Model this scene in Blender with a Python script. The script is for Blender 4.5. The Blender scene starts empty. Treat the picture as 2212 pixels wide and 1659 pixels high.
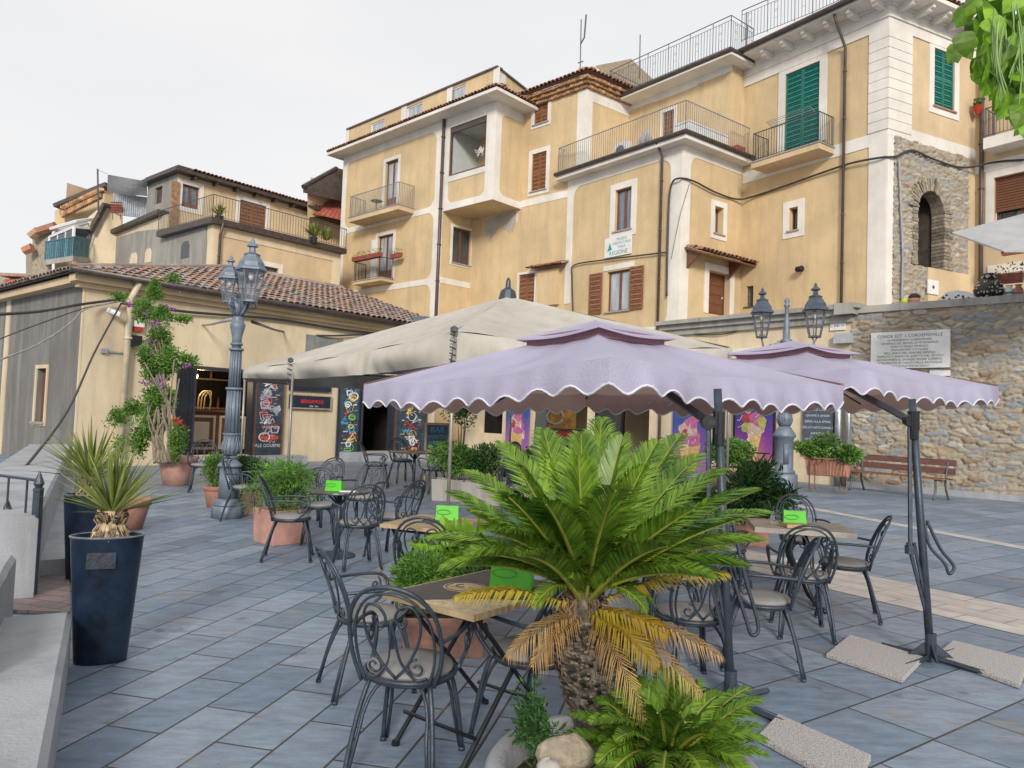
import bpy, math, random
import numpy as np
from mathutils import Vector, Matrix
R = math.radians
rng = random.Random(7)
# ---------------------------------------------------------------- camera, world, sun, exposure
W_, H_, F_ = 2212.0, 1659.0, 1600.0            # picture grid used for surveying positions
EYE = 1.65
PITCH, ROLL = R(2.65), R(2.1)
_f = Vector((0, math.cos(PITCH), math.sin(PITCH)))
_r0 = Vector((1, 0, 0)); _u0 = Vector((0, -math.sin(PITCH), math.cos(PITCH)))
CR = _r0*math.cos(ROLL) + _u0*math.sin(ROLL)
CU = _u0*math.cos(ROLL) - _r0*math.sin(ROLL)
CAM = Vector((0, 0, EYE))
scn = bpy.context.scene
cd = bpy.data.cameras.new('camera'); cam = bpy.data.objects.new('camera', cd); scn.collection.objects.link(cam)
cd.sensor_width = 36; cd.lens = 36*F_/W_; cd.clip_start = .05; cd.clip_end = 1500
M3 = Matrix((CR, CU, -_f)).transposed()
cam.matrix_world = Matrix.Translation(CAM) @ M3.to_4x4()
scn.camera = cam
scn.view_settings.view_transform = 'Standard'; scn.view_settings.look = 'None'
scn.view_settings.gamma = 1; scn.view_settings.exposure = 0.08
SUN_EL, SUN_AZ = R(24), R(180)                 # azimuth the light comes from, clockwise from +Y
wd = bpy.data.worlds.new('World'); scn.world = wd; wd.use_nodes = True
nt = wd.node_tree; bg = nt.nodes['Background']
sky = nt.nodes.new('ShaderNodeTexSky'); sky.sky_type = 'NISHITA'; sky.sun_disc = False
sky.sun_elevation = SUN_EL; sky.sun_rotation = SUN_AZ; sky.dust_density = 3
mx = nt.nodes.new('ShaderNodeMix'); mx.data_type = 'RGBA'; mx.inputs['Factor'].default_value = .88
mx.inputs['B'].default_value = (8.75, 8.7, 8.72, 1)    # thin white overcast
wtc = nt.nodes.new('ShaderNodeTexCoord'); wmp = nt.nodes.new('ShaderNodeMapping'); wmp.inputs['Scale'].default_value = (1,1,2.6); wnz = nt.nodes.new('ShaderNodeTexNoise'); wnz.inputs['Scale'].default_value = 1.6; wnz.inputs['Detail'].default_value = 5
nt.links.new(wtc.outputs['Generated'], wmp.inputs[0]); nt.links.new(wmp.outputs[0], wnz.inputs['Vector']); wcm = nt.nodes.new('ShaderNodeMix'); wcm.data_type = 'RGBA'; wcm.inputs['A'].default_value = (8.3, 8.35, 8.5, 1); wcm.inputs['B'].default_value = (9.3, 9.15, 9.0, 1)
wmr = nt.nodes.new('ShaderNodeMapRange'); wmr.inputs[1].default_value = .3; wmr.inputs[2].default_value = .7; nt.links.new(wnz.outputs[0], wmr.inputs[0]); nt.links.new(wmr.outputs[0], wcm.inputs['Factor']); nt.links.new(wcm.outputs['Result'], mx.inputs['B'])
nt.links.new(sky.outputs[0], mx.inputs['A']); nt.links.new(mx.outputs['Result'], bg.inputs[0])
bg.inputs[1].default_value = .103
sd = bpy.data.lights.new('sun', 'SUN'); so = bpy.data.objects.new('sun', sd); scn.collection.objects.link(so)
sd.energy = 2.6; sd.angle = R(12); sd.color = (1, .93, .84)
sdir = Vector((math.sin(SUN_AZ)*math.cos(SUN_EL), math.cos(SUN_AZ)*math.cos(SUN_EL), math.sin(SUN_EL)))
so.rotation_euler = sdir.to_track_quat('Z', 'Y').to_euler(); so.location = sdir*60

def ray(px, py):
    return (_f*F_ + CR*(px-W_/2) + CU*(H_/2-py)).normalized()
def G(px, py, z=0.0):
    d = ray(px, py); t = (z-EYE)/d.z
    return CAM + d*t
def AT(px, py, Y):
    d = ray(px, py); return CAM + d*(Y/d.y)
# ---------------------------------------------------------------- mesh builder
COL = scn.collection
OFF = {}
class MB:
    def __init__(s): s.v = []; s.f = []; s.t = []
    def add(s, vs, fs, t=None):
        b = len(s.v); s.v.extend([tuple(p) for p in vs]); s.f.extend([tuple(i+b for i in f) for f in fs])
        s.t.extend([(rng.random() if t is None else t)]*len(fs)); return s
    def poly(s, pts, t=None): return s.add(pts, [tuple(range(len(pts)))], t)
    def hexa(s, p, t=None):
        return s.add(p, [(0,3,2,1),(4,5,6,7),(0,1,5,4),(1,2,6,5),(2,3,7,6),(3,0,4,7)], t)
    def box(s, c, sz, Rm=None, t=None):
        c = Vector(c); h = [k/2 for k in sz]
        ps = [Vector((x*h[0], y*h[1], z*h[2])) for z in (-1,1) for x, y in ((-1,-1),(1,-1),(1,1),(-1,1))]
        if Rm is not None: ps = [Rm @ p for p in ps]
        return s.hexa([c+p for p in ps], t)
    def prism(s, pts, vec, t=None):
        n = len(pts); vec = Vector(vec); a = [Vector(p) for p in pts]; b = [p+vec for p in a]
        return s.add(a+b, [tuple(range(n))[::-1], tuple(range(n, 2*n))] + [(i, (i+1) % n, (i+1) % n+n, i+n) for i in range(n)], t)
    def tube(s, pts, r, n=6, closed=False, t=None):
        pts = [Vector(p) for p in pts]; m = len(pts)
        rs = r if isinstance(r, (list, tuple)) else [r]*m
        ref = None; vs = []
        for i, p in enumerate(pts):
            a = pts[(i-1) % m] if (closed or i > 0) else p
            b = pts[(i+1) % m] if (closed or i < m-1) else p
            d = (b-a)
            d = d.normalized() if d.length > 1e-9 else Vector((0,0,1))
            if ref is None:
                ref = Vector((0,0,1)) if abs(d.z) < .9 else Vector((1,0,0))
            ref = (ref - d*ref.dot(d))
            ref = ref.normalized() if ref.length > 1e-6 else d.orthogonal().normalized()
            w = d.cross(ref)
            for k in range(n):
                an = 2*math.pi*k/n
                vs.append(p + (ref*math.cos(an) + w*math.sin(an))*rs[i])
        fs = []
        for i in range(m if closed else m-1):
            j = (i+1) % m
            for k in range(n):
                l = (k+1) % n
                fs.append((i*n+k, i*n+l, j*n+l, j*n+k))
        if not closed: fs += [tuple(range(n))[::-1], tuple(range((m-1)*n, m*n))]
        return s.add(vs, fs, t)
    def lathe(s, prof, n=16, c=(0,0,0), sx=1, sy=1, t=None, ph=0, Rm=None):
        c = Vector(c); vs = []
        for r, z in prof:
            for k in range(n):
                a = 2*math.pi*k/n+ph; p = Vector((r*math.cos(a)*sx, r*math.sin(a)*sy, z))
                if Rm is not None: p = Rm @ p
                vs.append(c+p)
        m = len(prof); fs = [(i*n+k, i*n+(k+1) % n, (i+1)*n+(k+1) % n, (i+1)*n+k) for i in range(m-1) for k in range(n)]
        fs += [tuple(range(n))[::-1], tuple(range((m-1)*n, m*n))]
        return s.add(vs, fs, t)
    def build(s, name, m, parent=None, smooth=False, mats=None, attrs=None):
        me = bpy.data.meshes.new(name)
        off = OFF.get(parent.name, Vector((0,0,0))) if parent is not None else Vector((0,0,0))
        loc = Vector((0,0,0))
        if parent is None and s.v:
            A = np.array(s.v); loc = Vector((float(A[:,0].mean()), float(A[:,1].mean()), float(A[:,2].min()))); off = loc
        me.from_pydata([(p[0]-off.x, p[1]-off.y, p[2]-off.z) for p in s.v], [], s.f)
        at = me.attributes.new('tint', 'FLOAT', 'FACE'); at.data.foreach_set('value', s.t)
        if attrs:
            for k, arr in attrs.items():
                a2 = me.attributes.new(k, 'FLOAT', 'POINT'); a2.data.foreach_set('value', arr)
        me.materials.append(m)
        if smooth: me.polygons.foreach_set('use_smooth', [True]*len(me.polygons))
        me.update()
        o = bpy.data.objects.new(name, me); COL.objects.link(o)
        if parent is not None: o.parent = parent; OFF[o.name] = off
        else: o.location = loc
        return o
def tag(o, label=None, cat=None, group=None, kind=None):
    if label: o['label'] = label
    if cat: o['category'] = cat
    if group: o['group'] = group
    if kind: o['kind'] = kind
    return o
def thing(name, label, cat, loc=(0,0,0), rotz=0, group=None, world=False):
    o = bpy.data.objects.new(name, None); COL.objects.link(o)
    o.location = loc; o.rotation_euler = (0,0,rotz); o.empty_display_size = .2
    tag(o, label, cat, group)
    if world: OFF[o.name] = Vector(loc)
    return o
def wthing(name, label, cat, loc, group=None): return thing(name, label, cat, loc, 0, group, True)
def one(name, mb, m, label, cat, group=None, smooth=False): return tag(mb.build(name, m, None, smooth), label, cat, group)
KIDS = {}
def copy_tree(o, parent=None, name=None):
    c = o.copy(); COL.objects.link(c)
    if parent is not None: c.parent = parent
    for ch in list(o.children): copy_tree(ch, c)
    return c
def place(proto, x, y, heading, label, group=None, s=1.0, first=False, z=0, cat=None):
    o = proto if first else copy_tree(proto)
    o.location = (x, y, z); o.rotation_euler = (0, 0, -R(heading)); o.scale = (s, s, s)
    o['label'] = label
    if group: o['group'] = group
    if cat: o['category'] = cat
    return o
def bez(p0, p1, p2, n=8):
    p0, p1, p2 = Vector(p0), Vector(p1), Vector(p2)
    return [p0*(1-t)**2 + p1*2*t*(1-t) + p2*t*t for t in [i/n for i in range(n+1)]]
def catmull(pts, n=6):
    P = [Vector(p) for p in pts]; P = [P[0]*2-P[1]] + P + [P[-1]*2-P[-2]]; out = []
    for i in range(1, len(P)-2):
        for k in range(n):
            t = k/n; a, b, c, d = P[i-1], P[i], P[i+1], P[i+2]
            out.append(.5*((2*b)+(c-a)*t+(2*a-5*b+4*c-d)*t*t+(3*b-a-3*c+d)*t**3))
    out.append(P[-2]); return out
def spiral(cx, cy, r0, r1, a0, a1, n=20):
    return [(cx+(r0+(r1-r0)*i/n)*math.cos(a0+(a1-a0)*i/n), cy+(r0+(r1-r0)*i/n)*math.sin(a0+(a1-a0)*i/n)) for i in range(n+1)]
# ---------------------------------------------------------------- materials
MC = {}
def ramp(cr, cols, const=False, p0=0.0, p1=1.0):
    els = cr.color_ramp.elements
    if const: cr.color_ramp.interpolation = 'CONSTANT'
    els.remove(els[1]); els[0].position = p0; els[0].color = tuple(cols[0])+(1,)
    for i, c in enumerate(cols[1:], 1):
        e = els.new(p0+(p1-p0)*i/(len(cols) if const else len(cols)-1)); e.color = tuple(c)+(1,)
def mat(name, col, rough=.7, var=.12, scale=3, bump=.0, bscale=40, metal=0, col2=None, tint=0, spec=.5, emit=None, coat=0, stretch=(1,1,1), mixlo=.35, mixhi=.65, trans=0, tcol=None):
    if name in MC: return MC[name]
    m = bpy.data.materials.new(name); m.use_nodes = True; n = m.node_tree.nodes; l = m.node_tree.links
    b = n['Principled BSDF']; b.inputs['Roughness'].default_value = rough; b.inputs['Metallic'].default_value = metal
    b.inputs['Specular IOR Level'].default_value = spec; b.inputs['Coat Weight'].default_value = coat
    tc = n.new('ShaderNodeTexCoord'); mp = n.new('ShaderNodeMapping'); l.new(tc.outputs['Object'], mp.inputs[0]); mp.inputs['Scale'].default_value = stretch
    nz = n.new('ShaderNodeTexNoise'); nz.inputs['Scale'].default_value = scale; nz.inputs['Detail'].default_value = 6; nz.inputs['Roughness'].default_value = .65
    l.new(mp.outputs[0], nz.inputs['Vector'])
    mr = n.new('ShaderNodeMapRange'); mr.inputs[1].default_value = mixlo; mr.inputs[2].default_value = mixhi; l.new(nz.outputs[0], mr.inputs[0])
    c1 = tuple(max(0, c*(1-var)) for c in col)+(1,); c2 = (tuple(col2) if col2 else tuple(min(1, c*(1+var)) for c in col))+(1,)
    cm = n.new('ShaderNodeMix'); cm.data_type = 'RGBA'; cm.inputs['A'].default_value = c1; cm.inputs['B'].default_value = c2; l.new(mr.outputs[0], cm.inputs['Factor'])
    out = cm.outputs['Result']
    if tint:
        at = n.new('ShaderNodeAttribute'); at.attribute_name = 'tint'
        hs = n.new('ShaderNodeHueSaturation'); m2 = n.new('ShaderNodeMapRange'); m2.inputs[3].default_value = 1-tint; m2.inputs[4].default_value = 1+tint
        l.new(at.outputs['Fac'], m2.inputs[0]); l.new(m2.outputs[0], hs.inputs['Value']); l.new(out, hs.inputs['Color']); out = hs.outputs[0]
    l.new(out, b.inputs['Base Color'])
    if bump:
        bn = n.new('ShaderNodeTexNoise'); bn.inputs['Scale'].default_value = bscale; bn.inputs['Detail'].default_value = 5; l.new(mp.outputs[0], bn.inputs['Vector'])
        bp = n.new('ShaderNodeBump'); bp.inputs['Strength'].default_value = bump; bp.inputs['Distance'].default_value = .02; l.new(bn.outputs[0], bp.inputs['Height']); l.new(bp.outputs[0], b.inputs['Normal'])
    if emit: b.inputs['Emission Color'].default_value = emit[:3]+(1,); b.inputs['Emission Strength'].default_value = emit[3]
    if trans:
        tr = n.new('ShaderNodeBsdfTranslucent')
        if tcol: tr.inputs[0].default_value = tuple(tcol)+(1,)
        else: l.new(out, tr.inputs[0])
        ms = n.new('ShaderNodeMixShader'); ms.inputs[0].default_value = trans
        l.new(b.outputs[0], ms.inputs[1]); l.new(tr.outputs[0], ms.inputs[2]); l.new(ms.outputs[0], n['Material Output'].inputs[0])
    MC[name] = m; return m
def plaster(name, col, stain, amt=.5):
    """painted render: faint patches, vertical streaks, fine grain"""
    m = mat(name, col, .85, .13, .45, .3, 60)
    n = m.node_tree.nodes; l = m.node_tree.links; b = n['Principled BSDF']
    src = b.inputs['Base Color'].links[0].from_socket
    tc = n.new('ShaderNodeTexCoord'); mp = n.new('ShaderNodeMapping'); mp.inputs['Scale'].default_value = (1.6, 1.6, .22); l.new(tc.outputs['Object'], mp.inputs[0])
    nz = n.new('ShaderNodeTexNoise'); nz.inputs['Scale'].default_value = 1.3; nz.inputs['Detail'].default_value = 8; nz.inputs['Roughness'].default_value = .7; l.new(mp.outputs[0], nz.inputs['Vector'])
    mr = n.new('ShaderNodeMapRange'); mr.inputs[1].default_value = .47; mr.inputs[2].default_value = .72; mr.inputs[4].default_value = amt; l.new(nz.outputs[0], mr.inputs[0])
    cm = n.new('ShaderNodeMix'); cm.data_type = 'RGBA'; l.new(mr.outputs[0], cm.inputs['Factor']); l.new(src, cm.inputs['A']); cm.inputs['B'].default_value = tuple(stain)+(1,)
    l.new(cm.outputs['Result'], b.inputs['Base Color']); return m
OCH = plaster('ochre_plaster', (.60,.455,.265), (.42,.33,.215), .65)
OCH2 = plaster('pale_ochre_plaster', (.60,.46,.29), (.46,.36,.25), .55)
CREAM = plaster('cream_plaster', (.66,.55,.38), (.42,.36,.27), .6)
TRIM = plaster('white_trim', (.72,.69,.64), (.52,.49,.44), .35)
GREYL = plaster('lichen_render', (.25,.24,.215), (.42,.40,.36), .7)
DULLR = mat('faded_red', (.27,.075,.055), .6, .3, 6)
GREYW = plaster('grey_render', (.155,.148,.138), (.32,.30,.27), .75)
CONC = plaster('weathered_stone', (.36,.345,.32), (.17,.16,.145), .8)
KERB = plaster('pale_concrete', (.35,.365,.395), (.20,.205,.22), .8)
DARKM = mat('dark_blue_iron', (.045,.060,.082), .42, .25, 12, .15, 90, metal=.3)
BLACKM = mat('black_metal', (.012,.014,.018), .35, .2, 10, 0, metal=.2)
LAMPD = mat('dark_lamp_iron', (.07,.09,.12), .42, .2, 9, .1, 45, metal=.2)
MAUVE = mat('mauve_mesh', (.23,.13,.17), .8, .1, 3)
LAMPM = mat('blue_grey_iron', (.155,.195,.245), .5, .15, 9, .1, 45, metal=.2)
IRON = mat('grey_iron', (.10,.11,.12), .5, .3, 9, .1, metal=.3)
RAILG = mat('pale_iron', (.22,.24,.26), .5, .3, 9, .1, metal=.2)
GUT = mat('brown_gutter', (.075,.058,.052), .4, .3, 5, .1, metal=.3)
PIPE = mat('brown_pipe', (.085,.062,.055), .4, .25, 5)
CRPIPE = mat('cream_pipe', (.62,.55,.40), .45, .15, 4)
SILV = mat('silver_pipe', (.34,.37,.41), .35, .2, 6, metal=.6)
WOOD = mat('brown_wood', (.16,.062,.032), .55, .3, 6, .25, 30, stretch=(6,6,.6))
WOOD2 = mat('shutter_wood', (.21,.09,.042), .55, .25, 8, .1, 30, tint=.45)
GREEN = mat('green_shutter', (.007,.145,.115), .45, .2, 6, .1, tint=.6)
TABLEW = mat('table_wood', (.40,.30,.17), .5, .35, 3, .2, 30, stretch=(1.2,14,1))
TABLED = mat('table_dark_laminate', (.055,.052,.055), .35, .25, 5, .1, 30)
GREYWD = mat('weathered_table_wood', (.36,.33,.29), .6, .35, 3, .3, 30, stretch=(1.2,12,1))
CUSH = mat('grey_cushion', (.23,.225,.22), .6, .1, 6, .15, 120)
TERRA = mat('terracotta', (.38,.19,.14), .75, .22, 4, .25, 30)
PINKT = mat('pink_terracotta', (.46,.255,.21), .75, .2, 4, .2, 30)
BLUEP = mat('navy_planter', (.006,.016,.036), .35, .6, 5, .15, 25, coat=.12)
SOIL = mat('soil', (.05,.033,.02), .95, .5, 20, .9, 60)
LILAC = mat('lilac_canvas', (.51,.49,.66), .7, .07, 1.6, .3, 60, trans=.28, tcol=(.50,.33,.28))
def underside_colour(m, back):
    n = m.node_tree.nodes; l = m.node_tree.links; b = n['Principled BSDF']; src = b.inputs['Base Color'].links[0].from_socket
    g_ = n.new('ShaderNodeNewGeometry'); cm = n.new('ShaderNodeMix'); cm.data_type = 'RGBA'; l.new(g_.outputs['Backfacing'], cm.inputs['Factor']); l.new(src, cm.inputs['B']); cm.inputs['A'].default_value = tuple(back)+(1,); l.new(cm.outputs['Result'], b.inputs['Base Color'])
underside_colour(LILAC, (.46,.33,.30))  # canvas underside gets its own warmer colour, picked by face side
PIPING = mat('white_piping', (.66,.67,.76), .5, .05)
BEIGE = plaster('beige_canvas', (.47,.445,.395), (.33,.295,.235), .55)
SAIL = mat('grey_sail', (.42,.43,.44), .7, .1, 2, .1, trans=.2)
WHITE = mat('white_paint', (.72,.72,.72), .5, .08, 4)
DIRTYW = mat('marble_plaque', (.74,.74,.73), .45, .12, 3, .1)
NAVY = mat('navy_board', (.012,.022,.05), .4, .35, 6)
BOARD = mat('chalk_board', (.035,.055,.075), .6, .4, 5)
REDP = mat('red_plastic', (.42,.03,.015), .4, .25, 6)
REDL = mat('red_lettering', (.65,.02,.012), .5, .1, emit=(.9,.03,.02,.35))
CHALK = mat('chalk_white', (.62,.64,.68), .8, .1)
INK = mat('engraved_ink', (.05,.055,.06), .7, .1)
TEAL = mat('teal_ink', (.02,.30,.32), .6, .2)
LIME = mat('lime_plastic', (.09,.52,.02), .35, .12, 6)
CABLE = mat('black_cable', (.035,.037,.042), .5, .2, 4)
CABLEG = mat('grey_cable', (.30,.31,.32), .5, .2, 4)
GRAVEL = mat('gravel_slab', (.48,.455,.45), .9, .4, 130, .9, 140, mixlo=.40, mixhi=.56)
ROCK = mat('rock', (.33,.28,.21), .9, .35, 9, .8, 25)
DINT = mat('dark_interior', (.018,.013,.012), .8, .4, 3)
WINT = mat('white_interior', (.50,.52,.51), .8, .06)
LAMPON = mat('lit_lamp', (.9,.85,.6), .4, 0, emit=(1,.86,.5,7))
YLIT = mat('lit_yellow_panel', (.8,.4,.03), .4, .2, 8, emit=(1,.42,.03,.8))
THATCH = mat('reed_thatch', (.27,.22,.15), .9, .4, 5, .8, 40, stretch=(1,9,1))
REDROOF = mat('red_sheet_roof', (.36,.10,.07), .6, .3, 5)
BRICKY = mat('old_brick', (.40,.23,.12), .85, .4, 6, .6, 25, tint=.3)
STW = mat('cane_wall', (.42,.36,.28), .9, .35, 7, .6, 20, stretch=(1,1,4))
BARK = mat('grey_bark', (.22,.19,.14), .9, .4, 9, .9, 30, stretch=(3,3,.6))
PALMT = mat('cycad_trunk', (.10,.085,.068), .9, .6, 22, .8, 40, tint=.85)
FIBRE = mat('palm_fibre', (.24,.13,.07), .9, .4, 20, .5, tint=.4)
def leafm(name, a, b, tint=.4, tr=.25, rough=.5): return mat(name, a, rough, .25, 3, 0, col2=b, tint=tint, trans=tr)
CYC = leafm('cycad_green', (.048,.145,.015), (.19,.32,.028), .65, .22, .42)
CYCY = leafm('cycad_yellow', (.60,.34,.02), (.50,.44,.05), .3, .25, .6)
CYCB = leafm('cycad_straw', (.50,.28,.09), (.58,.40,.17), .3, .15, .7)
BUSHG = leafm('bush_green', (.07,.19,.025), (.15,.31,.045), .5)
BUSHD = leafm('dark_leaf', (.025,.085,.02), (.06,.15,.035), .5)
BUSHY = leafm('climber_green', (.06,.18,.025), (.17,.32,.05), .5)
CATA = leafm('catalpa_green', (.13,.30,.015), (.26,.46,.035), .6, .35)
YUC = leafm('yucca_green', (.15,.21,.05), (.30,.34,.08), .55, .15)
PURP = leafm('purple_flower', (.28,.04,.30), (.45,.10,.45), .4)
REDF = leafm('red_flower', (.50,.02,.02), (.60,.08,.03), .4)
# glass that mirrors the sky with a hint of curtain behind
def glassm(name, col, rough=.06):
    return mat(name, col, rough, .3, 1.2, 0, spec=1.0, coat=.6, stretch=(3,3,.5))
GLASS = glassm('window_glass', (.13,.17,.22)); GLASSL = glassm('window_glass_pale', (.34,.38,.42), .1); GLASSD = glassm('window_glass_dark', (.03,.04,.05))
# lantern glass is clear
def clearm():
    m = bpy.data.materials.new('lantern_glass'); m.use_nodes = True; n = m.node_tree.nodes; l = m.node_tree.links
    t = n.new('ShaderNodeBsdfTransparent'); g = n.new('ShaderNodeBsdfGlossy'); g.inputs['Roughness'].default_value = .05; ms = n.new('ShaderNodeMixShader'); ms.inputs[0].default_value = .12
    l.new(t.outputs[0], ms.inputs[1]); l.new(g.outputs[0], ms.inputs[2]); l.new(ms.outputs[0], n['Material Output'].inputs[0]); return m
CLEAR = clearm()
# clay tiles: every tile its own tone, lichen greys among the reds
def tilem(name, cols):
    m = bpy.data.materials.new(name); m.use_nodes = True; n = m.node_tree.nodes; l = m.node_tree.links; b = n['Principled BSDF']; b.inputs['Roughness'].default_value = .85
    at = n.new('ShaderNodeAttribute'); at.attribute_name = 'tint'; cr = n.new('ShaderNodeValToRGB'); l.new(at.outputs['Fac'], cr.inputs[0])
    ramp(cr, cols, True)
    tc = n.new('ShaderNodeTexCoord'); nz = n.new('ShaderNodeTexNoise'); nz.inputs['Scale'].default_value = 9; nz.inputs['Detail'].default_value = 6; l.new(tc.outputs['Object'], nz.inputs['Vector'])
    cm = n.new('ShaderNodeMix'); cm.data_type = 'RGBA'; cm.inputs['B'].default_value = (.12,.11,.10,1); mr = n.new('ShaderNodeMapRange'); mr.inputs[1].default_value = .5; mr.inputs[2].default_value = .75; mr.inputs[4].default_value = .35
    l.new(nz.outputs[0], mr.inputs[0]); l.new(mr.outputs[0], cm.inputs['Factor']); l.new(cr.outputs[0], cm.inputs['A']); l.new(cm.outputs['Result'], b.inputs['Base Color'])
    bp = n.new('ShaderNodeBump'); bp.inputs['Strength'].default_value = .5; bp.inputs['Distance'].default_value = .02; l.new(nz.outputs[0], bp.inputs['Height']); l.new(bp.outputs[0], b.inputs['Normal']); return m
TILE = tilem('old_clay_tiles', [(.22,.185,.175),(.36,.245,.19),(.28,.235,.215),(.33,.25,.21),(.40,.225,.16),(.24,.20,.19),(.36,.30,.265),(.30,.215,.175)])
TILER = tilem('red_clay_tiles', [(.26,.13,.09),(.46,.21,.13),(.32,.16,.10),(.44,.26,.18)])
# rubble masonry driven by per-vertex attributes of the relief mesh
def rubblem():
    m = bpy.data.materials.new('rubble_masonry'); m.use_nodes = True; n = m.node_tree.nodes; l = m.node_tree.links; b = n['Principled BSDF']; b.inputs['Roughness'].default_value = .9
    at = n.new('ShaderNodeAttribute'); at.attribute_name = 'cell'; cr = n.new('ShaderNodeValToRGB'); l.new(at.outputs['Fac'], cr.inputs[0])
    cols = [(.31,.305,.285),(.38,.325,.245),(.25,.27,.295),(.41,.36,.28),(.34,.32,.285),(.36,.29,.205),(.28,.30,.315),(.46,.425,.36),(.35,.31,.25),(.30,.22,.155),(.40,.36,.295),(.36,.315,.24)]
    ramp(cr, cols, True)
    mo = n.new('ShaderNodeAttribute'); mo.attribute_name = 'mort'
    cm = n.new('ShaderNodeMix'); cm.data_type = 'RGBA'; l.new(mo.outputs['Fac'], cm.inputs['Factor']); l.new(cr.outputs[0], cm.inputs['A']); cm.inputs['B'].default_value = (.35,.285,.20,1)
    tc = n.new('ShaderNodeTexCoord'); mp = n.new('ShaderNodeMapping'); mp.inputs['Scale'].default_value = (1,1,3); l.new(tc.outputs['Object'], mp.inputs[0])
    nz = n.new('ShaderNodeTexNoise'); nz.inputs['Scale'].default_value = 7; nz.inputs['Detail'].default_value = 8; nz.inputs['Roughness'].default_value = .7; l.new(mp.outputs[0], nz.inputs['Vector'])
    m2 = n.new('ShaderNodeMapRange'); m2.inputs[3].default_value = .55; m2.inputs[4].default_value = 1.45; l.new(nz.outputs[0], m2.inputs[0])
    hs = n.new('ShaderNodeHueSaturation'); l.new(cm.outputs['Result'], hs.inputs['Color']); l.new(m2.outputs[0], hs.inputs['Value']); l.new(hs.outputs[0], b.inputs['Base Color'])
    bp = n.new('ShaderNodeBump'); bp.inputs['Strength'].default_value = .8; bp.inputs['Distance'].default_value = .03; l.new(nz.outputs[0], bp.inputs['Height']); l.new(bp.outputs[0], b.inputs['Normal']); return m
RUBBLE = rubblem()
def paving():
    m = bpy.data.materials.new('slate_paving'); m.use_nodes = True; n = m.node_tree.nodes; l = m.node_tree.links; b = n['Principled BSDF']
    tc = n.new('ShaderNodeTexCoord')
    def brick(rot, bw, rh, off, sq):
        mp = n.new('ShaderNodeMapping'); mp.inputs['Rotation'].default_value = (0,0,R(rot)); l.new(tc.outputs['Object'], mp.inputs[0])
        bt = n.new('ShaderNodeTexBrick'); bt.inputs['Scale'].default_value = 1; bt.inputs['Brick Width'].default_value = bw; bt.inputs['Row Height'].default_value = rh
        bt.inputs['Mortar Size'].default_value = .0075; bt.inputs['Mortar Smooth'].default_value = .2; bt.offset = off; bt.squash = sq; bt.squash_frequency = 3
        bt.inputs['Color1'].default_value = (.150,.205,.285,1); bt.inputs['Color2'].default_value = (.25,.305,.385,1); bt.inputs['Mortar'].default_value = (.05,.048,.046,1)
        l.new(mp.outputs[0], bt.inputs['Vector']); return bt
    b1 = brick(-77, .74, .315, .5, 1.0); b2 = brick(-35, .76, .50, .37, .7)
    sx = n.new('ShaderNodeSeparateXYZ'); l.new(tc.outputs['Object'], sx.inputs[0])
    ma = n.new('ShaderNodeMath'); ma.operation = 'MULTIPLY_ADD'; ma.inputs[1].default_value = -.16; l.new(sx.outputs[1], ma.inputs[0]); l.new(sx.outputs[0], ma.inputs[2])
    gt = n.new('ShaderNodeMath'); gt.operation = 'GREATER_THAN'; gt.inputs[1].default_value = .45; l.new(ma.outputs[0], gt.inputs[0])
    cm = n.new('ShaderNodeMix'); cm.data_type = 'RGBA'; l.new(gt.outputs[0], cm.inputs['Factor']); l.new(b1.outputs[0], cm.inputs['A']); l.new(b2.outputs[0], cm.inputs['B'])
    fm = n.new('ShaderNodeMix'); l.new(gt.outputs[0], fm.inputs[0]); l.new(b1.outputs['Fac'], fm.inputs[2]); l.new(b2.outputs['Fac'], fm.inputs[3])
    nz = n.new('ShaderNodeTexNoise'); nz.inputs['Scale'].default_value = 1.1; nz.inputs['Detail'].default_value = 8; nz.inputs['Roughness'].default_value = .7; l.new(tc.outputs['Object'], nz.inputs['Vector'])
    r1 = n.new('ShaderNodeMapRange'); r1.inputs[1].default_value = .56; r1.inputs[2].default_value = .64; r1.inputs[4].default_value = .5; l.new(nz.outputs[0], r1.inputs[0])
    c2 = n.new('ShaderNodeMix'); c2.data_type = 'RGBA'; l.new(r1.outputs[0], c2.inputs['Factor']); l.new(cm.outputs['Result'], c2.inputs['A']); c2.inputs['B'].default_value = (.27,.225,.185,1)
    n2 = n.new('ShaderNodeTexNoise'); n2.inputs['Scale'].default_value = 7; n2.inputs['Detail'].default_value = 9; n2.inputs['Roughness'].default_value = .75
    mp2 = n.new('ShaderNodeMapping'); mp2.inputs['Rotation'].default_value = (0,0,R(-77)); mp2.inputs['Scale'].default_value = (.5,1.6,1); l.new(tc.outputs['Object'], mp2.inputs[0]); l.new(mp2.outputs[0], n2.inputs['Vector'])
    r2 = n.new('ShaderNodeMapRange'); r2.inputs[1].default_value = .3; r2.inputs[2].default_value = .7; r2.inputs[3].default_value = .62; r2.inputs[4].default_value = 1.3; l.new(n2.outputs[0], r2.inputs[0])
    hs = n.new('ShaderNodeHueSaturation'); l.new(c2.outputs['Result'], hs.inputs['Color']); l.new(r2.outputs[0], hs.inputs['Value']); 
    # dark damp spots
    vo = n.new('ShaderNodeTexNoise'); vo.inputs['Scale'].default_value = 2.6; vo.inputs['Detail'].default_value = 4; l.new(tc.outputs['Object'], vo.inputs['Vector'])
    r3 = n.new('ShaderNodeMapRange'); r3.inputs[1].default_value = .66; r3.inputs[2].default_value = .73; r3.inputs[4].default_value = .6; l.new(vo.outputs[0], r3.inputs[0])
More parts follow.
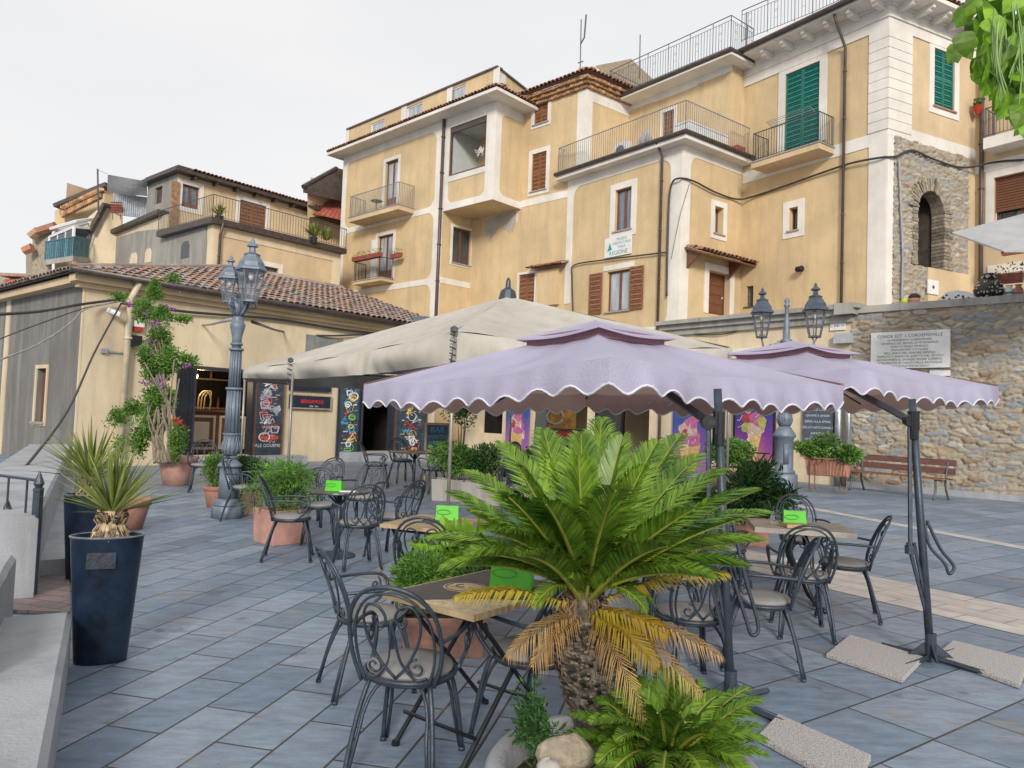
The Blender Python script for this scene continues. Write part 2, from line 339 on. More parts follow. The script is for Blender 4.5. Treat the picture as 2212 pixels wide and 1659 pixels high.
    c3 = n.new('ShaderNodeMix'); c3.data_type = 'RGBA'; l.new(r3.outputs[0], c3.inputs['Factor']); l.new(hs.outputs[0], c3.inputs['A']); c3.inputs['B'].default_value = (.045,.05,.06,1)
    n5 = n.new('ShaderNodeTexNoise'); n5.inputs['Scale'].default_value = 26; n5.inputs['Detail'].default_value = 3; l.new(tc.outputs['Object'], n5.inputs['Vector'])
    r5 = n.new('ShaderNodeMapRange'); r5.inputs[1].default_value = .69; r5.inputs[2].default_value = .73; r5.inputs[4].default_value = .55; l.new(n5.outputs[0], r5.inputs[0])
    c5 = n.new('ShaderNodeMix'); c5.data_type = 'RGBA'; l.new(r5.outputs[0], c5.inputs['Factor']); l.new(c3.outputs['Result'], c5.inputs['A']); c5.inputs['B'].default_value = (.05,.045,.04,1)
    l.new(c5.outputs['Result'], b.inputs['Base Color'])
    r4 = n.new('ShaderNodeMapRange'); r4.inputs[3].default_value = .38; r4.inputs[4].default_value = .68; l.new(n2.outputs[0], r4.inputs[0]); l.new(r4.outputs[0], b.inputs['Roughness'])
    iv = n.new('ShaderNodeMath'); iv.operation = 'MULTIPLY_ADD'; iv.inputs[1].default_value = -1.6; l.new(fm.outputs[0], iv.inputs[0]); l.new(n2.outputs[0], iv.inputs[2])
    bp = n.new('ShaderNodeBump'); bp.inputs['Strength'].default_value = .45; bp.inputs['Distance'].default_value = .012; l.new(iv.outputs[0], bp.inputs['Height']); l.new(bp.outputs[0], b.inputs['Normal']); return m
PAVE = paving()
def bandm(name, c1, c2, mo, rot, bw, rh):
    m = bpy.data.materials.new(name); m.use_nodes = True; n = m.node_tree.nodes; l = m.node_tree.links; b = n['Principled BSDF']; b.inputs['Roughness'].default_value = .6
    tc = n.new('ShaderNodeTexCoord'); mp = n.new('ShaderNodeMapping'); mp.inputs['Rotation'].default_value = (0,0,rot); l.new(tc.outputs['Object'], mp.inputs[0])
    bt = n.new('ShaderNodeTexBrick'); bt.inputs['Scale'].default_value = 1; bt.inputs['Brick Width'].default_value = bw; bt.inputs['Row Height'].default_value = rh; bt.inputs['Mortar Size'].default_value = .006
    bt.inputs['Color1'].default_value = c1+(1,); bt.inputs['Color2'].default_value = c2+(1,); bt.inputs['Mortar'].default_value = mo+(1,); l.new(mp.outputs[0], bt.inputs['Vector'])
    nz = n.new('ShaderNodeTexNoise'); nz.inputs['Scale'].default_value = 4; nz.inputs['Detail'].default_value = 8; l.new(tc.outputs['Object'], nz.inputs['Vector'])
    r2 = n.new('ShaderNodeMapRange'); r2.inputs[1].default_value = .25; r2.inputs[2].default_value = .75; r2.inputs[3].default_value = .78; r2.inputs[4].default_value = 1.2; l.new(nz.outputs[0], r2.inputs[0])
    hs = n.new('ShaderNodeHueSaturation'); l.new(bt.outputs[0], hs.inputs['Color']); l.new(r2.outputs[0], hs.inputs['Value']); l.new(hs.outputs[0], b.inputs['Base Color']); return m
# ---------------------------------------------------------------- ground
g = MB(); N = 24
for i in range(-N, N):
    for j in range(-N, N): pass
g.poly([(-300,-300,0),(300,-300,0),(300,300,0),(-300,300,0)])
o = g.build('ground', PAVE); o['kind'] = 'structure'
for v in o.data.vertices: v.co.x += o.location.x; v.co.y += o.location.y
o.location = (0,0,0)
def ext(a, b, k0, k1): return a+(b-a)*k0, a+(b-a)*k1
ua, ub = G(1800,1227), G(2212,1314); la, lb = G(1789,1267), G(2212,1382)
d = (ub-ua).normalized(); nrm = Vector((-d.y, d.x, 0)); wdt = abs((la-ua).dot(nrm)*.5+(lb-ub).dot(nrm)*.5)
BAND = bandm('pink_stone_band', (.48,.45,.43), (.56,.53,.50), (.20,.17,.15), -math.atan2(d.y, d.x), .62, wdt/4*.999)
def strip(p, d, nn, w, l0, l1, m, zz, name):
    s = MB(); a = p+d*l0; b_ = p+d*l1
    # local frame so the tiles follow the band
    o = s.poly([(a.x,a.y,zz),(a.x+nn.x*w,a.y+nn.y*w,zz),(b_.x+nn.x*w,b_.y+nn.y*w,zz),(b_.x,b_.y,zz)]).build(name, m)
    o['kind'] = 'structure'; return o
sgn = 1 if (la-ua).dot(nrm) > 0 else -1
strip(ua, d, nrm*sgn, wdt, -4, 6, BAND, .004, 'paving_band')
pa, pb = G(1703,1087), G(2212,1181); d2 = (pb-pa).normalized(); n2_ = Vector((d2.y, -d2.x, 0))
BAND2 = bandm('pale_stone_line', (.46,.43,.41), (.50,.47,.44), (.25,.22,.2), -math.atan2(d2.y, d2.x), 1.0, 3)
strip(pa, d2, n2_, .28, -14, 8, BAND2, .004, 'paving_line')
# ---------------------------------------------------------------- facade helper
class Pl:
    """vertical facade plane from P to Q (xy, left to right in the picture); n points to the square"""
    def __init__(s, P, Q):
        s.o = Vector((P[0], P[1], 0)); s.d = (Vector((Q[0], Q[1], 0))-s.o); s.L = s.d.length; s.d.normalize()
        s.n = Vector((s.d.y, -s.d.x, 0))
        if s.n.dot(-s.o) < 0: s.n = -s.n
    def uz(s, px, py, out=0):
        r = ray(px, py); t = ((s.o+s.n*out) - Vector((0,0,0))).dot(s.n)/r.dot(s.n)
        p = CAM + r*t
        return ((p-s.o).dot(s.d), p.z)
    def P(s, u, z, out=0): q = s.o + s.d*u + s.n*out; return Vector((q.x, q.y, z))
    def box(s, mb, u0, u1, z0, z1, o0, o1, t=None):
        return mb.hexa([s.P(u0,z0,o1), s.P(u1,z0,o1), s.P(u1,z0,o0), s.P(u0,z0,o0), s.P(u0,z1,o1), s.P(u1,z1,o1), s.P(u1,z1,o0), s.P(u0,z1,o0)], t)
    def rect(s, x0, y0, x1, y1, out=0):
        cx, cy = (x0+x1)/2, (y0+y1)/2
        a, b = s.uz(x0, cy, out)[0], s.uz(x1, cy, out)[0]; c, d = s.uz(cx, y1, out)[1], s.uz(cx, y0, out)[1]
        return (min(a,b), max(a,b), min(c,d), max(c,d))
    def M(s): return Matrix((s.d, s.n, Vector((0,0,1)))).transposed()
def hit(P, d, px, py):
    """xy point where the vertical plane through P along d meets the ray of a picture column"""
    r = ray(px, py); P = Vector((P[0],P[1],0)); d = Vector((d[0],d[1],0)).normalized(); n = Vector((d.y,-d.x,0))
    q = CAM + r*(P.dot(n)/r.dot(n)); return Vector((q.x, q.y, 0))
def dirv(a): return Vector((math.sin(R(a)), math.cos(R(a)), 0))
def XY(px, py, Y): p = AT(px, py, Y); return Vector((p.x, p.y, 0))
def wall(pl, root, u0, u1, z0, z1, holes, m, name='wall', depth=.22, mb=None, out=0):
    mb = mb or MB()
    us = sorted(set([u0, u1] + [min(max(h[k], u0), u1) for h in holes for k in (0,1)]))
    zs = sorted(set([z0, z1] + [min(max(h[k], z0), z1) for h in holes for k in (2,3)]))
    for i in range(len(us)-1):
        for j in range(len(zs)-1):
            if us[i+1]-us[i] < 1e-5 or zs[j+1]-zs[j] < 1e-5: continue
            cu, cz = (us[i]+us[i+1])/2, (zs[j]+zs[j+1])/2
            if any(h[0] < cu < h[1] and h[2] < cz < h[3] for h in holes): continue
            mb.poly([pl.P(us[i],zs[j],out), pl.P(us[i+1],zs[j],out), pl.P(us[i+1],zs[j+1],out), pl.P(us[i],zs[j+1],out)], .5)
    for h in holes:
        dd = h[4] if len(h) > 4 else depth
        a, b, c, d = h[:4]
        mb.poly([pl.P(a,c,out), pl.P(a,d,out), pl.P(a,d,out-dd), pl.P(a,c,out-dd)], .5); mb.poly([pl.P(b,c,out), pl.P(b,d,out), pl.P(b,d,out-dd), pl.P(b,c,out-dd)], .5)
        mb.poly([pl.P(a,d,out), pl.P(b,d,out), pl.P(b,d,out-dd), pl.P(a,d,out-dd)], .5); mb.poly([pl.P(a,c,out), pl.P(b,c,out), pl.P(b,c,out-dd), pl.P(a,c,out-dd)], .5)
    if root is None: return mb
    return mb.build(name, m, root)
def close_volume(root, pts, z0, z1, m, name='rear_wall', mroof=None, k0=0, k1=0):
    mb = MB()
    for a, b in list(zip(pts[:-1], pts[1:]))[k0:len(pts)-1-k1]: mb.poly([(a[0],a[1],z0),(b[0],b[1],z0),(b[0],b[1],z1),(a[0],a[1],z1)], .5)
    mb.build(name, m, root)
    r = MB(); r.poly([(p[0],p[1],z1-.02) for p in pts], .5); r.build('flat_roof', mroof or CONC, root)
def frame(mb, pl, h, tw, o0, o1, t=.5, bottom=True):
    a, b, c, d = h[:4]
    pl.box(mb, a-tw, a, c, d, o0, o1, t); pl.box(mb, b, b+tw, c, d, o0, o1, t); pl.box(mb, a-tw, b+tw, d, d+tw, o0, o1, t)
    if bottom: pl.box(mb, a-tw, b+tw, c-tw, c, o0, o1, t)
def inner(mb, pl, a, b, c, d, w, o0, o1, t=.5):
    pl.box(mb, a, a+w, c, d, o0, o1, t); pl.box(mb, b-w, b, c, d, o0, o1, t); pl.box(mb, a+w, b-w, d-w, d, o0, o1, t); pl.box(mb, a+w, b-w, c, c+w, o0, o1, t)
def louvre(mb, pl, a, b, c, d, o, w=.07, rail=True):
    inner(mb, pl, a, b, c, d, w, o-.02, o+.02)
    zz = [c+w, (c+d)/2, d-w]
    if rail and d-c > 1: pl.box(mb, a+w, b-w, (c+d)/2-.04, (c+d)/2+.04, o-.018, o+.018, .5)
    n = max(4, int((d-c-2*w)/.105)); st = (d-c-2*w)/n
    for i in range(n):
        z = c+w+st*(i+.5); t = .15+.7*(i % 2)
        mb.hexa([pl.P(a+w,z-st*.5,o+.014), pl.P(b-w,z-st*.5,o+.014), pl.P(b-w,z-st*.5+.012,o+.018), pl.P(a+w,z-st*.5+.012,o+.018),
                 pl.P(a+w,z+st*.42,o-.016), pl.P(b-w,z+st*.42,o-.016), pl.P(b-w,z+st*.42+.012,o-.012), pl.P(a+w,z+st*.42+.012,o-.012)], t)
def window(pl, root, h, kind='glass', trim=.16, fm=None, gm=None, rec=.18, sill=True, name='window', label=None, tm=None, tbottom=True, leaf=None, sm=None, sillm=None):
    a, b, c, d = h[:4]; fm = fm or WOOD; gm = gm or GLASS; w = min(.075, (b-a)*.12)
    mb = MB(); o = -rec
    if kind == 'shut':
        k = (a+b)/2; louvre(mb, pl, a+.01, k-.005, c+.01, d-.01, -.06); louvre(mb, pl, k+.005, b-.01, c+.01, d-.01, -.06)
        pl.box(mb, a, b, c, d, -.12, -.10, .1); root_o = mb.build(name, sm or WOOD2, root)
    elif kind == 'door':
        inner(mb, pl, a, b, c, d, .06, o-.03, o+.05); pl.box(mb, a+.06, b-.06, c+.01, d-.06, o-.03, o, .3)
        nn = 4; hh = (d-c-.25)/nn
        for i in range(nn):
            pl.box(mb, a+.17, b-.17, c+.14+i*hh, c+.14+(i+1)*hh-.1, o+.0, o+.022, .6)
        root_o = mb.build(name, fm, root)
        k = MB(); k.box(pl.P(b-.17, (c+d)/2-.1, o+.05), (.04,.04,.1)); k.build('handle', SILV, root_o)
    else:
        inner(mb, pl, a, b, c, d, w, o-.03, o+.04)
        if kind != 'single': pl.box(mb, (a+b)/2-w*.75, (a+b)/2+w*.75, c+w, d-w, o-.025, o+.045, .5)
        if kind == 'door_glass': pl.box(mb, a+w, b-w, c+w, c+(d-c)*.22, o-.02, o+.02, .5)
        root_o = mb.build(name, fm, root)
        p = MB(); pl.box(p, a+w*.5, b-w*.5, c+w*.5, d-w*.5, o-.022, o-.005, .5); p.build('pane', gm, root_o)
    if label: root_o['label'] = label
    if trim:
        t = MB(); frame(t, pl, h, trim, -.002, .035, .5, tbottom); t.build('surround', tm or TRIM, root_o)
    if sill:
        s = MB(); pl.box(s, a-.09, b+.09, c-.05, c+.01, -rec+.04, .10, .5); s.build('sill', sillm or CONC, root_o)
    if leaf:      # shutters folded open against the wall: list of (u0,u1)
        for (l0, l1) in leaf:
            s = MB(); louvre(s, pl, l0, l1, c-.02, d+.02, .075, .08)
            s.build('shutter', sm or WOOD2, root_o)
    return root_o
def railing(root, pts, h, sp, m, name='railing', closed=False, rb=.012, post=None, parent_is_thing=False, ornate=False):
    """bars between a bottom and a top rail along 3-D base points"""
    mb = MB(); pts = [Vector(p) for p in pts]; up = Vector((0,0,h))
    mb.tube([p+up for p in pts], .024, 6); mb.tube([p+Vector((0,0,.08)) for p in pts], .014, 5)
    if ornate: mb.tube([p+up*.86 for p in pts], .012, 5)
    for a, b in zip(pts[:-1], pts[1:]):
        L = (b-a).length; n = max(1, round(L/sp))
        for i in range(n+1):
            p = a.lerp(b, i/n); big = i in (0, n) or (post and i % post == 0)
            mb.tube([p if big else p+Vector((0,0,.08)), p+up*(1 if (big or not ornate) else .86)], .02 if big else rb, 5 if big else 4)
        if ornate:
            dd = (b-a).normalized()
            for i in range(2, n, 8):
                p = a.lerp(b, (i+.5)/n); w = dd*L/n*.5
                for k in range(2):
                    q = p+Vector((0,0,h*(.35+.25*k)))
                    mb.tube([q-w, q-w+Vector((0,0,h*.2)), q+w+Vector((0,0,h*.2)), q+w], rb, 4, True)
    return mb.build(name, m, root)
def tiles(mb, O, U, V, Nn, a, b, a2, b2, Vl, tw=.21, th=.36, seed=1, sag=.0):
    """barrel tiles over a trapezoid (eave a..b, top a2..b2, slope length Vl)"""
    rr = random.Random(seed); U, V, Nn, O = Vector(U).normalized(), Vector(V).normalized(), Vector(Nn).normalized(), Vector(O)
    mb.poly([O+U*a, O+U*b, O+U*b2+V*Vl, O+U*a2+V*Vl], .05)
    n = int((max(b,b2)-min(a,a2))/tw)+1; u_ = min(a,a2)
    for i in range(n):
        u = u_+(i+.5)*tw
        for j in range(int(Vl/th)+1):
            v = j*th; f = v/Vl
            if not (a+(a2-a)*f-tw*.3 <= u <= b+(b2-b)*f+tw*.3) or v > Vl-.1: continue
            du, dv = rr.uniform(-.012,.012), rr.uniform(-.025,.025); t = rr.random(); r0, r1 = tw*.56, tw*.44; lift = rr.uniform(0,.015); ang = rr.uniform(-.04,.04)
            vs = []; K = 6
            for (vv, r, hh) in ((v-.05+dv, r0, .045), (v+th+dv, r1, .012)):
                for k in range(K+1):
                    al = math.pi*k/K
                    vs.append(O + U*(u+du+ang*(vv-v) - math.cos(al)*r) + V*vv + Nn*(math.sin(al)*r*.8+hh+lift))
            fs = [(k, k+1, K+2+k, K+1+k) for k in range(K)]
            # thickness lip at the lower end
            b0 = len(vs)
            for k in range(K+1):
                al = math.pi*k/K; vs.append(O + U*(u+du-math.cos(al)*r0*.84) + V*(v-.05+dv) + Nn*(math.sin(al)*r0*.8*.8+.045+lift))
            fs += [(k, b0+k, b0+k+1, k+1) for k in range(K)]
            mb.add(vs, fs, t)
    return mb
def tile_edge(mb, A, B, outd, tw=.2, L=.35, tilt=-.25, seed=3, rows=1):
    """a short run of barrel tiles along an eave from A to B, pointing along outd"""
    rr = random.Random(seed); A, B = Vector(A), Vector(B); U = (B-A).normalized(); n = int((B-A).length/tw); o = Vector(outd).normalized()
    V = (-o + Vector((0,0,-tilt))).normalized(); Nn = U.cross(V); Nn = Nn if Nn.z > 0 else -Nn
    return tiles(mb, A, U, V, Nn, 0, (B-A).length, 0, (B-A).length, L*rows, tw, L, seed)
def text_mb(body, pl_pt, U, V, size, th=.004, t=.5, align='CENTER', font_shear=0):
    """letters as thin solids: origin pl_pt, U reading direction, V up"""
    cu = bpy.data.curves.new('lettering', 'FONT'); cu.body = body; cu.size = size; cu.align_x = align; cu.align_y = 'CENTER'; cu.resolution_u = 2; cu.shear = font_shear
    o = bpy.data.objects.new('lettering_tmp', cu); COL.objects.link(o); dg = bpy.context.evaluated_depsgraph_get(); me = o.evaluated_get(dg).to_mesh()
    U, V = Vector(U).normalized(), Vector(V).normalized(); Nn = U.cross(V)
    vs = [Vector(pl_pt)+U*v.co.x+V*v.co.y+Nn*th for v in me.vertices]; fs = [tuple(p.vertices) for p in me.polygons]
    o.evaluated_get(dg).to_mesh_clear(); COL.objects.unlink(o); bpy.data.objects.remove(o); bpy.data.curves.remove(cu)
    return vs, fs
def letters(pl, u, z, body, size, out=.01, mb=None, U=None, align='CENTER'):
    mb = mb or MB(); vs, fs = text_mb(body, pl.P(u, z, out), U or pl.d, (0,0,1), size, 0, align=align)
    mb.add(vs, fs, .5); return mb
def relief(pl, root, u0, u1, z0, z1, m, name='wall', cell=(.34,.13), res=.035, amp=.045, skip=None, seed=5, out=0, side=True):
    """rubble stonework: anisotropic cellular relief evaluated on a fine grid"""
    nu, nz = int((u1-u0)/res)+2, int((z1-z0)/res)+2
    U, Z = np.meshgrid(np.linspace(u0,u1,nu), np.linspace(z0,z1,nz), indexing='ij')
    rs = np.random.RandomState(seed); cw, ch = cell
    gw, gh = int((u1-u0)/cw)+5, int((z1-z0)/ch)+5
    jx, jy, jc, js = rs.rand(gw,gh), rs.rand(gw,gh), rs.rand(gw,gh), rs.rand(gw,gh)*.9+.55
    wob = .05*np.sin(U*2.3+1.7*np.sin(Z*1.9)); zz = Z+wob+.03*np.sin(U*5.1+Z*3)
    x = (U-u0)/cw+2; y = (zz-z0)/ch+2; ix, iy = np.floor(x).astype(int), np.floor(y).astype(int)
    d1 = np.full(U.shape, 9.); d2 = d1.copy(); c = np.zeros(U.shape)
    for a in (-2,-1,0,1,2):
        for b in (-2,-1,0,1,2):
            p, q = np.clip(ix+a,0,gw-1), np.clip(iy+b,0,gh-1)
            dx, dy = (p+jx[p,q]-x), (q+jy[p,q]-y)
            dd = (np.abs(dx)**2.3+np.abs(dy)**2.3)**(1/2.3)/js[p,q]
            m1 = dd < d1; d2 = np.where(m1, d1, np.minimum(d2, dd)); c = np.where(m1, jc[p,q], c); d1 = np.where(m1, dd, d1)
    e = np.clip((d2-d1-.06)/.22, 0, 1); e = e*e*(3-2*e)
    rsn = rs.rand(*U.shape)-.5; hgt = out + amp*np.minimum(e*1.5,1)*(.35+.85*c) + .008*np.sin(U*31+3*np.sin(Z*17))*np.sin(Z*37+2*np.sin(U*13)) + .010*rsn
    mort = 1-np.clip((d2-d1-.03)/.07, 0, 1)
    mb = MB(); keep = np.ones(U.shape, bool)
    base = np.array(pl.o)[None,None,:] + np.array(pl.d)[None,None,:]*U[...,None] + np.array(pl.n)[None,None,:]*hgt[...,None]
    base[...,2] = Z
    mb.v = [tuple(p) for p in base.reshape(-1,3)]
    for i in range(nu-1):
        for j in range(nz-1):
            if skip and skip(U[i,j]+res/2, Z[i,j]+res/2): continue
            mb.f.append((i*nz+j, (i+1)*nz+j, (i+1)*nz+j+1, i*nz+j+1)); mb.t.append(.5)
    return mb.build(name, m, root, True, attrs={'cell': c.reshape(-1), 'mort': mort.reshape(-1)})
def fillets(mb, pl, a, b, c, d, r, o0=-.002, o1=.022, corners='abcd'):
    """concave quarter fillets that round the corners of a painted panel"""
    for k, (cu, cz, su, sz) in {'a':(a,c,1,1),'b':(b,c,-1,1),'c':(b,d,-1,-1),'d':(a,d,1,-1)}.items():
        if k not in corners: continue
        pts = [(cu, cz)] + [(cu+su*(r-r*math.sin(t)), cz+sz*(r-r*math.cos(t))) for t in [math.pi/2*i/6 for i in range(7)]]
        q = [pl.P(x, z, o0) for x, z in pts]; mb.prism(q, pl.n*(o1-o0), .5)
def miter(p, na, oa, nb, ob):
    """point that lies oa outside plane (p,na) and ob outside plane (p,nb)"""
    det = na.x*nb.y-na.y*nb.x; x = (oa*nb.y-ob*na.y)/det; y = (na.x*ob-nb.x*oa)/det
    return Vector((p.x+x, p.y+y, 0))
# ---------------------------------------------------------------- survey of the corners
dL = dirv(-46.7)
E1 = XY(1917, 286, 28.0)
K5 = hit(E1, dirv(-34.7), 1606, 300)
K4 = hit(K5, dirv(-127.2), 1476, 330)
K3 = hit(K4, dirv(-39.4), 1226, 450)
Mi = hit(K3, dL, 1019, 500)
K1 = hit(Mi, dirv(-135), 956, 470)
K0 = hit(K1, dL, 738, 450)
K1b = hit(K1, dL, 1069, 300)
K2 = hit(K3, dL, 1129, 330)
KM = hit(K3, dL, 1268, 200)
E2 = hit(E1, dirv(64), 2106, 340)
PR, PC, PCs, PM = Pl(K5, E1), Pl(K3, K4), Pl(K4, K5), Pl(Mi, KM)
PLt, PLs, PBs, PF = Pl(K0, K1b), Pl(K1, Mi), Pl(K1b, K2), Pl(E1, E2)
E3 = E2 + dirv(145.3)*6; PR2 = Pl(E2, E3)
C0 = Vector((-11.06, 18.9, 0)); C0 = XY(172, 800, 18.9); A40 = dirv(40)
C1 = hit(C0, A40, 940, 760); PLow = Pl(C0, C1); C2 = C0 + dirv(-50)*9; PLowS = Pl(C2, C0)
W0 = XY(1838, 850, 22.0); W1 = XY(2212, 850, 19.0); PS = Pl(W0, W1)
T0 = hit(W0, dirv(-39.5), 1000, 900); PT = Pl(T0, W0); TC = hit(W0, dirv(-39.5), 1455, 700)
H0c = XY(461, 520, 37.0); H1c = hit(H0c, A40, 735, 560); PH = Pl(H0c, H1c); H2c = hit(H0c, dirv(-50), 226, 540); PHs = Pl(H2c, H0c)
# ================================================================ YELLOW TOWER HOUSE (left part of the big block)
z = lambda pl, px, py, out=0: pl.uz(px, py, out)[1]
u = lambda pl, px, py, out=0: pl.uz(px, py, out)[0]
th = wthing('yellow_house', 'tall ochre house with white bands, projecting loggia and flat attic, behind the low tiled cafe', 'house', (K1.x, K1.y, 0))
zE = z(PLt, 955, 262); zBay0 = z(PLt, 1066, 430); uC = u(PLt, 956, 470); uB = PLt.L
d_up = PLt.rect(832, 347, 859, 447); d_lo = PLt.rect(815, 508, 848, 604); log = PLt.rect(972, 262, 1055, 369)
attic_top = z(PLt, 900, 219, -1.2)
wall(PLt, th, 0, uC, 0, zE, [d_up, d_lo], OCH)
bw = MB()
wall(PLt, None, uC, uB, zBay0, zE, [log+(2.2,)], OCH, mb=bw)
uBs = PBs.L; wall(PBs, None, 0, uBs, zBay0, zE, [], OCH, mb=bw)
Q = PLt.P(uC, 0) - PLt.n*0
mid = Vector(Mi)
bw.poly([(K1.x,K1.y,zBay0),(K1b.x,K1b.y,zBay0),(K2.x,K2.y,zBay0),(Mi.x,Mi.y,zBay0)], .5)
bw.build('projecting_bay', OCH, th)
# room seen through the loggia opening
lw = MB(); a,b,c,d = log; dd = 2.2
lw.poly([PLt.P(a,c,-dd),PLt.P(b,c,-dd),PLt.P(b,d,-dd),PLt.P(a,d,-dd)]); 
for (p,q) in ((a,a),(b,b)):
    s_ = .012 if p == a else -.012
    lw.poly([PLt.P(p+s_,c,-.2),PLt.P(p+s_,d,-.2),PLt.P(p+s_,d,-dd),PLt.P(p+s_,c,-dd)])
lw.poly([PLt.P(a,d-.012,-.2),PLt.P(b,d-.012,-.2),PLt.P(b,d-.012,-dd),PLt.P(a,d-.012,-dd)]); lw.poly([PLt.P(a,c+.012,-.1),PLt.P(b,c+.012,-.1),PLt.P(b,c+.012,-dd),PLt.P(a,c+.012,-dd)])
lr = lw.build('loggia_room', WINT, th)
lf = MB(); inner(lf, PLt, a, b, c, d, .1, -.12, -.02); PLt.box(lf, a, b, d-.3, d-.1, -.14, -.01); lf.build('loggia_frame', PIPE, th)
ld = MB(); PLt.box(ld, b-.62, b-.15, c+.1, d-.8, -2.19, -2.12); ld.build('inner_door', GREYWD, lr)
ch = MB()
for k in range(9):
    ch.tube(bez(PLt.P(a+1.15,d-.9,-1.2), PLt.P(a+.95+.09*k,d-1.35-.1*(k%3),-1.1), PLt.P(a+.9+.08*k,d-1.1-.15*(k%4),-1.0), 4), .02, 4)
ch.build('hanging_decoration', WHITE, lr)
sw = wall(PLs, th, 0, PLs.L, 0, zBay0, [PLs.rect(977, 494, 1017, 571)], OCH, 'side_wall')
window(PLs, th, PLs.rect(977, 494, 1017, 571), 'glass', .14, fm=WOOD, gm=GLASSD)
# white bands
tb = MB(); bands = []
for (px, py) in ((900, 461), (900, 612)):
    zc = z(PLt, px, py); PLt.box(tb, .25, uC-.25, zc-.16, zc+.16, -.002, .022, .5); bands.append(zc)
PLt.box(tb, 0, .42, 0, zE, -.002, .025, .5); PLt.box(tb, uC-.72, uC, 0, zE, -.002, .025, .5); PLt.box(tb, .42, uC-.72, zE-.45, zE, -.002, .022, .5)
r_ = .55
for (c_, d_) in ((bands[0]+.16, zE-.45), (bands[1]+.16, bands[0]-.16), (2, bands[1]-.16)): fillets(tb, PLt, .42, uC-.72, c_, d_, r_)
# bay trim
PLt.box(tb, uB-.62, uB, zBay0, zE, -.002, .025, .5); PLt.box(tb, uC, uB-.62, zBay0, zBay0+.36, -.002, .022, .5); PLt.box(tb, uC, uB-.62, log[3], zE, -.002, .022, .5); PLt.box(tb, uC, log[0]-.02, zBay0+.36, log[3], -.002, .022, .5)
PLt.box(tb, log[0], log[1], log[2]-.3, log[2], -.002, .03, .5)
fillets(tb, PLt, log[0], uB-.62, zBay0+.36, log[2]-.3, .35, corners='ab')
PBs.box(tb, 0.0, .45, zBay0, zE, -.002, .022, .5); PBs.box(tb, .45, uBs, zBay0, zBay0+.36, -.002, .021, .5); PBs.box(tb, .45, uBs, zE-.5, zE, -.002, .021, .5)
fillets(tb, PBs, .45, uBs+.3, zBay0+.36, zE-.5, .4, corners='ad')
PLs.box(tb, 0, PLs.L, bands[1]-.16, bands[1]+.16, -.002, .02, .5)
tb.build('white_bands', TRIM, th)
for h, gm, lab in ((d_up, GLASSL, None), (d_lo, GLASSL, None)):
    w_ = window(PLt, th, h, 'door_glass', .2, fm=WOOD, gm=gm, sill=False, name='balcony_door', tbottom=False)
wl = MB(); PLt.box(wl, d_lo[0]-.55, d_lo[0]-.03, d_lo[2]+.1, d_lo[3]-.15, .03, .07); wl.build('white_shutter', WHITE, th)
def balcony(pl, root, fl, fr, out, th_, m, h, rm, sp=.12, kind='balcony', ornate=False, um=None):
    """fl, fr = picture positions of the slab's front corners (underside)"""
    u0, z0 = pl.uz(fl[0], fl[1], out); u1, z1 = pl.uz(fr[0], fr[1], out); zz = (z0+z1)/2
    mb = MB(); pl.box(mb, u0, u1, zz, zz+th_, .0, out, .5); 
    o_ = mb.build(kind, m, root)
    lip = MB(); pl.box(lip, u0-.04, u1+.04, zz+th_, zz+th_+.05, .0, out+.04, .5); lip.build('slab_edge', um or CONC, o_)
    e = .06; t = zz+th_+.05
    railing(o_, [pl.P(u0+e,t,.03), pl.P(u0+e,t,out-e), pl.P(u1-e,t,out-e), pl.P(u1-e,t,.03)], h, sp, rm, ornate=ornate)
    return o_, u0, u1, t
b1, bu0, bu1, bt1 = balcony(PLt, th, (752, 481), (860, 451), 1.15, .26, OCH2, 1.25, RAILG)
btb = wthing('balcony_table', 'small dark round table with a folded chair on the upper yellow-house balcony', 'table', tuple(PLt.P(bu0+2.0, bt1, .6))); mb = MB(); mb.lathe([(.34,.74),(.36,.76),(.34,.78)], 16, PLt.P(bu0+2.0, bt1, .6)); mb.tube([PLt.P(bu0+2.0, bt1+.02, .6), PLt.P(bu0+2.0, bt1+.74, .6)], .04); mb.build('table', DARKM, btb)
b2, cu0, cu1, bt2 = balcony(PLt, th, (761, 616), (823, 605), .9, .16, OCH2, 1.15, DARKM, .1)
# eaves slab with tile edge
ov = .95; es = MB()
ez = zE
pA, pB = PLt.P(-.5, 0, ov), PLt.P(uB, 0, ov); 
# corner point of the overhang between both facades
nB = PBs.n
corner = miter(K1b, PLt.n, ov, nB, ov)
eB = PBs.P(uBs+.25, 0, ov)
bk0, bk1 = PLt.P(-.5, 0, -1.4), Vector((K2.x, K2.y, 0)) 
def eaveslab(z0, z1, mb, ring): 
    lo = [(p.x,p.y,z0) for p in ring]; mb.prism(lo, (0,0,z1-z0), .5)
ring = [bk0, pA, corner, eB, bk1, Vector((Mi.x, Mi.y, 0))]
eaveslab(ez, ez+.16, es, ring); es.build('eaves', TRIM, th)
te = MB(); c3 = Vector((corner.x, corner.y, ez+.17)); tile_edge(te, Vector((pA.x,pA.y,ez+.17)), c3, PLt.n, .24, .42, -.3, 2, 2); tile_edge(te, c3, Vector((eB.x,eB.y,ez+.17)), nB, .24, .42, -.3, 3, 2)
te.build('eaves_tiles', TILER, th)
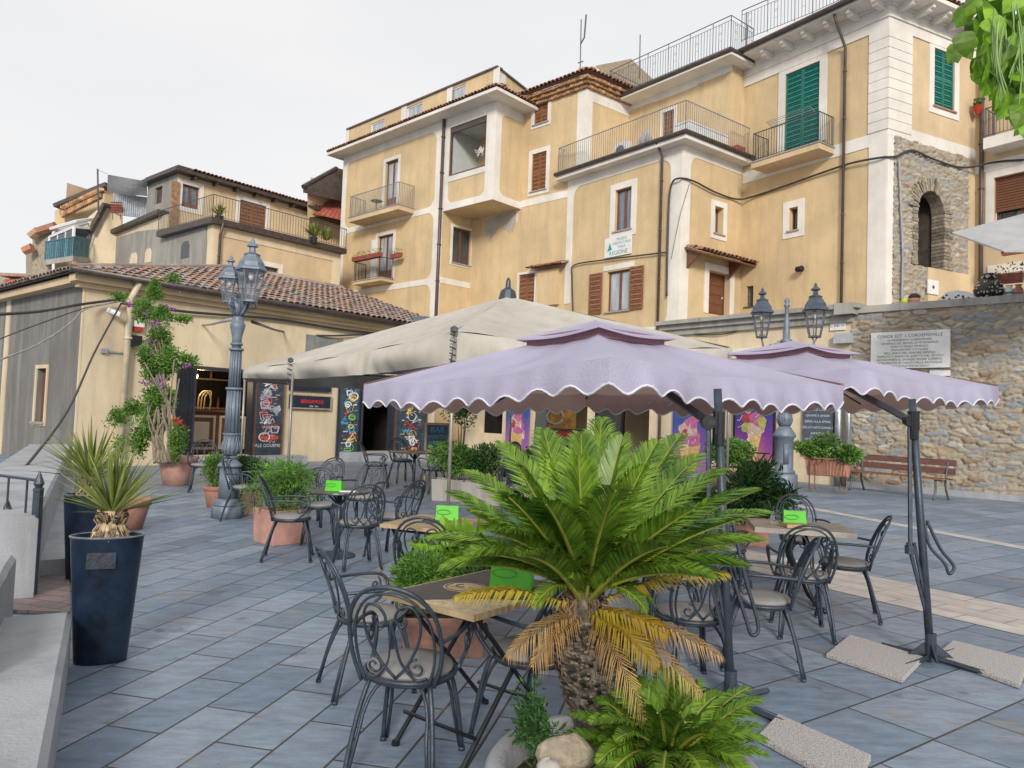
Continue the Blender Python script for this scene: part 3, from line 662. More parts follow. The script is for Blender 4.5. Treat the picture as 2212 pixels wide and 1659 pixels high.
# attic set back on the roof
PA = Pl(PLt.P(u(PLt,752,285,-1.2), 0, -1.2), PLt.P(u(PLt,1073,160,-1.2), 0, -1.2)); za = PA.uz(900, 219)[1]; za0 = ez
aw = [PA.rect(801,262,830,290), PA.rect(878,226,912,259), PA.rect(968,187,1006,223)]
wall(PA, th, 0, PA.L, za0, za, aw, OCH, 'attic_wall')
PA2 = Pl(PA.P(PA.L, 0), hit(PA.P(PA.L,0), dirv(31.5), 1150, 180)); wall(PA2, th, 0, PA2.L, za0, za, [], OCH, 'attic_side_wall')
for h in aw: window(PA, th, h, 'single', 0, fm=WHITE, gm=GLASSL, sill=False, name='attic_window', rec=.1)
at_ = MB()
for x0, x1 in ((751,757),(868,879),(965,976),(1064,1077)):
    a_, b_ = u(PA, x0, 230), u(PA, x1, 230); PA.box(at_, a_, b_, za0, za, -.002, .03, .5)
PA2.box(at_, 0, .9, za0, za, -.002, .02, .5); at_.build('attic_pilasters', TRIM, th)
cp = MB(); PA.box(cp, -.1, PA.L+.1, za, za+.09, -.35, .1, .5); PA2.box(cp, .11, PA2.L, za, za+.09, -.35, .1, .5); cp.build('coping', PIPE, th)
close_volume(th, [K0, K0-PLt.n*7, Vector((K2.x,K2.y,0))-PLt.n*7.5, K2], 0, ez, OCH)
close_volume(th, [PA.P(0,0), PA.P(0,0,-5), PA.P(PA.L,0,-5)+PA2.d*1, PA2.P(PA2.L,0), PA.P(PA.L,0)], za0, za, OCH, 'attic_rear', k1=2)
# ================================================================ MIDDLE HOUSE (M) with stepped brick cornice
mh = wthing('ochre_house', 'ochre house with brick cornice under its tiles, between loggia house and railed terrace', 'house', (KM.x, KM.y, 0))
uM1 = PM.L; zM = z(PM, 1200, 215)
hs_ = [PM.rect(1155,220,1184,266), PM.rect(1149,330,1180,411), PM.rect(1121,592,1155,656)]
wall(PM, mh, 0, uM1, 0, zM, hs_, OCH)
window(PM, mh, hs_[0], 'shut', .2, sill=True); window(PM, mh, hs_[1], 'shut', .22, sill=True); window(PM, mh, hs_[2], 'shut', .12, sill=False)
zb = z(PM, 1180, 429); mt = MB(); PM.box(mt, u(PM,1125,445), uM1-.6, zb-.18, zb+.18, -.002, .022, .5); PM.box(mt, uM1-.55, uM1, zb, zM, -.002, .024, .5)
PMs = Pl(KM, hit(KM, dirv(52), 1376, 240)); wall(PMs, mh, 0, PMs.L, 0, zM, [], OCH, 'side_wall')
PMs.box(mt, 0, .4, zb, zM, -.002, .02, .5); PMs.box(mt, .4, PMs.L, zM-.55, zM, -.002, .02, .5); mt.build('white_bands', TRIM, mh)
um0 = u(PM, 1141, 225); bc = MB(); rr = random.Random(4)
for k in range(3):
    ro = .12+.14*k; zz = zM+.17*k
    for (pl, s0, s1) in ((PM, um0-.2, uM1+ro), (PMs, 0.0, PMs.L)):
        n = int((s1-s0)/.26)
        for i in range(n):
            a_ = s0+i*(s1-s0)/n; pl.box(bc, a_+.015, a_+(s1-s0)/n-.015, zz+.01, zz+.15, -.1, ro+rr.uniform(-.03,.03)+.05, rr.random())
bc.build('brick_cornice', BRICKY, mh)
rt = MB(); zr = zM+.55
Kc = miter(KM, PM.n, .62, PMs.n, .62)
tile_edge(rt, PM.P(um0-.2, zr, .62), Vector((Kc.x,Kc.y,zr)), PM.n, .26, .42, -.4, 5, 2); tile_edge(rt, Vector((Kc.x,Kc.y,zr)), PMs.P(PMs.L, zr, .62), PMs.n, .26, .42, -.4, 6, 2)
rt.build('roof', TILER, mh)
close_volume(mh, [Vector((K2.x,K2.y,0)), Vector((K2.x,K2.y,0))-PM.n*7, PMs.P(PMs.L,0)-PM.n*3, PMs.P(PMs.L,0), KM], 0, zM+.5, OCH, k1=1)
# patch of flaking limewash below the bay
fl = MB(); a_, b_, c_, d_ = PM.rect(1048,462,1117,515)
rp = random.Random(3)
pts = [(a_,d_-.5),(a_+.7,d_-.2),(b_-.1,d_),(b_,c_+(d_-c_)*.35),(b_-.6,c_+(d_-c_)*.55),(b_-.8,c_+.1),(b_-1.4,c_+.5),(a_+1.1,c_),(a_+.7,c_+(d_-c_)*.5),(a_+.2,c_+(d_-c_)*.45)]

nst = 34
for i in range(nst):
    x0_ = a_+(b_-a_)*i/nst; f_ = i/nst; ln = (d_-c_)*(.25+.5*abs(math.sin(f_*5.5+.6)))*rp.uniform(.6,1.2); tp_ = (b_-x0_)*.0+rp.uniform(0,.08)
    PM.box(fl, x0_, x0_+(b_-a_)/nst, d_-ln-.25*(1-f_), d_-.25*(1-f_)+.1-tp_, -.001, .005+.0004*(i%3), .5); fl.build('flaking_limewash', TRIM, mh)
# antenna masts
def antenna(px, py0, py1, Y, label, fork=False):
    p0, p1 = AT(px, py0, Y), AT(px+(py0-py1)*.02, py1, Y); mb = MB(); mb.tube([p0, p1], .03, 5)
    if fork: mb.tube([p0.lerp(p1,.55), p0.lerp(p1,.55)+Vector((.18,0,.35)), p1+Vector((.25,0,.25))], .045, 5); mb.tube([p0.lerp(p1,.2)+Vector((-.12,0,0)), p0.lerp(p1,.2)+Vector((.15,0,.1))], .03, 4)
    one('antenna', mb, IRON, label, 'antenna')
antenna(1253, 160, 42, 36.5, 'forked grey antenna mast rising from the brick-corniced roof', True)
antenna(1381, 170, 75, 37, 'thin bare antenna pole beside the thatched roof hut')
antenna(1611, 132, 26, 35, 'thin pole standing at the corner of the high roof railing')
# thatch hut on the roof
ht = wthing('roof_hut', 'straw-coloured reed thatched hut roof rising behind the brick cornice', 'hut', tuple(AT(1330, 230, 37)))
hm_ = MB(); P = lambda x,y,Y: AT(x,y,Y)
r1, r2 = P(1296,136,36.6), P(1366,130,40); hm_.poly([P(1286,142,39.2), P(1363,127,41.5), P(1438,196,41.5), P(1380,245,39.4)]); hm_.poly([P(1286,142,39.2), P(1363,127,41.5), P(1300,150,43)]); hm_.build('thatch_roof', THATCH, ht)
hs2 = MB(); hs2.poly([P(1438,196,41.5), P(1380,245,39.4), P(1380,300,39.4), P(1438,300,41.5)]); hs2.build('hut_wall', STW, ht)
# small awning of tiles between M and the central house
aw_ = wthing('tiled_canopy', 'narrow red tiled window canopy beside the brown shuttered window above the tent', 'canopy', tuple(PM.P(u(PM,1190,580), z(PM,1190,583)))); am = MB()
pa_, pb_ = PM.P(u(PM,1152,586), z(PM,1152,586), .55), PM.P(u(PM,1227,572), z(PM,1190,580), .55)
tile_edge(am, pa_, pb_, PM.n, .2, .35, -.4, 8, 2); am.build('tiles', TILER, aw_)
ab = MB(); PM.box(ab, u(PM,1165,600), uM1-1.3, z(PM,1190,660), z(PM,1190,584), 0, .22, .5); ab.build('boxed_wall', OCH, aw_)
# ================================================================ CENTRAL HOUSE
chs = wthing('central_house', 'ochre house with white corner pilaster and railed roof terrace, in the middle of the row', 'house', (K4.x, K4.y, 0))
zc1 = z(PC, 1476, 312); zt = zc1+.12
h1, h2 = PC.rect(1329,407,1364,497), PC.rect(1311,584,1361,672)
wall(PC, chs, 0, PC.L, 0, zc1, [h1, h2], OCH)
hA = PCs.rect(1543,447,1562,506); hD = PCs.rect(1530,588,1576,681)
wall(PCs, chs, 0, PCs.L, 0, zc1, [hA+(.35,), hD+(.35,)], OCH, 'side_wall')
window(PC, chs, h1, 'glass', .3, gm=GLASS); 
lf_ = [(u(PC,1275,630), u(PC,1302,630)), (u(PC,1362,630), u(PC,1391,630))]
window(PC, chs, h2, 'glass', 0, gm=GLASSL, leaf=lf_)
lt = MB(); PC.box(lt, h2[0]-.25, h2[1]+.2, h2[3]+.06, h2[3]+.3, -.002, .03, .5); lt.build('lintel', TRIM, chs)
window(PCs, chs, hA, 'single', .25, gm=GLASSL, rec=.33)
window(PCs, chs, hD, 'door', .3, fm=WOOD, rec=.33, sill=False, name='front_door', tbottom=False)
ct = MB()
PC.box(ct, PC.L-.62, PC.L, 0, zc1, -.002, .03, .5); PCs.box(ct, 0.0, .5, 0, zc1, -.002, .028, .5)
PC.box(ct, 0, .42, z(PC,1235,655), zc1, -.002, .03, .5)
PC.box(ct, .42, PC.L-.62, zc1-.42, zc1, -.002, .026, .5); PCs.box(ct, .5, PCs.L, zc1-.38, zc1, -.002, .024, .5)
zl = z(PC,1430,708); PC.box(ct, .42, PC.L-.62, zl-.3, zl+.08, -.002, .026, .5)
fillets(ct, PC, .42, PC.L-.62, zl+.08, zc1-.42, .55, o1=.026, corners='bcd'); fillets(ct, PCs, .5, PCs.L, zc1-3, zc1-.38, .45, corners='d')
ct.build('white_bands', TRIM, chs)
# terrace slab, gutter, railing
ovh = .55; KQ = miter(K4, PC.n, ovh, PCs.n, ovh)
ring = [PC.P(-.35,0,-2.5), PC.P(-.35,0,ovh), KQ, PCs.P(PCs.L-.05,0,ovh), PCs.P(PCs.L-.05,0,-1)]
tsl = MB(); eaveslab(zc1, zc1+.22, tsl, ring); tsl.build('terrace_slab', TRIM, chs)
gt_ = MB(); gp = [ring[1]+PC.n*.07+Vector((0,0,zc1+.26)), KQ+PC.n*.06+PCs.n*.06+Vector((0,0,zc1+.26)), ring[3]+PCs.n*.07+Vector((0,0,zc1+.26))]; gt_.tube(gp, .10, 8); gt_.build('gutter', GUT, chs)
rb_ = [p+Vector((0,0,zc1+.3)) for p in (PC.P(-.3,0,-.3), PC.P(-.3,0,ovh-.12), KQ-PC.n*.1-PCs.n*.1, PCs.P(PCs.L-.15,0,ovh-.12))]
railing(chs, rb_, 1.35, .14, RAILG, 'terrace_railing')
# upper storey set back on the terrace
SW = hit(K4, PCs.d, 1579, 250); WL = hit(SW, PC.d, 1366, 300); PW = Pl(WL, SW); zw = z(PW, 1500, 180)+.0
zw = z(PW, 1577, 142)
hw = PW.rect(1432,240,1456,300)
wall(PW, chs, -1.2, PW.L, zc1, zw, [hw], OCH, 'upper_wall'); window(PW, chs, hw, 'shut', .16, sill=False, name='terrace_door')
PWs = Pl(SW, K5); wall(PWs, chs, 0, PWs.L, zc1, zw, [], OCH, 'upper_side_wall')
wtr = MB(); PW.box(wtr, u(PW,1430,280)-.5, u(PW,1505,250), zw-.35, zw, -.002, .03, .5); PW.box(wtr, -1.2, PW.L, zw-.28, zw-.002, -.001, .02, .5); wtr.build('frieze', TRIM, chs)
ov2 = .9; SQ = miter(SW, PW.n, ov2, PWs.n, .6)
ring2 = [PW.P(-1.0,0,-4), PW.P(-1.0,0,ov2), SQ, PWs.P(PWs.L,0,.6), PWs.P(PWs.L,0,-3)]
us = MB(); eaveslab(zw, zw+.14, us, ring2); us.build('upper_eaves', TRIM, chs)
g2 = MB(); g2.tube([ring2[1]+Vector((0,0,zw+.2)), SQ+Vector((0,0,zw+.2)), PWs.P(PWs.L,0,.55)+Vector((0,0,zw+.2))], .11, 8)
eaveslab(zw+.141, zw+.34, g2, [PW.P(-1.0,0,-4), PW.P(-1.0,0,ov2-.15), SQ-PW.n*.1-PWs.n*.1, PWs.P(PWs.L,0,.45), PWs.P(PWs.L,0,-3)]); g2.build('upper_gutter', GUT, chs)
zR = zw+.36
rl = [PW.P(-1.0,zR,-2.5), PW.P(-1.0,zR,.75), Vector((SQ.x,SQ.y,zR))-PW.n*.15-PWs.n*.15, PWs.P(PWs.L,zR,.4)]
railing(chs, rl, 1.5, .16, IRON, 'roof_railing', post=8, ornate=True)
close_volume(chs, [WL-PW.d*1.2, WL-PW.d*1.2-PW.n*5, K5-PW.n*5, K5], zc1, zw+.3, OCH, 'upper_rear_wall')
close_volume(chs, [K3, K3-PC.n*8, K5-PC.n*8, K5], 0, zc1, OCH)
# things on the terrace
def on_plane(pl, px, py, out): a_, b_ = pl.uz(px, py, out); return pl.P(a_, b_, out)
ac = wthing('air_conditioner', 'white air conditioner unit standing behind the terrace railing bars', 'air conditioner', tuple(PC.P(u(PC,1343,330,-.3), zt+.1, -.3)))
am_ = MB(); a_ = u(PC,1343,330,-.3); PC.box(am_, a_-.4, a_+.4, zt+.15, zt+1.05, -.5, -.2); am_.build('casing', WHITE, ac); fm_ = MB()
fm_.lathe([(.26,0),(.28,.03),(.2,.04)], 14, PC.P(a_,zt+.62,-.19), Rm=PC.M() @ Matrix.Rotation(R(-90),3,'X')); fm_.build('fan_grille', IRON, ac)
sh = wthing('folded_parasol', 'folded pale parasol bundle leaning inside the terrace railing', 'parasol', tuple(PC.P(u(PC,1395,320,-.6), zt+.1, -.6)))
sm_ = MB(); a_ = u(PC,1395,320,-.6)
for k in range(7): sm_.tube([PC.P(a_-.3+.1*k, zt+.2, -.6), PC.P(a_-.2+.1*k+rng.uniform(-.2,.2), zt+.9, -.5), PC.P(a_+.1, zt+1.5, -.6)], [.05,.09,.02], 5)
sm_.build('canvas', SAIL, sh)
cb = wthing('storage_chest', 'large white storage chest against the side of the roof terrace', 'chest', tuple(PCs.P(1.2, zt+.1, -.2)))
cm_ = MB(); a_, b_ = .5, PCs.L-.9; PCs.box(cm_, a_, b_, zt+.15, zt+1.05, -.9, -.15); cm_.build('body', WHITE, cb); cl_ = MB(); PCs.box(cl_, a_-.03, b_+.03, zt+1.06, zt+1.14, -.93, -.12); cl_.build('lid', WHITE, cb)
cbx = wthing('red_crate', 'small red crate on the terrace beside the white chest', 'crate', tuple(PCs.P(PCs.L-.6, zt+.1, .1))); cq = MB()
for k in range(6): PCs.box(cq, PCs.L-.85, PCs.L-.25, zt+.14+.09*k, zt+.2+.09*k, -.1, .3)
cq.build('slats', REDP, cbx)
# sign with green lettering
sg = wthing('wall_sign', 'white enamel sign with teal lettering under the middle window', 'sign', tuple(PC.P(u(PC,1336,532), z(PC,1336,532), .05)))
s0, s1, s2, s3 = PC.rect(1308,511,1366,553); sm2 = MB(); PC.box(sm2, s0, s1, s2, s3, .03, .07); sm2.build('panel', WHITE, sg)
L_ = MB(); cu_ = (s0+s1)/2+.14*(s1-s0); hh = (s3-s2)
for i, (t_, sz) in enumerate((('MUSEO', .17), ('LABORATORIO', .145), ('DELLA', .14))): letters(PC, cu_, s3-hh*(.16+.19*i), t_, hh*sz*1.25, .075, L_)
letters(PC, (s0+s1)/2+.03*(s1-s0), s2+hh*.17, 'REGIONE', hh*.30, .075, L_)
L_.build('lettering', TEAL, sg); lg = MB(); a_ = s0+.12*(s1-s0)
lg.prism([PC.P(a_,s3-hh*.7,.072), PC.P(a_+.28,s3-hh*.62,.072), PC.P(a_+.14,s3-hh*.25,.072), PC.P(a_+.08,s3-hh*.45,.072)], PC.n*.004); lg.build('emblem', TEAL, sg)
# ================================================================ RIGHT HOUSE with quoins and cornice
rh = wthing('corner_house', 'big ochre corner house with white quoined corner, bracketed cornice and green shutters', 'house', (E1.x, E1.y, 0))
zc = PR.uz(1917, 60)[1]                        # underside of entablature
hg = PR.rect(1696,147,1770,318); hB = PR.rect(1705,448,1724,498); hN = (u(PR,1612,640), u(PR,1627,640), z(PR,1618,662), z(PR,1618,618))
wall(PR, rh, 0, PR.L, 0, zc+.6, [hg, hB+(.3,), hN+(.5,)], OCH)
hG2 = PF.rect(2017,111,2061,236)
ax0, ax1 = u(PF,1978,500), u(PF,2036,500); az0 = z(PF,2005,578); az1 = z(PF,2008,412)
zb2 = z(PF,1925,292)
wall(PF, rh, 0, PF.L, zb2, zc+.6, [hG2], OCH2, 'right_wall')
# stone part around the arch, plastered strip beside it
acx, ar = (ax0+ax1)/2, (ax1-ax0)/2
def in_arch(U_, Z_): return ax0 < U_ < ax1 and Z_ > az0 and (Z_ < az1-ar or (U_-acx)**2+(Z_-(az1-ar))**2 < ar*ar)
us1 = u(PF,2090,450)
relief(PF, rh, .32, us1, az0-2.2, zb2, RUBBLE, 'stone_wall', (.42,.12), .05, .09, in_arch, 9, side=False)
pw = MB(); PF.box(pw, us1, PF.L, 2, zb2, -.3, .03, .5)
PF.box(pw, acx-.2, us1+.01, az0-2.2, az0-.02, -.3, .115, .5); pw.build('plaster_patch', OCH2, rh)
# voussoirs
vo_ = MB(); n = 26; rr = random.Random(6)
for i in range(n):
    a_ = math.pi*(i+.5)/n; w_ = math.pi*ar/n*.42; ln = rr.uniform(.42,.6)
    c_ = Vector((acx-math.cos(a_)*(ar+ln/2-.04), az1-ar+math.sin(a_)*(ar+ln/2-.04))); rd = Vector((-math.cos(a_), math.sin(a_))); tg = Vector((-rd.y, rd.x))
    q = [c_+rd*sx*ln/2+tg*sy*w_ for sx, sy in ((-1,-1),(1,-1),(1,1),(-1,1))]
    vo_.prism([PF.P(p.x,p.y,-.45) for p in q], PF.n*(.55+rr.uniform(-.02,.03)), rr.random())
for i in range(16):
    zz = az0+(az1-ar-az0)*(i+.5)/16; hh_ = (az1-ar-az0)/16*.44; ln = rr.uniform(.3,.55)
    PF.box(vo_, ax1-.03, ax1+ln, zz-hh_, zz+hh_, -.45, .1+rr.uniform(-.02,.03), rr.random())
    PF.box(vo_, ax0-ln*.6, ax0+.03, zz-hh_, zz+hh_, -.45, .09+rr.uniform(-.02,.02), rr.random())
vo_.build('stone_arch', mat('arch_stone', (.25,.225,.19), .9, .35, 6, .7, 25, tint=.35, col2=(.34,.29,.21)), rh)
# passage behind the arch
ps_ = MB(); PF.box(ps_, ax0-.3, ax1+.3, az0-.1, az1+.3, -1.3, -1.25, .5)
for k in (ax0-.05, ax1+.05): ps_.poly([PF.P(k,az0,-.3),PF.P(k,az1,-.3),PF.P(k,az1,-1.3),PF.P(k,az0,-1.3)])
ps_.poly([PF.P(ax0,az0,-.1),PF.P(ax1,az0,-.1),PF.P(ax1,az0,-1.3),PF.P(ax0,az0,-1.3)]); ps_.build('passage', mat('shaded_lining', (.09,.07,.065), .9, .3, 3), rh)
ad = MB(); dz = (az1-az0); PF.box(ad, ax0+.1, ax1-.15, az0, az0+dz*.62, -1.24, -1.14, .5)
for k in range(2):
    a_ = ax0+.2+k*(ax1-ax0-.4)/2; PF.box(ad, a_, a_+(ax1-ax0-.6)/2, az0+.25, az0+dz*.5, -1.14, -1.11, .8)
ad.build('panelled_door', mat('dark_green_door', (.035,.05,.055), .5, .3, 6, .2, 20), rh)
gr_ = MB()
for k in range(7): a_ = ax0+.15+k*.13; gr_.tube([PF.P(a_,az0+dz*.64,-1.15), PF.P(a_,az0+dz*.8,-1.15)], .015, 4)
gr_.build('fanlight_grille', IRON, rh)
# green shutters
window(PR, rh, hg, 'shut', .34, sm=GREEN, sill=False, name='balcony_shutters', tbottom=False); window(PF, rh, hG2, 'shut', .3, sm=GREEN, sill=True, sillm=TERRA, name='shuttered_window')
window(PR, rh, hB, 'single', .3, gm=GLASSD, rec=.28)
nm = MB(); PR.box(nm, hN[0], hN[1], hN[2], hN[3], -.5, -.42); nm.build('niche_back', GUT, rh); nb = MB()
for k in range(5): a_ = hN[0]+(hN[1]-hN[0])*(k+.5)/5; nb.tube([PR.P(a_,hN[2],-.1), PR.P(a_,hN[3],-.1)], .012, 4)
for k in range(3): b_ = hN[2]+(hN[3]-hN[2])*(k+.5)/3; nb.tube([PR.P(hN[0],b_,-.1), PR.P(hN[1],b_,-.1)], .012, 4)
PR.box(nb, hN[0]-.1, hN[1]+.1, hN[2]-.06, hN[2], -.1, .06); nb.build('niche_grille', IRON, rh)
b3, gu0, gu1, gt3 = balcony(PR, rh, (1622, 366), (1769, 318), 1.1, .24, OCH2, 1.25, DARKM, .13, um=CONC)
# drying rack on green balcony
dr = wthing('drying_rack', 'pale wire clothes rack hooked over the green-shuttered balcony', 'drying rack', tuple(PR.P((gu0+gu1)/2, gt3+1.2, 1.1))); dm = MB()
for k in range(4): dm.tube([PR.P(gu0+.9,gt3+1.3+.04*k,.85+.12*k), PR.P(gu1-.3,gt3+1.3+.04*k,.85+.12*k)], .012, 4)
dm.tube([PR.P(gu0+.9,gt3+1.3,.85), PR.P(gu0+.9,gt3+1.45,1.3), PR.P(gu1-.3,gt3+1.45,1.3), PR.P(gu1-.3,gt3+1.3,.85)], .014, 4); dm.build('wires', SILV, dr)
# bands, quoins, entablature
rb = MB(); zb3 = PR.uz(1860, 312)[1]
PR.box(rb, .02, PR.L-.0, zb3-.22, zb3+.28, -.002, .03, .5)
PR.box(rb, PR.L-.72, PR.L, 0, zb3-.22, -.002, .035, .5); PF.box(rb, .0, .36, 2, zb2-.03, -.002, .034, .5)
PF.box(rb, 0, PF.L, zb2-.02, zb2+.45, -.002, .031, .5)
rb.build('white_bands', TRIM, rh)
qn = MB(); nq = 10; q0, q1 = zb3+.30, zc+.02; qh = (q1-q0)/nq; wq, wf = u(PR,1917,200)-u(PR,1876,200), u(PF,1968,200)
for i in range(nq):
    zz0, zz1 = q0+i*qh+.02, q0+(i+1)*qh-.02
    PR.box(qn, PR.L-wq, PR.L+.05, zz0, zz1, -.002, .05, .5); PF.box(qn, .003, wf, zz0, zz1, -.002, .052, .5)
PR.box(qn, PR.L-wq+.01, PR.L+.02, q0, q1, -.002, .03, .5); PF.box(qn, .004, wf-.01, q0, q1, -.002, .031, .5)
qn.build('quoins', TRIM, rh)
en = MB(); H = z(PR,1917,8)-zc
for k, (h0, h1_, o_) in enumerate(((0,.42,.05),(.42,.5,.11),(.5,.9,.06),(.9,1.0,.14))):
    PR.box(en, .0, PR.L+o_*.7, zc+H*h0, zc+H*h1_-.003, -.003-.001*k, o_, .5); PF.box(en, .001, PF.L, zc+H*h0, zc+H*h1_-.003, -.003-.001*k, o_+.001, .5)
cz = zc+H; oc = 1.0; CQ = miter(E1, PR.n, oc, PF.n, oc)
ring3 = [PR.P(0,0,-3), PR.P(-.0,0,oc), CQ, PF.P(PF.L-.15,0,oc), PF.P(PF.L-.15,0,-2)]
eaveslab(cz, cz+.16, en, ring3)
en.build('cornice', TRIM, rh)
for pl, s0, s1 in ((PR, .5, PR.L-.2), (PF, .5, PF.L)):
    n = int((s1-s0)/.95)
    for i in range(n+1):
        a_ = s0+i*(s1-s0)/max(1,n); br = MB()
        pl.box(br, a_-.09, a_+.09, cz-.26, cz-.002, .0, .55, .5); pl.box(br, a_-.07, a_+.07, cz-.16, cz-.004, .55, .85, .5)
        br.lathe([(.10,-.1),(.10,.1)], 8, pl.P(a_, cz-.17, .62), Rm=pl.M() @ Matrix.Rotation(R(90),3,'Y')); br.build('bracket', TRIM, rh)
rt2 = MB(); Cz = cz+.17
tile_edge(rt2, Vector((*ring3[1].xy,Cz)), Vector((*CQ.xy,Cz)), PR.n, .24, .4, -.32, 12, 8); tile_edge(rt2, Vector((*CQ.xy,Cz)), Vector((*ring3[3].xy,Cz)), PF.n, .24, .4, -.32, 13, 8); rt2.build('roof_tiles', TILER, rh)
g3 = MB(); g3.tube([Vector((*ring3[1].xy,Cz+.02))+PR.n*.08, Vector((*CQ.xy,Cz+.02))+PR.n*.08], .12, 8); g3.build('gutter', GUT, rh)
# high terrace railing over the cornice
zq = Cz+.9; railing(rh, [PR.P(0,zq,.3), PR.P(PR.L*.5,zq,-.1), PR.P(PR.L+.4,zq,-.2)], 1.5, .16, IRON, 'roof_railing', post=8, ornate=True)
up = MB(); a_ = Pl(PF.P(.8,0,-1.5), PF.P(PF.L+1,0,-1.5)); wall(a_, rh, 0, a_.L, cz, cz+4, [], OCH2, 'upper_storey')
close_volume(rh, [K5, K5-PR.n*6, E2-PF.n*6, E2, E1], 0, zc+.6, OCH, k1=1)
lampn = wthing('wall_lamp', 'small black spotlight fixed to the blank wall below the square window', 'lamp', tuple(PR.P(u(PR,1735,580), z(PR,1735,585), .1)))
lm = MB(); p_ = PR.P(u(PR,1735,580), z(PR,1735,583), 0); lm.lathe([(.05,-.2),(.12,-.14),(.14,.1),(.10,.16)], 10, p_+PR.n*.25, Rm=PR.M() @ Matrix.Rotation(R(90),3,'Y')); lm.tube([p_, p_+PR.n*.25], .03); lm.build('head', BLACKM, lampn)
# tiled door canopy at the inner corner
dc = wthing('door_canopy', 'small tiled canopy on timber brackets above the front door in the corner', 'canopy', tuple(on_plane(PCs,1575,560,.1)))
cA = on_plane(PCs, 1512, 539, .85); zA = cA.z; dt = MB(); Bp = PCs.P(PCs.L-.0, zA, .85)
bl = MB(); a0 = (cA-PCs.o).dot(PCs.d); e_ = PCs.L+1.2
pts_ = [PCs.P(a0,zA-.06,.85), PCs.P(PCs.L+.55,zA-.06,.85), PCs.P(PCs.L+.55,zA+.25,.0), PCs.P(a0,zA+.25,.0)]
bl.prism(pts_, (0,0,-.07)); 
for k in (a0+.15, PCs.L-.9): bl.prism([PCs.P(k,zA-.1,.75), PCs.P(k,zA+.12,.02), PCs.P(k,zA-.65,.02)], PCs.d*.1)
bl.build('timber', WOOD, dc); tile_edge(dt, PCs.P(a0,zA-.02,.9), PCs.P(PCs.L+.6,zA-.02,.9), PCs.n, .27, .42, -.33, 15, 2); dt.build('tiles', TILER, dc)
# downpipes
def pipe(root, pts, m, r=.06, name='downpipe', clips=True):
    mb = MB(); mb.tube(pts, r, 8)
    if clips:
        a_, b_ = Vector(pts[-2]), Vector(pts[-1]); n = max(2, int((b_-a_).length/1.8))
        for i in range(n): p = a_.lerp(b_, (i+.5)/n); mb.lathe([(r*1.35,-.03),(r*1.35,.03)], 8, p)
    return mb.build(name, m, root, True)
up_ = u(PR,1825,400); pipe(rh, [PR.P(up_-.05,Cz,.95), PR.P(up_,Cz-.5,.75), PR.P(up_,Cz-1.3,.12), PR.P(up_,5.4,.12)], PIPE)
uq = u(PC,1431,500); pipe(chs, [PC.P(uq,zc1+.2,.55), PC.P(uq,zc1-.3,.15), PC.P(uq,4.6,.15)], PIPE)
ux = u(PLt,955,450); pipe(th, [PLt.P(ux,ez,.12), PLt.P(ux,2,.12)], PIPE, .09)
# ================================================================ R2: house at the right edge
r2 = wthing('edge_house', 'ochre house at the right edge with white balcony and brown roller shutter', 'house', (E2.x+1, E2.y-1, 0))
hw2 = PR2.rect(2147,372,2260,480); hw3 = PR2.rect(2150,120,2210,300)
wall(PR2, r2, 0, PR2.L, 0, 17, [hw2], OCH2)
w2 = window(PR2, r2, hw2, 'glass', .3, gm=GLASSD, name='shop_window', rec=.3); lv = MB(); louvre(lv, PR2, hw2[0], hw2[1], hw2[2]+.6, hw2[3], -.15, .05, False); lv.build('roller_shutter', WOOD, w2)
bx = on_plane(PR2, 2125, 318, .9); u_ = (bx-PR2.o).dot(PR2.d); bm = MB(); PR2.box(bm, u_, u_+4, bx.z-.1, bx.z+.35, 0, .95); bo = bm.build('balcony', TRIM, r2)
railing(bo, [PR2.P(u_+.05,bx.z+.36,.05), PR2.P(u_+.05,bx.z+.36,.9), PR2.P(u_+4,bx.z+.36,.9)], 1.2, .13, DARKM)
e2b = MB(); PR2.box(e2b, 0, PR2.L, bx.z-.75, bx.z-.35, -.002, .03); PR2.box(e2b, hw2[0]-.2, hw2[1]+.5, z(PR2,2170,590), z(PR2,2170,570), -.002, .05); e2b.build('white_bands', TRIM, r2)
uP = u(PR2,2122,420); pipe(r2, [PR2.P(uP,16.5,.1), PR2.P(uP,5.2,.1)], PIPE, .085)
def flowerbox(pl, px0, py, px1, out, label, name='flower_box', m=DULLR, fl=REDF, hgt=.24, z_up=0):
    u0, z0 = pl.uz(px0, py, out); u1 = pl.uz(px1, py, out)[0]; t = wthing(name, label, 'flower box', tuple(pl.P((u0+u1)/2, z0, out)))
    mb = MB(); w = .1; q = [pl.P(u0+.03,z0,out-w),pl.P(u1-.03,z0,out-w),pl.P(u1-.03,z0,out+w),pl.P(u0+.03,z0,out+w),pl.P(u0,z0+hgt,out-w-.03),pl.P(u1,z0+hgt,out-w-.03),pl.P(u1,z0+hgt,out+w+.03),pl.P(u0,z0+hgt,out+w+.03)]
    mb.hexa(q); mb.build('box', m, t)
    lf = MB(); fm = MB(); n = int((u1-u0)/.012); n = min(n, 160)
    for i in range(n):
        p = pl.P(rng.uniform(u0,u1), z0+hgt+rng.uniform(-.02,.28), out+rng.uniform(-.14,.14)); leaf(lf if i % 3 else fm, p, .09, .5)
    lf.build('leaves', BUSHG, t); fm.build('flowers', fl, t); return t
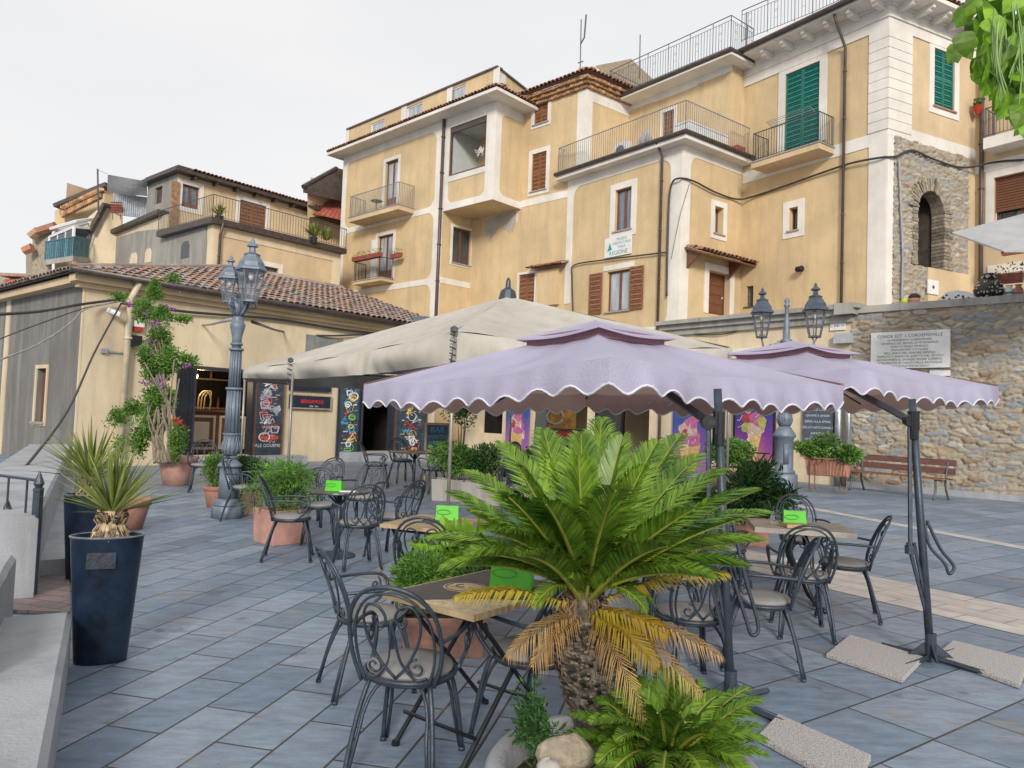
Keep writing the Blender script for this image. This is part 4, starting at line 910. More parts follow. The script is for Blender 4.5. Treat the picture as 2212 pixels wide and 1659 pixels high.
def leaf(mb, p, L, w=.45, t=None, d=None, up=None):
    if d is None:
        d = Vector((rng.gauss(0,1), rng.gauss(0,1), rng.gauss(.2,.8)))
    d = d.normalized(); s = d.cross(up or Vector((rng.gauss(0,1), rng.gauss(0,1), rng.gauss(0,1))))
    s = s.normalized() if s.length > 1e-4 else Vector((1,0,0)); nn = d.cross(s)*L*.12; p = Vector(p)
    mb.add([p, p+d*L*.5+s*L*w*.5, p+d*L, p+d*L*.5-s*L*w*.5, p+d*L*.5-nn], [(0,1,4),(1,2,4),(2,3,4),(3,0,4)], t)
flowerbox(PLt, 763, 566, 823, .92, 'long red flower box with bare twigs hung on the lower yellow-house balcony rail', fl=BUSHG)
flowerbox(PLt, 845, 559, 866, .45, 'short red flower box at the right end of the lower yellow-house balcony', fl=BUSHG)
flowerbox(PR2, 2164, 553, 2212, 1.0, 'red flower box with yellow blooms on the right-edge window ledge')
# ================================================================ TERRACE CAFE: front wall below the houses
tc_ = wthing('terrace_cafe', 'low cream cafe front under the stone-edged terrace, hung with gelato posters', 'building', (T0.x, T0.y, 0))
zt_ = PT.uz(1838, 660)[1]; uT = (TC-PT.o).dot(PT.d); UL = PT.L
zt_l = zt_-.35
dk1 = (u(PT,1280,920), u(PT,1402,920), 0.0, 3.0, .3); dk2 = (u(PT,1036,915), u(PT,1085,915), .9, 3.1, .3); dk0 = (u(PT,1178,920), u(PT,1268,920), .0, 3.0, .3)
wall(PT, tc_, 0, uT, 0, zt_l, [dk1, dk2, dk0], CREAM); wall(PT, tc_, uT, UL, 0, zt_-.3, [], CREAM, 'wall_right')
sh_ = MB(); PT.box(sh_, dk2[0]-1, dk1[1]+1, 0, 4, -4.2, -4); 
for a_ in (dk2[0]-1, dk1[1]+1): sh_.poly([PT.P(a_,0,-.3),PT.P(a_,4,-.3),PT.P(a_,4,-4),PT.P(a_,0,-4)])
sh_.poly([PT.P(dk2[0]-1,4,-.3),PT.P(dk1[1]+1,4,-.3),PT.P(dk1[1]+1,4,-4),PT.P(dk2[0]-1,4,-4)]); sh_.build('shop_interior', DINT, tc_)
for h in (dk1, dk0):
    mb = MB(); inner(mb, PT, h[0], h[1], h[2], h[3], .09, -.25, -.12); PT.box(mb, (h[0]+h[1])/2-.05, (h[0]+h[1])/2+.05, 0, 3, -.24, -.13); PT.box(mb, h[0], h[1], 2.2, 2.28, -.24, -.14); f_ = mb.build('shopfront_frame', BLACKM, tc_)
mb = MB(); PT.box(mb, dk1[0]+.1, (dk1[0]+dk1[1])/2, .1, 2.2, -.2, -.18); mb.build('glass_door', GLASSD, tc_)
cpg = MB(); PT.box(cpg, uT-.5, UL+.15, zt_-.30, zt_-.12, -.4, .22); PT.box(cpg, uT-.3, UL+.05, zt_-.5, zt_-.301, -.2, .12); PT.box(cpg, uT-.6, UL+.3, zt_-.12, zt_+.02, -.6, .38)
PT.box(cpg, UL-.35, UL+.2, zt_-.30, zt_+.03, -.3, .42); cpg.build('stone_coping', CONC, tc_)
tf = MB(); tf.poly([(*PT.P(0,0,0).xy, zt_l),(*PT.P(uT,0,0).xy, zt_l),(*PT.P(uT,0,-9).xy, zt_l),(*PT.P(0,0,-9).xy, zt_l)])
tf.poly([(*PT.P(uT,0,0).xy, zt_-.125),(*PT.P(UL,0,0).xy, zt_-.125),(*W1.xy, zt_-.125),(*(W1+dirv(64)*2).xy, zt_-.125),(*E3.xy, zt_-.125),(*E2.xy, zt_-.125),(*E1.xy, zt_-.125),(*K5.xy, zt_-.125),(*K4.xy, zt_-.125)]); tf.build('terrace_floor', CONC, tc_)
usl = u(PT,1815,950); sl = MB(); sl.tube([PT.P(usl,0,.12), PT.P(usl,3.4,.12)], .11, 8); sl.tube([PT.P(usl+.3,0,.12), PT.P(usl+.3,3.6,.12)], .08, 8); sl.build('silver_pipes', SILV, tc_, True)
pipe(tc_, [PT.P(u(PT,1429,900),4.6,.1), PT.P(u(PT,1429,900),0,.1)], PIPE, .055)
shl = MB(); a_, b_ = u(PT,1500,770), u(PT,1650,770); PT.box(shl, a_, b_, z(PT,1560,778), z(PT,1560,757), 0, .35); shl.build('lintel_shelf', TRIM, tc_); rs_ = MB(); PT.box(rs_, a_+.1, b_-.2, z(PT,1560,800), z(PT,1560,779), 0, .3); rs_.build('red_fascia', REDP, tc_)
def boxitem(pl, x0, y0, x1, y1, o0, o1, m, name, label, cat, extra=None):
    r_ = pl.rect(x0, y0, x1, y1, o1); t = wthing(name, label, cat, tuple(pl.P((r_[0]+r_[1])/2, r_[2], o0)))
    mb = MB(); pl.box(mb, *r_, o0, o1); mb.build('body', m, t)
    if extra: extra(t, r_, o1)
    return t
def hn(t, r_, o):
    L_ = MB(); letters(PT, (r_[0]+r_[1])/2, r_[2]+(r_[3]-r_[2])*.72, 'MUNICIPIO', (r_[3]-r_[2])*.2, o+.005, L_); letters(PT, (r_[0]+r_[1])/2, r_[2]+(r_[3]-r_[2])*.38, 'L. DEI 18', (r_[3]-r_[2])*.32, o+.005, L_); L_.build('lettering', INK, t)
boxitem(PT, 1793,688,1825,713, .0, .06, WHITE, 'street_sign', 'small white plate with dark writing at the right end of the terrace coping', 'sign', hn)
boxitem(PT, 1800,720,1836,741, .0, .22, mat('grey_plastic',(.42,.44,.46),.5,.1), 'junction_box', 'grey electrical box beside the rubble wall, under the small white plate', 'junction box')
mt_ = MB(); 
# ================================================================ RUBBLE WALL
sw_ = wthing('rubble_wall', 'tall rubble stone wall with grey coping behind the bench', 'wall', tuple(W0+Vector((0,0,0))))
PSx = Pl(W0, W0+(W1-W0).normalized()*8.5); zs = PS.uz(1840, 664)[1]
relief(PSx, sw_, 0, 8.5, -.05, zs-.18, RUBBLE, 'stonework', (.33,.125), .032, .06, None, 21)
cpm = MB(); PSx.box(cpm, -.02, 8.5, zs-.20, zs, -.75, .10); cpm.build('coping', CONC, sw_); bkm = MB(); PSx.box(bkm, 0, 8.5, 0, zs-.2, -.7, -.05); bkm.build('core', CONC, sw_)
plm = MB(); PSx.box(plm, 0, 8.5, 0, .16, .0, .2); plm.build('pale_footing', KERB, sw_)
pq = wthing('stone_plaque', 'large white marble plaque with engraved lines of text on the rubble wall', 'plaque', tuple(on_plane(PSx,1966,755,.12)))
r_ = PSx.rect(1881,715,2052,795,.12); mb = MB(); PSx.box(mb, *r_, .04, .12); mb.build('slab', DIRTYW, pq); L_ = MB(); hh = r_[3]-r_[2]; cu_ = (r_[0]+r_[1])/2
lines = ['CONDE SCT. L.CORDEMOVILLE','GLORIOSISSIMO DI BRIGADIERE','GENERALE DEL REGNO DI MORMANNO','QUESTO PIANO IMMENSO','DEDICARONO CITTADINI','NELL ANNO DEL SIGNORE GENTILE','TRAMONTO ANNO DEL DIRITTO DEL SECOLO','RICORDANDO IL GRANDE ONORE SUPREMO','MONUMENTO AI CADUTI NELLA BATTAGLIA','AMICI DONO PER RICORDO']
for i, s_ in enumerate(lines): letters(PSx, cu_, r_[3]-hh*(.125 if i == 0 else .145+.089*i), s_, hh*(.115 if i == 0 else .078), .124, L_)
L_.build('lettering', INK, pq)
pp = MB(); r2_ = PSx.rect(2008,800,2052,812,.1); PSx.box(pp, *r2_, .03, .09); one('small_plate', pp, DIRTYW, 'small blank marble plate just under the big engraved plaque', 'plate')
# small objects on the terrace above the wall
ts = []
vb = AT(2136, 645, 19.6); vz = zs
def onwall(px, out=-.35): a_ = PSx.uz(px, 650, out)[0]; return PSx.P(a_, zs, out)
v1 = onwall(2136, -.35); vt = thing('mosaic_vase', 'dark bulbous vase covered with pale mosaic chips on the wall coping', 'vase', tuple(v1)); mb = MB(); mb.lathe([(.18,0),(.34,.1),(.37,.25),(.28,.42),(.13,.52),(.17,.66),(.12,.7)], 20); mb.build('body', mat('black_glaze',(.02,.016,.014),.4,.3), vt, True); mb = MB(); rr = random.Random(5)
prof = [(.27,.05),(.35,.14),(.375,.25),(.33,.36),(.25,.45),(.17,.6)]
for k in range(150):
    r0, zz = prof[k % 6]; a_ = rr.uniform(0,6.28); zz += rr.uniform(-.03,.03); mb.box((r0*math.cos(a_), r0*math.sin(a_), zz), (.028,.028,.035), Matrix.Rotation(a_,3,'Z'))
mb.build('mosaic_chips', mat('mosaic', (.55,.50,.42), .4, .4, 20, tint=.5), vt)
v2 = onwall(2068, -.3); mb = MB(); ptsx = [(-.52,0),(-.46,.1),(-.25,.26),(0,.3),(.25,.24),(.52,.1),(.40,.0)]; a_ = (v2-PSx.o).dot(PSx.d); mb.prism([PSx.P(a_+x, zs+y_, -.3) for x, y_ in ptsx], PSx.n*.05)
fb = wthing('painted_board', 'white fish-shaped board with black splashes leaning on the wall coping', 'board', tuple(v2)); mb.build('board', WHITE, fb); mb = MB(); rr = random.Random(9)
for k in range(9): x, y_ = rr.uniform(-.35,.35), rr.uniform(.05,.2); mb.prism([PSx.P(a_+x+.035*math.cos(t), zs+y_+.03*math.sin(t), -.249) for t in [i*1.05 for i in range(6)]], PSx.n*.004)
mb.build('splashes', INK, fb)
v3 = onwall(1975, -.3); fg = thing('clay_figure', 'little pink clay head figurine at the left end of the wall coping', 'figurine', tuple(v3)); mb = MB(); mb.lathe([(.10,0),(.14,.06),(.15,.16),(.12,.24),(.05,.29)], 14); mb.build('head', mat('pink_clay',(.50,.22,.16),.7,.2), fg, True); mb = MB(); mb.lathe([(.15,.17),(.16,.24),(.08,.31)], 12); mb.build('hair', SOIL, fg, True)
v4 = onwall(1955, -.3); bl_ = thing('tennis_ball', 'yellow green ball lying beside the clay head on the coping', 'ball', tuple(v4)); mb = MB(); mb.lathe([(.01,0),(.06,.02),(.10,.08),(.10,.14),(.06,.19),(.01,.2)], 14); mb.build('ball', mat('ball_yellow',(.5,.65,.05),.8,.1), bl_, True)
sq = MB(); a_, b_ = PF.uz(2018, 620, .2); PF.box(sq, a_-.32, a_+.32, b_-.28, b_+.28, .12, .17); st_ = wthing('square_notice', 'white square notice with a dark round spot, behind the wall coping', 'sign', tuple(PF.P(a_,b_-.3,.1))); sq.build('panel', WHITE, st_); mb = MB(); mb.prism([PF.P(a_+.07*math.cos(t*.524), b_+.07*math.sin(t*.524), .171) for t in range(12)], PF.n*.004); mb.build('spot', INK, st_)
for k, (px, s_, lab) in enumerate(((2180, 1.0, 'little glazed jug with blue band at the right end of the coping'),(2200,.9,'squat terracotta pot at the far right end of the coping'))):
    p = onwall(px, -.3); t = thing('glazed_jug' if k == 0 else 'clay_pot', lab, 'jug' if k == 0 else 'pot', tuple(p)); mb = MB(); mb.lathe([(.07,0),(.12,.08),(.11,.2),(.06,.27),(.09,.32)], 14); mb.build('body', WHITE if k == 0 else TERRA, t, True); mb = MB(); mb.lathe([(.122,.08),(.122,.14)], 14); mb.build('band', TEAL if k == 0 else TERRA, t, True)
flowerbox(PSx, 2150, 614, 2212, -.55, 'red trough of red and green flowers above the rubble wall, below the white parasol')
# ================================================================ LOW TILED CAFE
lc = wthing('tiled_cafe', 'long low cream cafe with old barrel-tile roof and menu boards by its doors', 'building', (C0.x, C0.y, 0))
zE2 = PLow.uz(172, 612)[1]; LL = PLow.L
o1 = (u(PLow,412,900), u(PLow,548,900), .25, PLow.uz(460,793)[1]); o2 = (u(PLow,778,900), u(PLow,852,900), .3, PLow.uz(815,822)[1])
hgy = PLow.rect(660,727,740,765)
wall(PLow, lc, 0, LL, 0, zE2, [o1+(.3,), o2+(.3,)], CREAM)
hl = PLowS.rect(78,796,99,912)
wall(PLowS, lc, 0, PLowS.L, -1, zE2+.15, [hl], GREYW, 'side_wall')
window(PLowS, lc, hl, 'single', .1, fm=WOOD, gm=GLASSL, name='side_window', tm=CREAM)
mb = MB(); PLowS.box(mb, PLowS.L-.05, PLowS.L+.01, -.2, zE2+.2, -.01, .03); mb.build('corner_bead', CREAM, lc); mb = MB(); PLowS.box(mb, 3.0, 3.35, -1, zE2+.1, -.003, .03); mb.build('pale_strip', CREAM, lc)
bkr = [C0, C0+dirv(-50)*9, C0+dirv(-50)*9+A40*LL, C1]; 
# rooms behind the doors
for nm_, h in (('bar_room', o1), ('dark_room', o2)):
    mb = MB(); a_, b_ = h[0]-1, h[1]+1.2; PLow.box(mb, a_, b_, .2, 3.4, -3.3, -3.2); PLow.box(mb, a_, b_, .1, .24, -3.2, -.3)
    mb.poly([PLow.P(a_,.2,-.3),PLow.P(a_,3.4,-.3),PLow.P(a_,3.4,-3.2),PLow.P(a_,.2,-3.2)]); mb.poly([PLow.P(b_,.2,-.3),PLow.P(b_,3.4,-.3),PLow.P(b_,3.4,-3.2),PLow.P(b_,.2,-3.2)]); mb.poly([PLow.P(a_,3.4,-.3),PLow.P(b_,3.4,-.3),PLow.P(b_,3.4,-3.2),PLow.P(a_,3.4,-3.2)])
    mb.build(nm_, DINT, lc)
    mb = MB(); inner(mb, PLow, h[0], h[1], h[2]-.2, h[3], .1, -.28, .04); mb.build('door_frame', mat('dark_frame',(.03,.035,.05),.5,.2), lc)
st = MB(); PLow.box(st, o1[0]-.4, o1[1]+1.5, 0, .24, .0, .75); PLow.box(st, u(PLow,727,1000), u(PLow,905,1000), 0, .30, .0, .7); st.build('doorstep', KERB, lc)
# bar counter and its things
br_ = wthing('bar_counter', 'bar counter with cream panels in brown frames inside the open cafe door', 'counter', tuple(PLow.P((o1[0]+o1[1])/2, .25, -1.3)))
mb = MB(); c0_, c1_ = o1[0]+.05, o1[1]+.3; PLow.box(mb, c0_, c1_, .25, 1.5, -1.9, -1.25); PLow.box(mb, c0_-.05, c1_+.05, 1.5, 1.58, -1.95, -1.1); mb.build('body', WOOD, br_)
mb = MB(); k0 = c0_+.12
for w_ in (.22, .9, .9): 
    inner(mb, PLow, k0, k0+w_, .35, 1.4, .07, -1.25, -1.22)
    if w_ > .5: PLow.box(mb, k0+.2, k0+w_-.2, .58, 1.2, -1.25, -1.215)
    k0 += w_+.13
mb.build('panels', CREAM, br_)
em = wthing('snack_display', 'glowing yellow display box standing on the bar counter', 'display', tuple(PLow.P(o1[0]+.45,1.58,-1.5))); mb = MB(); a_ = o1[0]+.25; PLow.box(mb, a_, a_+.55, 1.58, 2.1, -1.8, -1.4); mb.build('case', WOOD2, em); mb = MB(); inner(mb, PLow, a_+.28, a_+.55, 1.62, 2.05, .05, -1.4, -1.37); PLow.box(mb, a_+.33, a_+.5, 1.8, 1.85, -1.4, -1.37); mb.build('lit_panel', YLIT, em)
bs = wthing('bent_cane_stool', 'pale bent cane ornament next to the yellow display on the bar', 'ornament', tuple(PLow.P(o1[0]+1.05,1.58,-1.5))); mb = MB(); a_ = o1[0]+.95
for k in range(3): mb.tube(catmull([PLow.P(a_+.1*k,1.58,-1.5), PLow.P(a_+.05+.1*k,2.0,-1.5), PLow.P(a_+.25+.08*k,2.15,-1.5), PLow.P(a_+.42,1.9,-1.5), PLow.P(a_+.4,1.58,-1.5)]), .022, 5)
mb.build('cane', TABLEW, bs)
sf = wthing('back_shelf', 'shelf with bottles and coloured boxes on the rear wall of the bar', 'shelf', tuple(PLow.P(o1[0]+.3,2.5,-3.1))); mb = MB(); PLow.box(mb, o1[0]-.6, o1[1]+.8, 2.55, 2.6, -3.2, -2.8); PLow.box(mb, o1[0]-.6, o1[1]+.8, 1.6, 1.65, -3.2, -2.8); mb.build('boards', TABLEW, sf)
for k in range(10): mb = MB(); a_ = o1[0]-.3+.3*k; mb.lathe([(.045,0),(.045,.2),(.014,.28),(.014,.34)], 8, PLow.P(a_, 1.65 if k % 2 else 2.6, -2.95)); one('bottle', mb, mat('bottle_mix',(.30,.14,.05),.3,.5,2,tint=.8), 'dark glass bottle on the shelves at the back of the bar', 'bottle', 'bottles on the bar shelves')
# doors: black leaf, painted menu boards
def panel(pl, x0, y0, x1, y1, o0, o1, m, name, label, cat, deco=None, tilt=None):
    r_ = pl.rect(x0, y0, x1, y1, o1); t = wthing(name, label, cat, tuple(pl.P((r_[0]+r_[1])/2, r_[2], o0))); mb = MB(); pl.box(mb, *r_, o0, o1); mb.build('board', m, t)
    if deco: deco(t, pl, r_, o1)
    return t
def dframe(t, pl, r_, o, w=.05, m=WOOD): mb = MB(); inner(mb, pl, *r_, w, o-.02, o+.02); mb.build('frame', m, t)
door_l = MB(); a_ = u(PLow,376,900); PLow.box(door_l, a_, o1[0]-.03, .24, o1[3], .02, .08, .2); inner(door_l, PLow, a_, o1[0]-.03, .24, o1[3], .09, .08, .10); PLow.box(door_l, a_+.09, o1[0]-.12, 1.3, 1.4, .08, .098); o_ = door_l.build('open_door_leaf', mat('black_gloss',(.012,.015,.022),.25,.3), lc)
def scrib(pl, r_, o, n, mats, t, seed, sz=.12):
    """chalk drawings: little loops, cups, plates and strokes in several chalk colours"""
    rr = random.Random(seed); groups = {}
    rows = n; H_b = r_[3]-r_[2]; Wb = r_[1]-r_[0]
    for i in range(n):
        m = mats[rr.randrange(len(mats))]; mb = groups.setdefault(m.name, (m, MB()))[1]
        cz_ = r_[2]+H_b*(i+.5)/n; cu_ = r_[0]+Wb*rr.uniform(.25,.75); s_ = sz*rr.uniform(.7,1.5); kind = rr.randrange(5)
        if kind == 0: pts = [(s_*math.cos(a), s_*.75*math.sin(a)) for a in [k*.4 for k in range(17)]]
        elif kind == 1: pts = [(-s_,s_*.6),(-s_*.7,-s_*.6),(s_*.7,-s_*.6),(s_,s_*.6),(-s_,s_*.6)]
        elif kind == 2: pts = spiral(0,0,s_,s_*.1,0,9,20)
        elif kind == 3: pts = [(-s_*1.3+k*s_*.4, s_*.35*(-1)**k) for k in range(8)]
        else: pts = [(-s_,-s_*.5),(0,s_),(s_,-s_*.5),(-s_*.9,s_*.3),(s_*.9,s_*.3),(-s_,-s_*.5)]
        q = [pl.P(min(max(cu_+x, r_[0]+.05), r_[1]-.05), min(max(cz_+y, r_[2]+.05), r_[3]-.05), o+.012) for x, y in pts]; mb.tube(q, rr.choice((.012,.02,.03)), 4)
        for j in range(2):
            x0_, z0_ = r_[0]+Wb*rr.uniform(.1,.8), cz_+rr.uniform(-.5,.5)*H_b/n
            pl.box(mb, x0_, min(x0_+rr.uniform(.05,.2), r_[1]-.04), z0_, z0_+.03, o, o+.008)
    for k, (m, mb) in groups.items(): mb.build('chalk_drawing', m, t)
CH2 = mat('chalk_grey',(.40,.40,.46),.8,.2); CH3 = mat('chalk_red',(.50,.08,.05),.8,.2); CH4 = mat('chalk_blue',(.08,.30,.50),.8,.2); CH5 = mat('chalk_yellow',(.60,.42,.08),.8,.2); CH6 = mat('chalk_green',(.20,.42,.10),.8,.2); CH7 = mat('chalk_pink',(.45,.25,.30),.8,.2)
def deco1(t, pl, r_, o):
    dframe(t, pl, r_, o); scrib(pl, (r_[0]+.08,r_[1]-.08,r_[2]+.5,r_[3]-.1), o, 26, [CHALK,CH2,CH2,CH3,CH7], t, 3, .12)
    mb = MB(); letters(pl, (r_[0]+r_[1])/2, r_[2]+.42, 'SALE GOURMET', .145, o+.01, mb); mb.build('lettering', CHALK, t); mb = MB(); pl.box(mb, r_[0]+.15, r_[1]-.15, r_[2]+.62, r_[2]+.72, o, o+.008); mb.build('red_stripe', CH3, t)
    mb = MB()
    for (a0_, b0_, k_) in ((.25,.80,.3),(.62,.62,.28)): mb.prism([pl.P(r_[0]+(r_[1]-r_[0])*(a0_+dx*k_), r_[2]+(r_[3]-r_[2])*(b0_+dy*k_*.45), o+.001) for dx, dy in ((0,.1),(.8,.35),(1,-.1),(.5,-.55),(.15,-.4))], pl.n*.006)
    mb.build('drawn_cartons', CH2, t)
panel(PLow, 550, 815, 612, 992, .05, .12, BOARD, 'menu_board', 'tall chalk menu board beside the lit bar door, with white and red drawings', 'board', deco1)
def deco2(t, pl, r_, o): dframe(t, pl, r_, o, .04, NAVY); scrib(pl, (r_[0]+.06,r_[1]-.06,r_[2]+.1,r_[3]-.1), o, 24, [CH4,CH4,CH5,CH6,CH3,CHALK], t, 8, .12)
panel(PLow, 730, 820, 777, 990, .05, .12, BOARD, 'menu_board', 'tall chalk menu board with blue and green cocktails left of the dark doorway', 'board', deco2)
def deco3(t, pl, r_, o): dframe(t, pl, r_, o, .04, WOOD); scrib(pl, (r_[0]+.06,r_[1]-.06,r_[2]+.1,r_[3]-.1), o, 16, [CH4,CH5,CH3,CHALK], t, 13, .15)
panel(PLow, 853, 850, 922, 990, .05, .12, BOARD, 'menu_board', 'wide chalk board with a big blue glass drawing right of the dark doorway', 'board', deco3)
def deco4(t, pl, r_, o):
    dframe(t, pl, r_, o, .04, TABLEW); mb = MB(); letters(pl, (r_[0]+r_[1])/2+.03, r_[2]+(r_[3]-r_[2])*.52, 'BERGAMOO', (r_[3]-r_[2])*.34, o+.01, mb); mb.build('lettering', REDL, t)
    mb = MB(); letters(pl, (r_[0]+r_[1])/2+.1, r_[2]+(r_[3]-r_[2])*.2, 'BAR  VINI', (r_[3]-r_[2])*.17, o+.01, mb); mb.build('small_lettering', CHALK, t)
panel(PLow, 627, 853, 716, 884, .02, .10, NAVY, 'shop_sign', 'navy shop sign with bright red lettering between the menu boards', 'sign', deco4)
def deco5(t, pl, r_, o): mb = MB(); letters(pl, (r_[0]+r_[1])/2, r_[2]+.22, 'RISTORO', .24, o+.01, mb); mb.build('lettering', CH5, t)
panel(PLow, 627, 820, 716, 845, .02, .10, NAVY, 'shop_sign', 'narrow dark sign with gold lettering just above the red-lettered one', 'sign', deco5)
gw = MB(); PLow.box(gw, *hgy, -.0, .03); one('wall_panel', gw, mat('grey_panel',(.20,.21,.21),.7,.2,4), 'plain grey panel high on the cafe wall behind the beige canopy edge', 'panel')
# cornice + gutter + roof
co = MB(); PLow.box(co, -.35, LL, zE2+.02, zE2+.20, -.1, .35); PLow.box(co, -.2, LL, zE2-.10, zE2+.019, -.1, .16); PLowS.box(co, 0, PLowS.L+.18, zE2-.0, zE2+.19, -.1, .30); co.build('cornice', OCH2, lc)
gt2 = MB(); gt2.tube([PLow.P(-.55,zE2+.27,.55), PLow.P(LL+.3,zE2+.16,.55)], .10, 10); gt2.build('gutter', GUT, lc, True)
V = (-PLow.n*math.cos(R(20))+Vector((0,0,math.sin(R(20))))); Nn = PLow.d.cross(V); Nn = Nn if Nn.z > 0 else -Nn
rf = MB(); tiles(rf, PLow.P(0, zE2+.22, .55), PLow.d, V, Nn, -.35, LL+.5, 6.2, LL-1.2, 5.0, .235, .36, 31)
V2 = (-PLowS.n*math.cos(R(14))+Vector((0,0,math.sin(R(14))))); N2 = PLowS.d.cross(V2); N2 = N2 if N2.z > 0 else -N2
tiles(rf, PLowS.P(0, zE2+.22, .45), PLowS.d, V2, N2, 0, PLowS.L+.5, 0, PLowS.L-4.2, 6.8, .235, .36, 32)
Ls = Pl(C1, C1+dirv(-50)*9)
rr_ = MB(); ra, rb2 = PLow.P(6.2,0,-4.1), PLow.P(LL-1.5,0,-4.05); zr_ = zE2+.22+5.0*math.sin(R(20))+.03
n = int((rb2-ra).length/.4)
for i in range(n):
    p, q = ra.lerp(rb2, i/n), ra.lerp(rb2, (i+1.15)/n); rr_.tube([Vector((p.x,p.y,zr_)), Vector((q.x,q.y,zr_+.02))], [.15,.12], 8, t=rng.random())
h0, h1 = PLow.P(-.35,zE2+.3,.55), PLow.P(6.2,zr_,-4.1); n = 18
for i in range(n): rr_.tube([h0.lerp(h1,i/n), h0.lerp(h1,(i+1.15)/n)+Vector((0,0,.02))], [.13,.10], 8, t=rng.random())
rf.build('roof', TILE, lc); rr_.build('ridge_tiles', TILE, lc)
rs = MB(); zr0 = zE2; rs.poly([PLow.P(LL+.5,zE2+.22,.55), PLow.P(LL-1.2,zr_-.04,-4.1), PLow.P(LL+.5,zE2+.22,-8.5)]); rs.poly([PLow.P(6.2,zr_-.04,-4.1), PLow.P(LL-1.2,zr_-.04,-4.1), PLow.P(LL+.5,zE2+.22,-8.5), PLow.P(0,zE2+.22,-8.5)]); rs.build('rear_slope', TILE, lc)
close_volume(lc, [C0, C2, C2+A40*LL, C1], 0, zE2, CREAM, k0=1)
upi = u(PLow,268,800); pipe(lc, [PLow.P(upi+.05,zE2+.2,.5), PLow.P(upi,zE2-.25,.14), PLow.P(upi-.03,.3,.14)], CRPIPE, .085)
mb = MB(); PLow.box(mb, u(PLow,880,690), LL+1.4, z(PLow,905,712), z(PLow,905,690), .3, .9); mb.build('metal_hood', LAMPM, lc)
# wall fittings
al = wthing('alarm_box', 'white and red alarm box on the cafe wall left of the climbing plant', 'alarm box', tuple(PLow.P(u(PLow,295,700),z(PLow,295,716),.1))); r_ = PLow.rect(285,689,308,716); mb = MB(); PLow.box(mb, r_[0],r_[1],r_[2]+.12,r_[3],.0,.12); mb.build('body', WHITE, al); mb = MB(); PLow.box(mb, r_[0]+.02,r_[1]-.02,r_[2],r_[2]+.12,.0,.11); mb.build('red_lens', REDP, al)
r_ = PLow.rect(276,725,300,750); mb = MB(); PLow.box(mb, *r_, .02, .2); one('speaker_box', mb, BLACKM, 'black square speaker under the red and white alarm box', 'speaker')
r_ = PLow.rect(216,753,231,763); mb = MB(); PLow.box(mb, *r_, .02, .09); PLow.box(mb, r_[1], upi, (r_[2]+r_[3])/2-.03, (r_[2]+r_[3])/2+.01, .02, .06); one('socket_box', mb, mat('grey_plastic2',(.3,.32,.34),.5,.1), 'small grey socket box with white trunking left of the cream downpipe', 'socket')
def secam(px, py, label):
    p = PLow.P(u(PLow,px,py), z(PLow,px,py), 0); t = wthing('security_camera', label, 'camera', tuple(p)); mb = MB(); mb.tube([p, p+PLow.n*.2], .03); mb.build('arm', WHITE, t); mb = MB(); mb.tube([p+PLow.n*.2+PLow.d*-.12+Vector((0,0,.05)), p+PLow.n*.38+PLow.d*.14-Vector((0,0,.06))], .075, 8); mb.build('camera_body', WHITE, t)
secam(236, 676, 'white security camera on the cafe wall left of the cream downpipe')
sh1 = wthing('bulkhead_lamp', 'lit white wall lamp glowing above the dark cafe doorway', 'lamp', tuple(PLow.P(u(PLow,827,812),z(PLow,827,812),.1))); p = PLow.P(u(PLow,827,810,.55), z(PLow,827,822,.55), .55); mb = MB(); mb.lathe([(.02,-.17),(.12,-.13),(.165,-.03),(.165,.08),(.12,.12),(.04,.13)], 16, p); mb.build('globe', LAMPON, sh1, True); mb = MB(); mb.tube([p-PLow.n*.55, p-PLow.n*.55+Vector((0,0,.2)), p+Vector((0,0,.2))], .02); mb.lathe([(.17,.1),(.08,.2)], 12, p); mb.build('bracket', IRON, sh1)
pn = wthing('added_pendant', 'small lit pendant lamp added to warm the light inside the bar doorway', 'lamp', tuple(PLow.P(o1[0]+.9,2.3,-1.6))); p2_ = PLow.P(o1[0]+.9,2.62,-1.7); mb = MB(); mb.lathe([(.02,-.12),(.09,-.08),(.11,0),(.05,.08)], 12, p2_); mb.build('globe', LAMPON, pn, True); mb = MB(); mb.tube([p2_+Vector((0,0,.07)), p2_+Vector((0,0,.75))], .012); mb.build('cord', BLACKM, pn)  # pendant added as the carrier of the bar's warm fill light
pl2 = bpy.data.lights.new('bar_fill_light','POINT'); pl2.energy = 45; pl2.color = (1,.72,.4); pl2.shadow_soft_size = .12; lo2 = bpy.data.objects.new('bar_fill_light', pl2); COL.objects.link(lo2); lo2.location = p2_+Vector((0,0,-.2))+PLow.n*.3  # fill light added to warm the bar room
pl_l = bpy.data.lights.new('lamp_glow','POINT'); pl_l.energy = 12; pl_l.color = (1,.85,.55); pl_l.shadow_soft_size = .15; lo = bpy.data.objects.new('lamp_glow', pl_l); COL.objects.link(lo); lo.location = p+PLow.n*.3
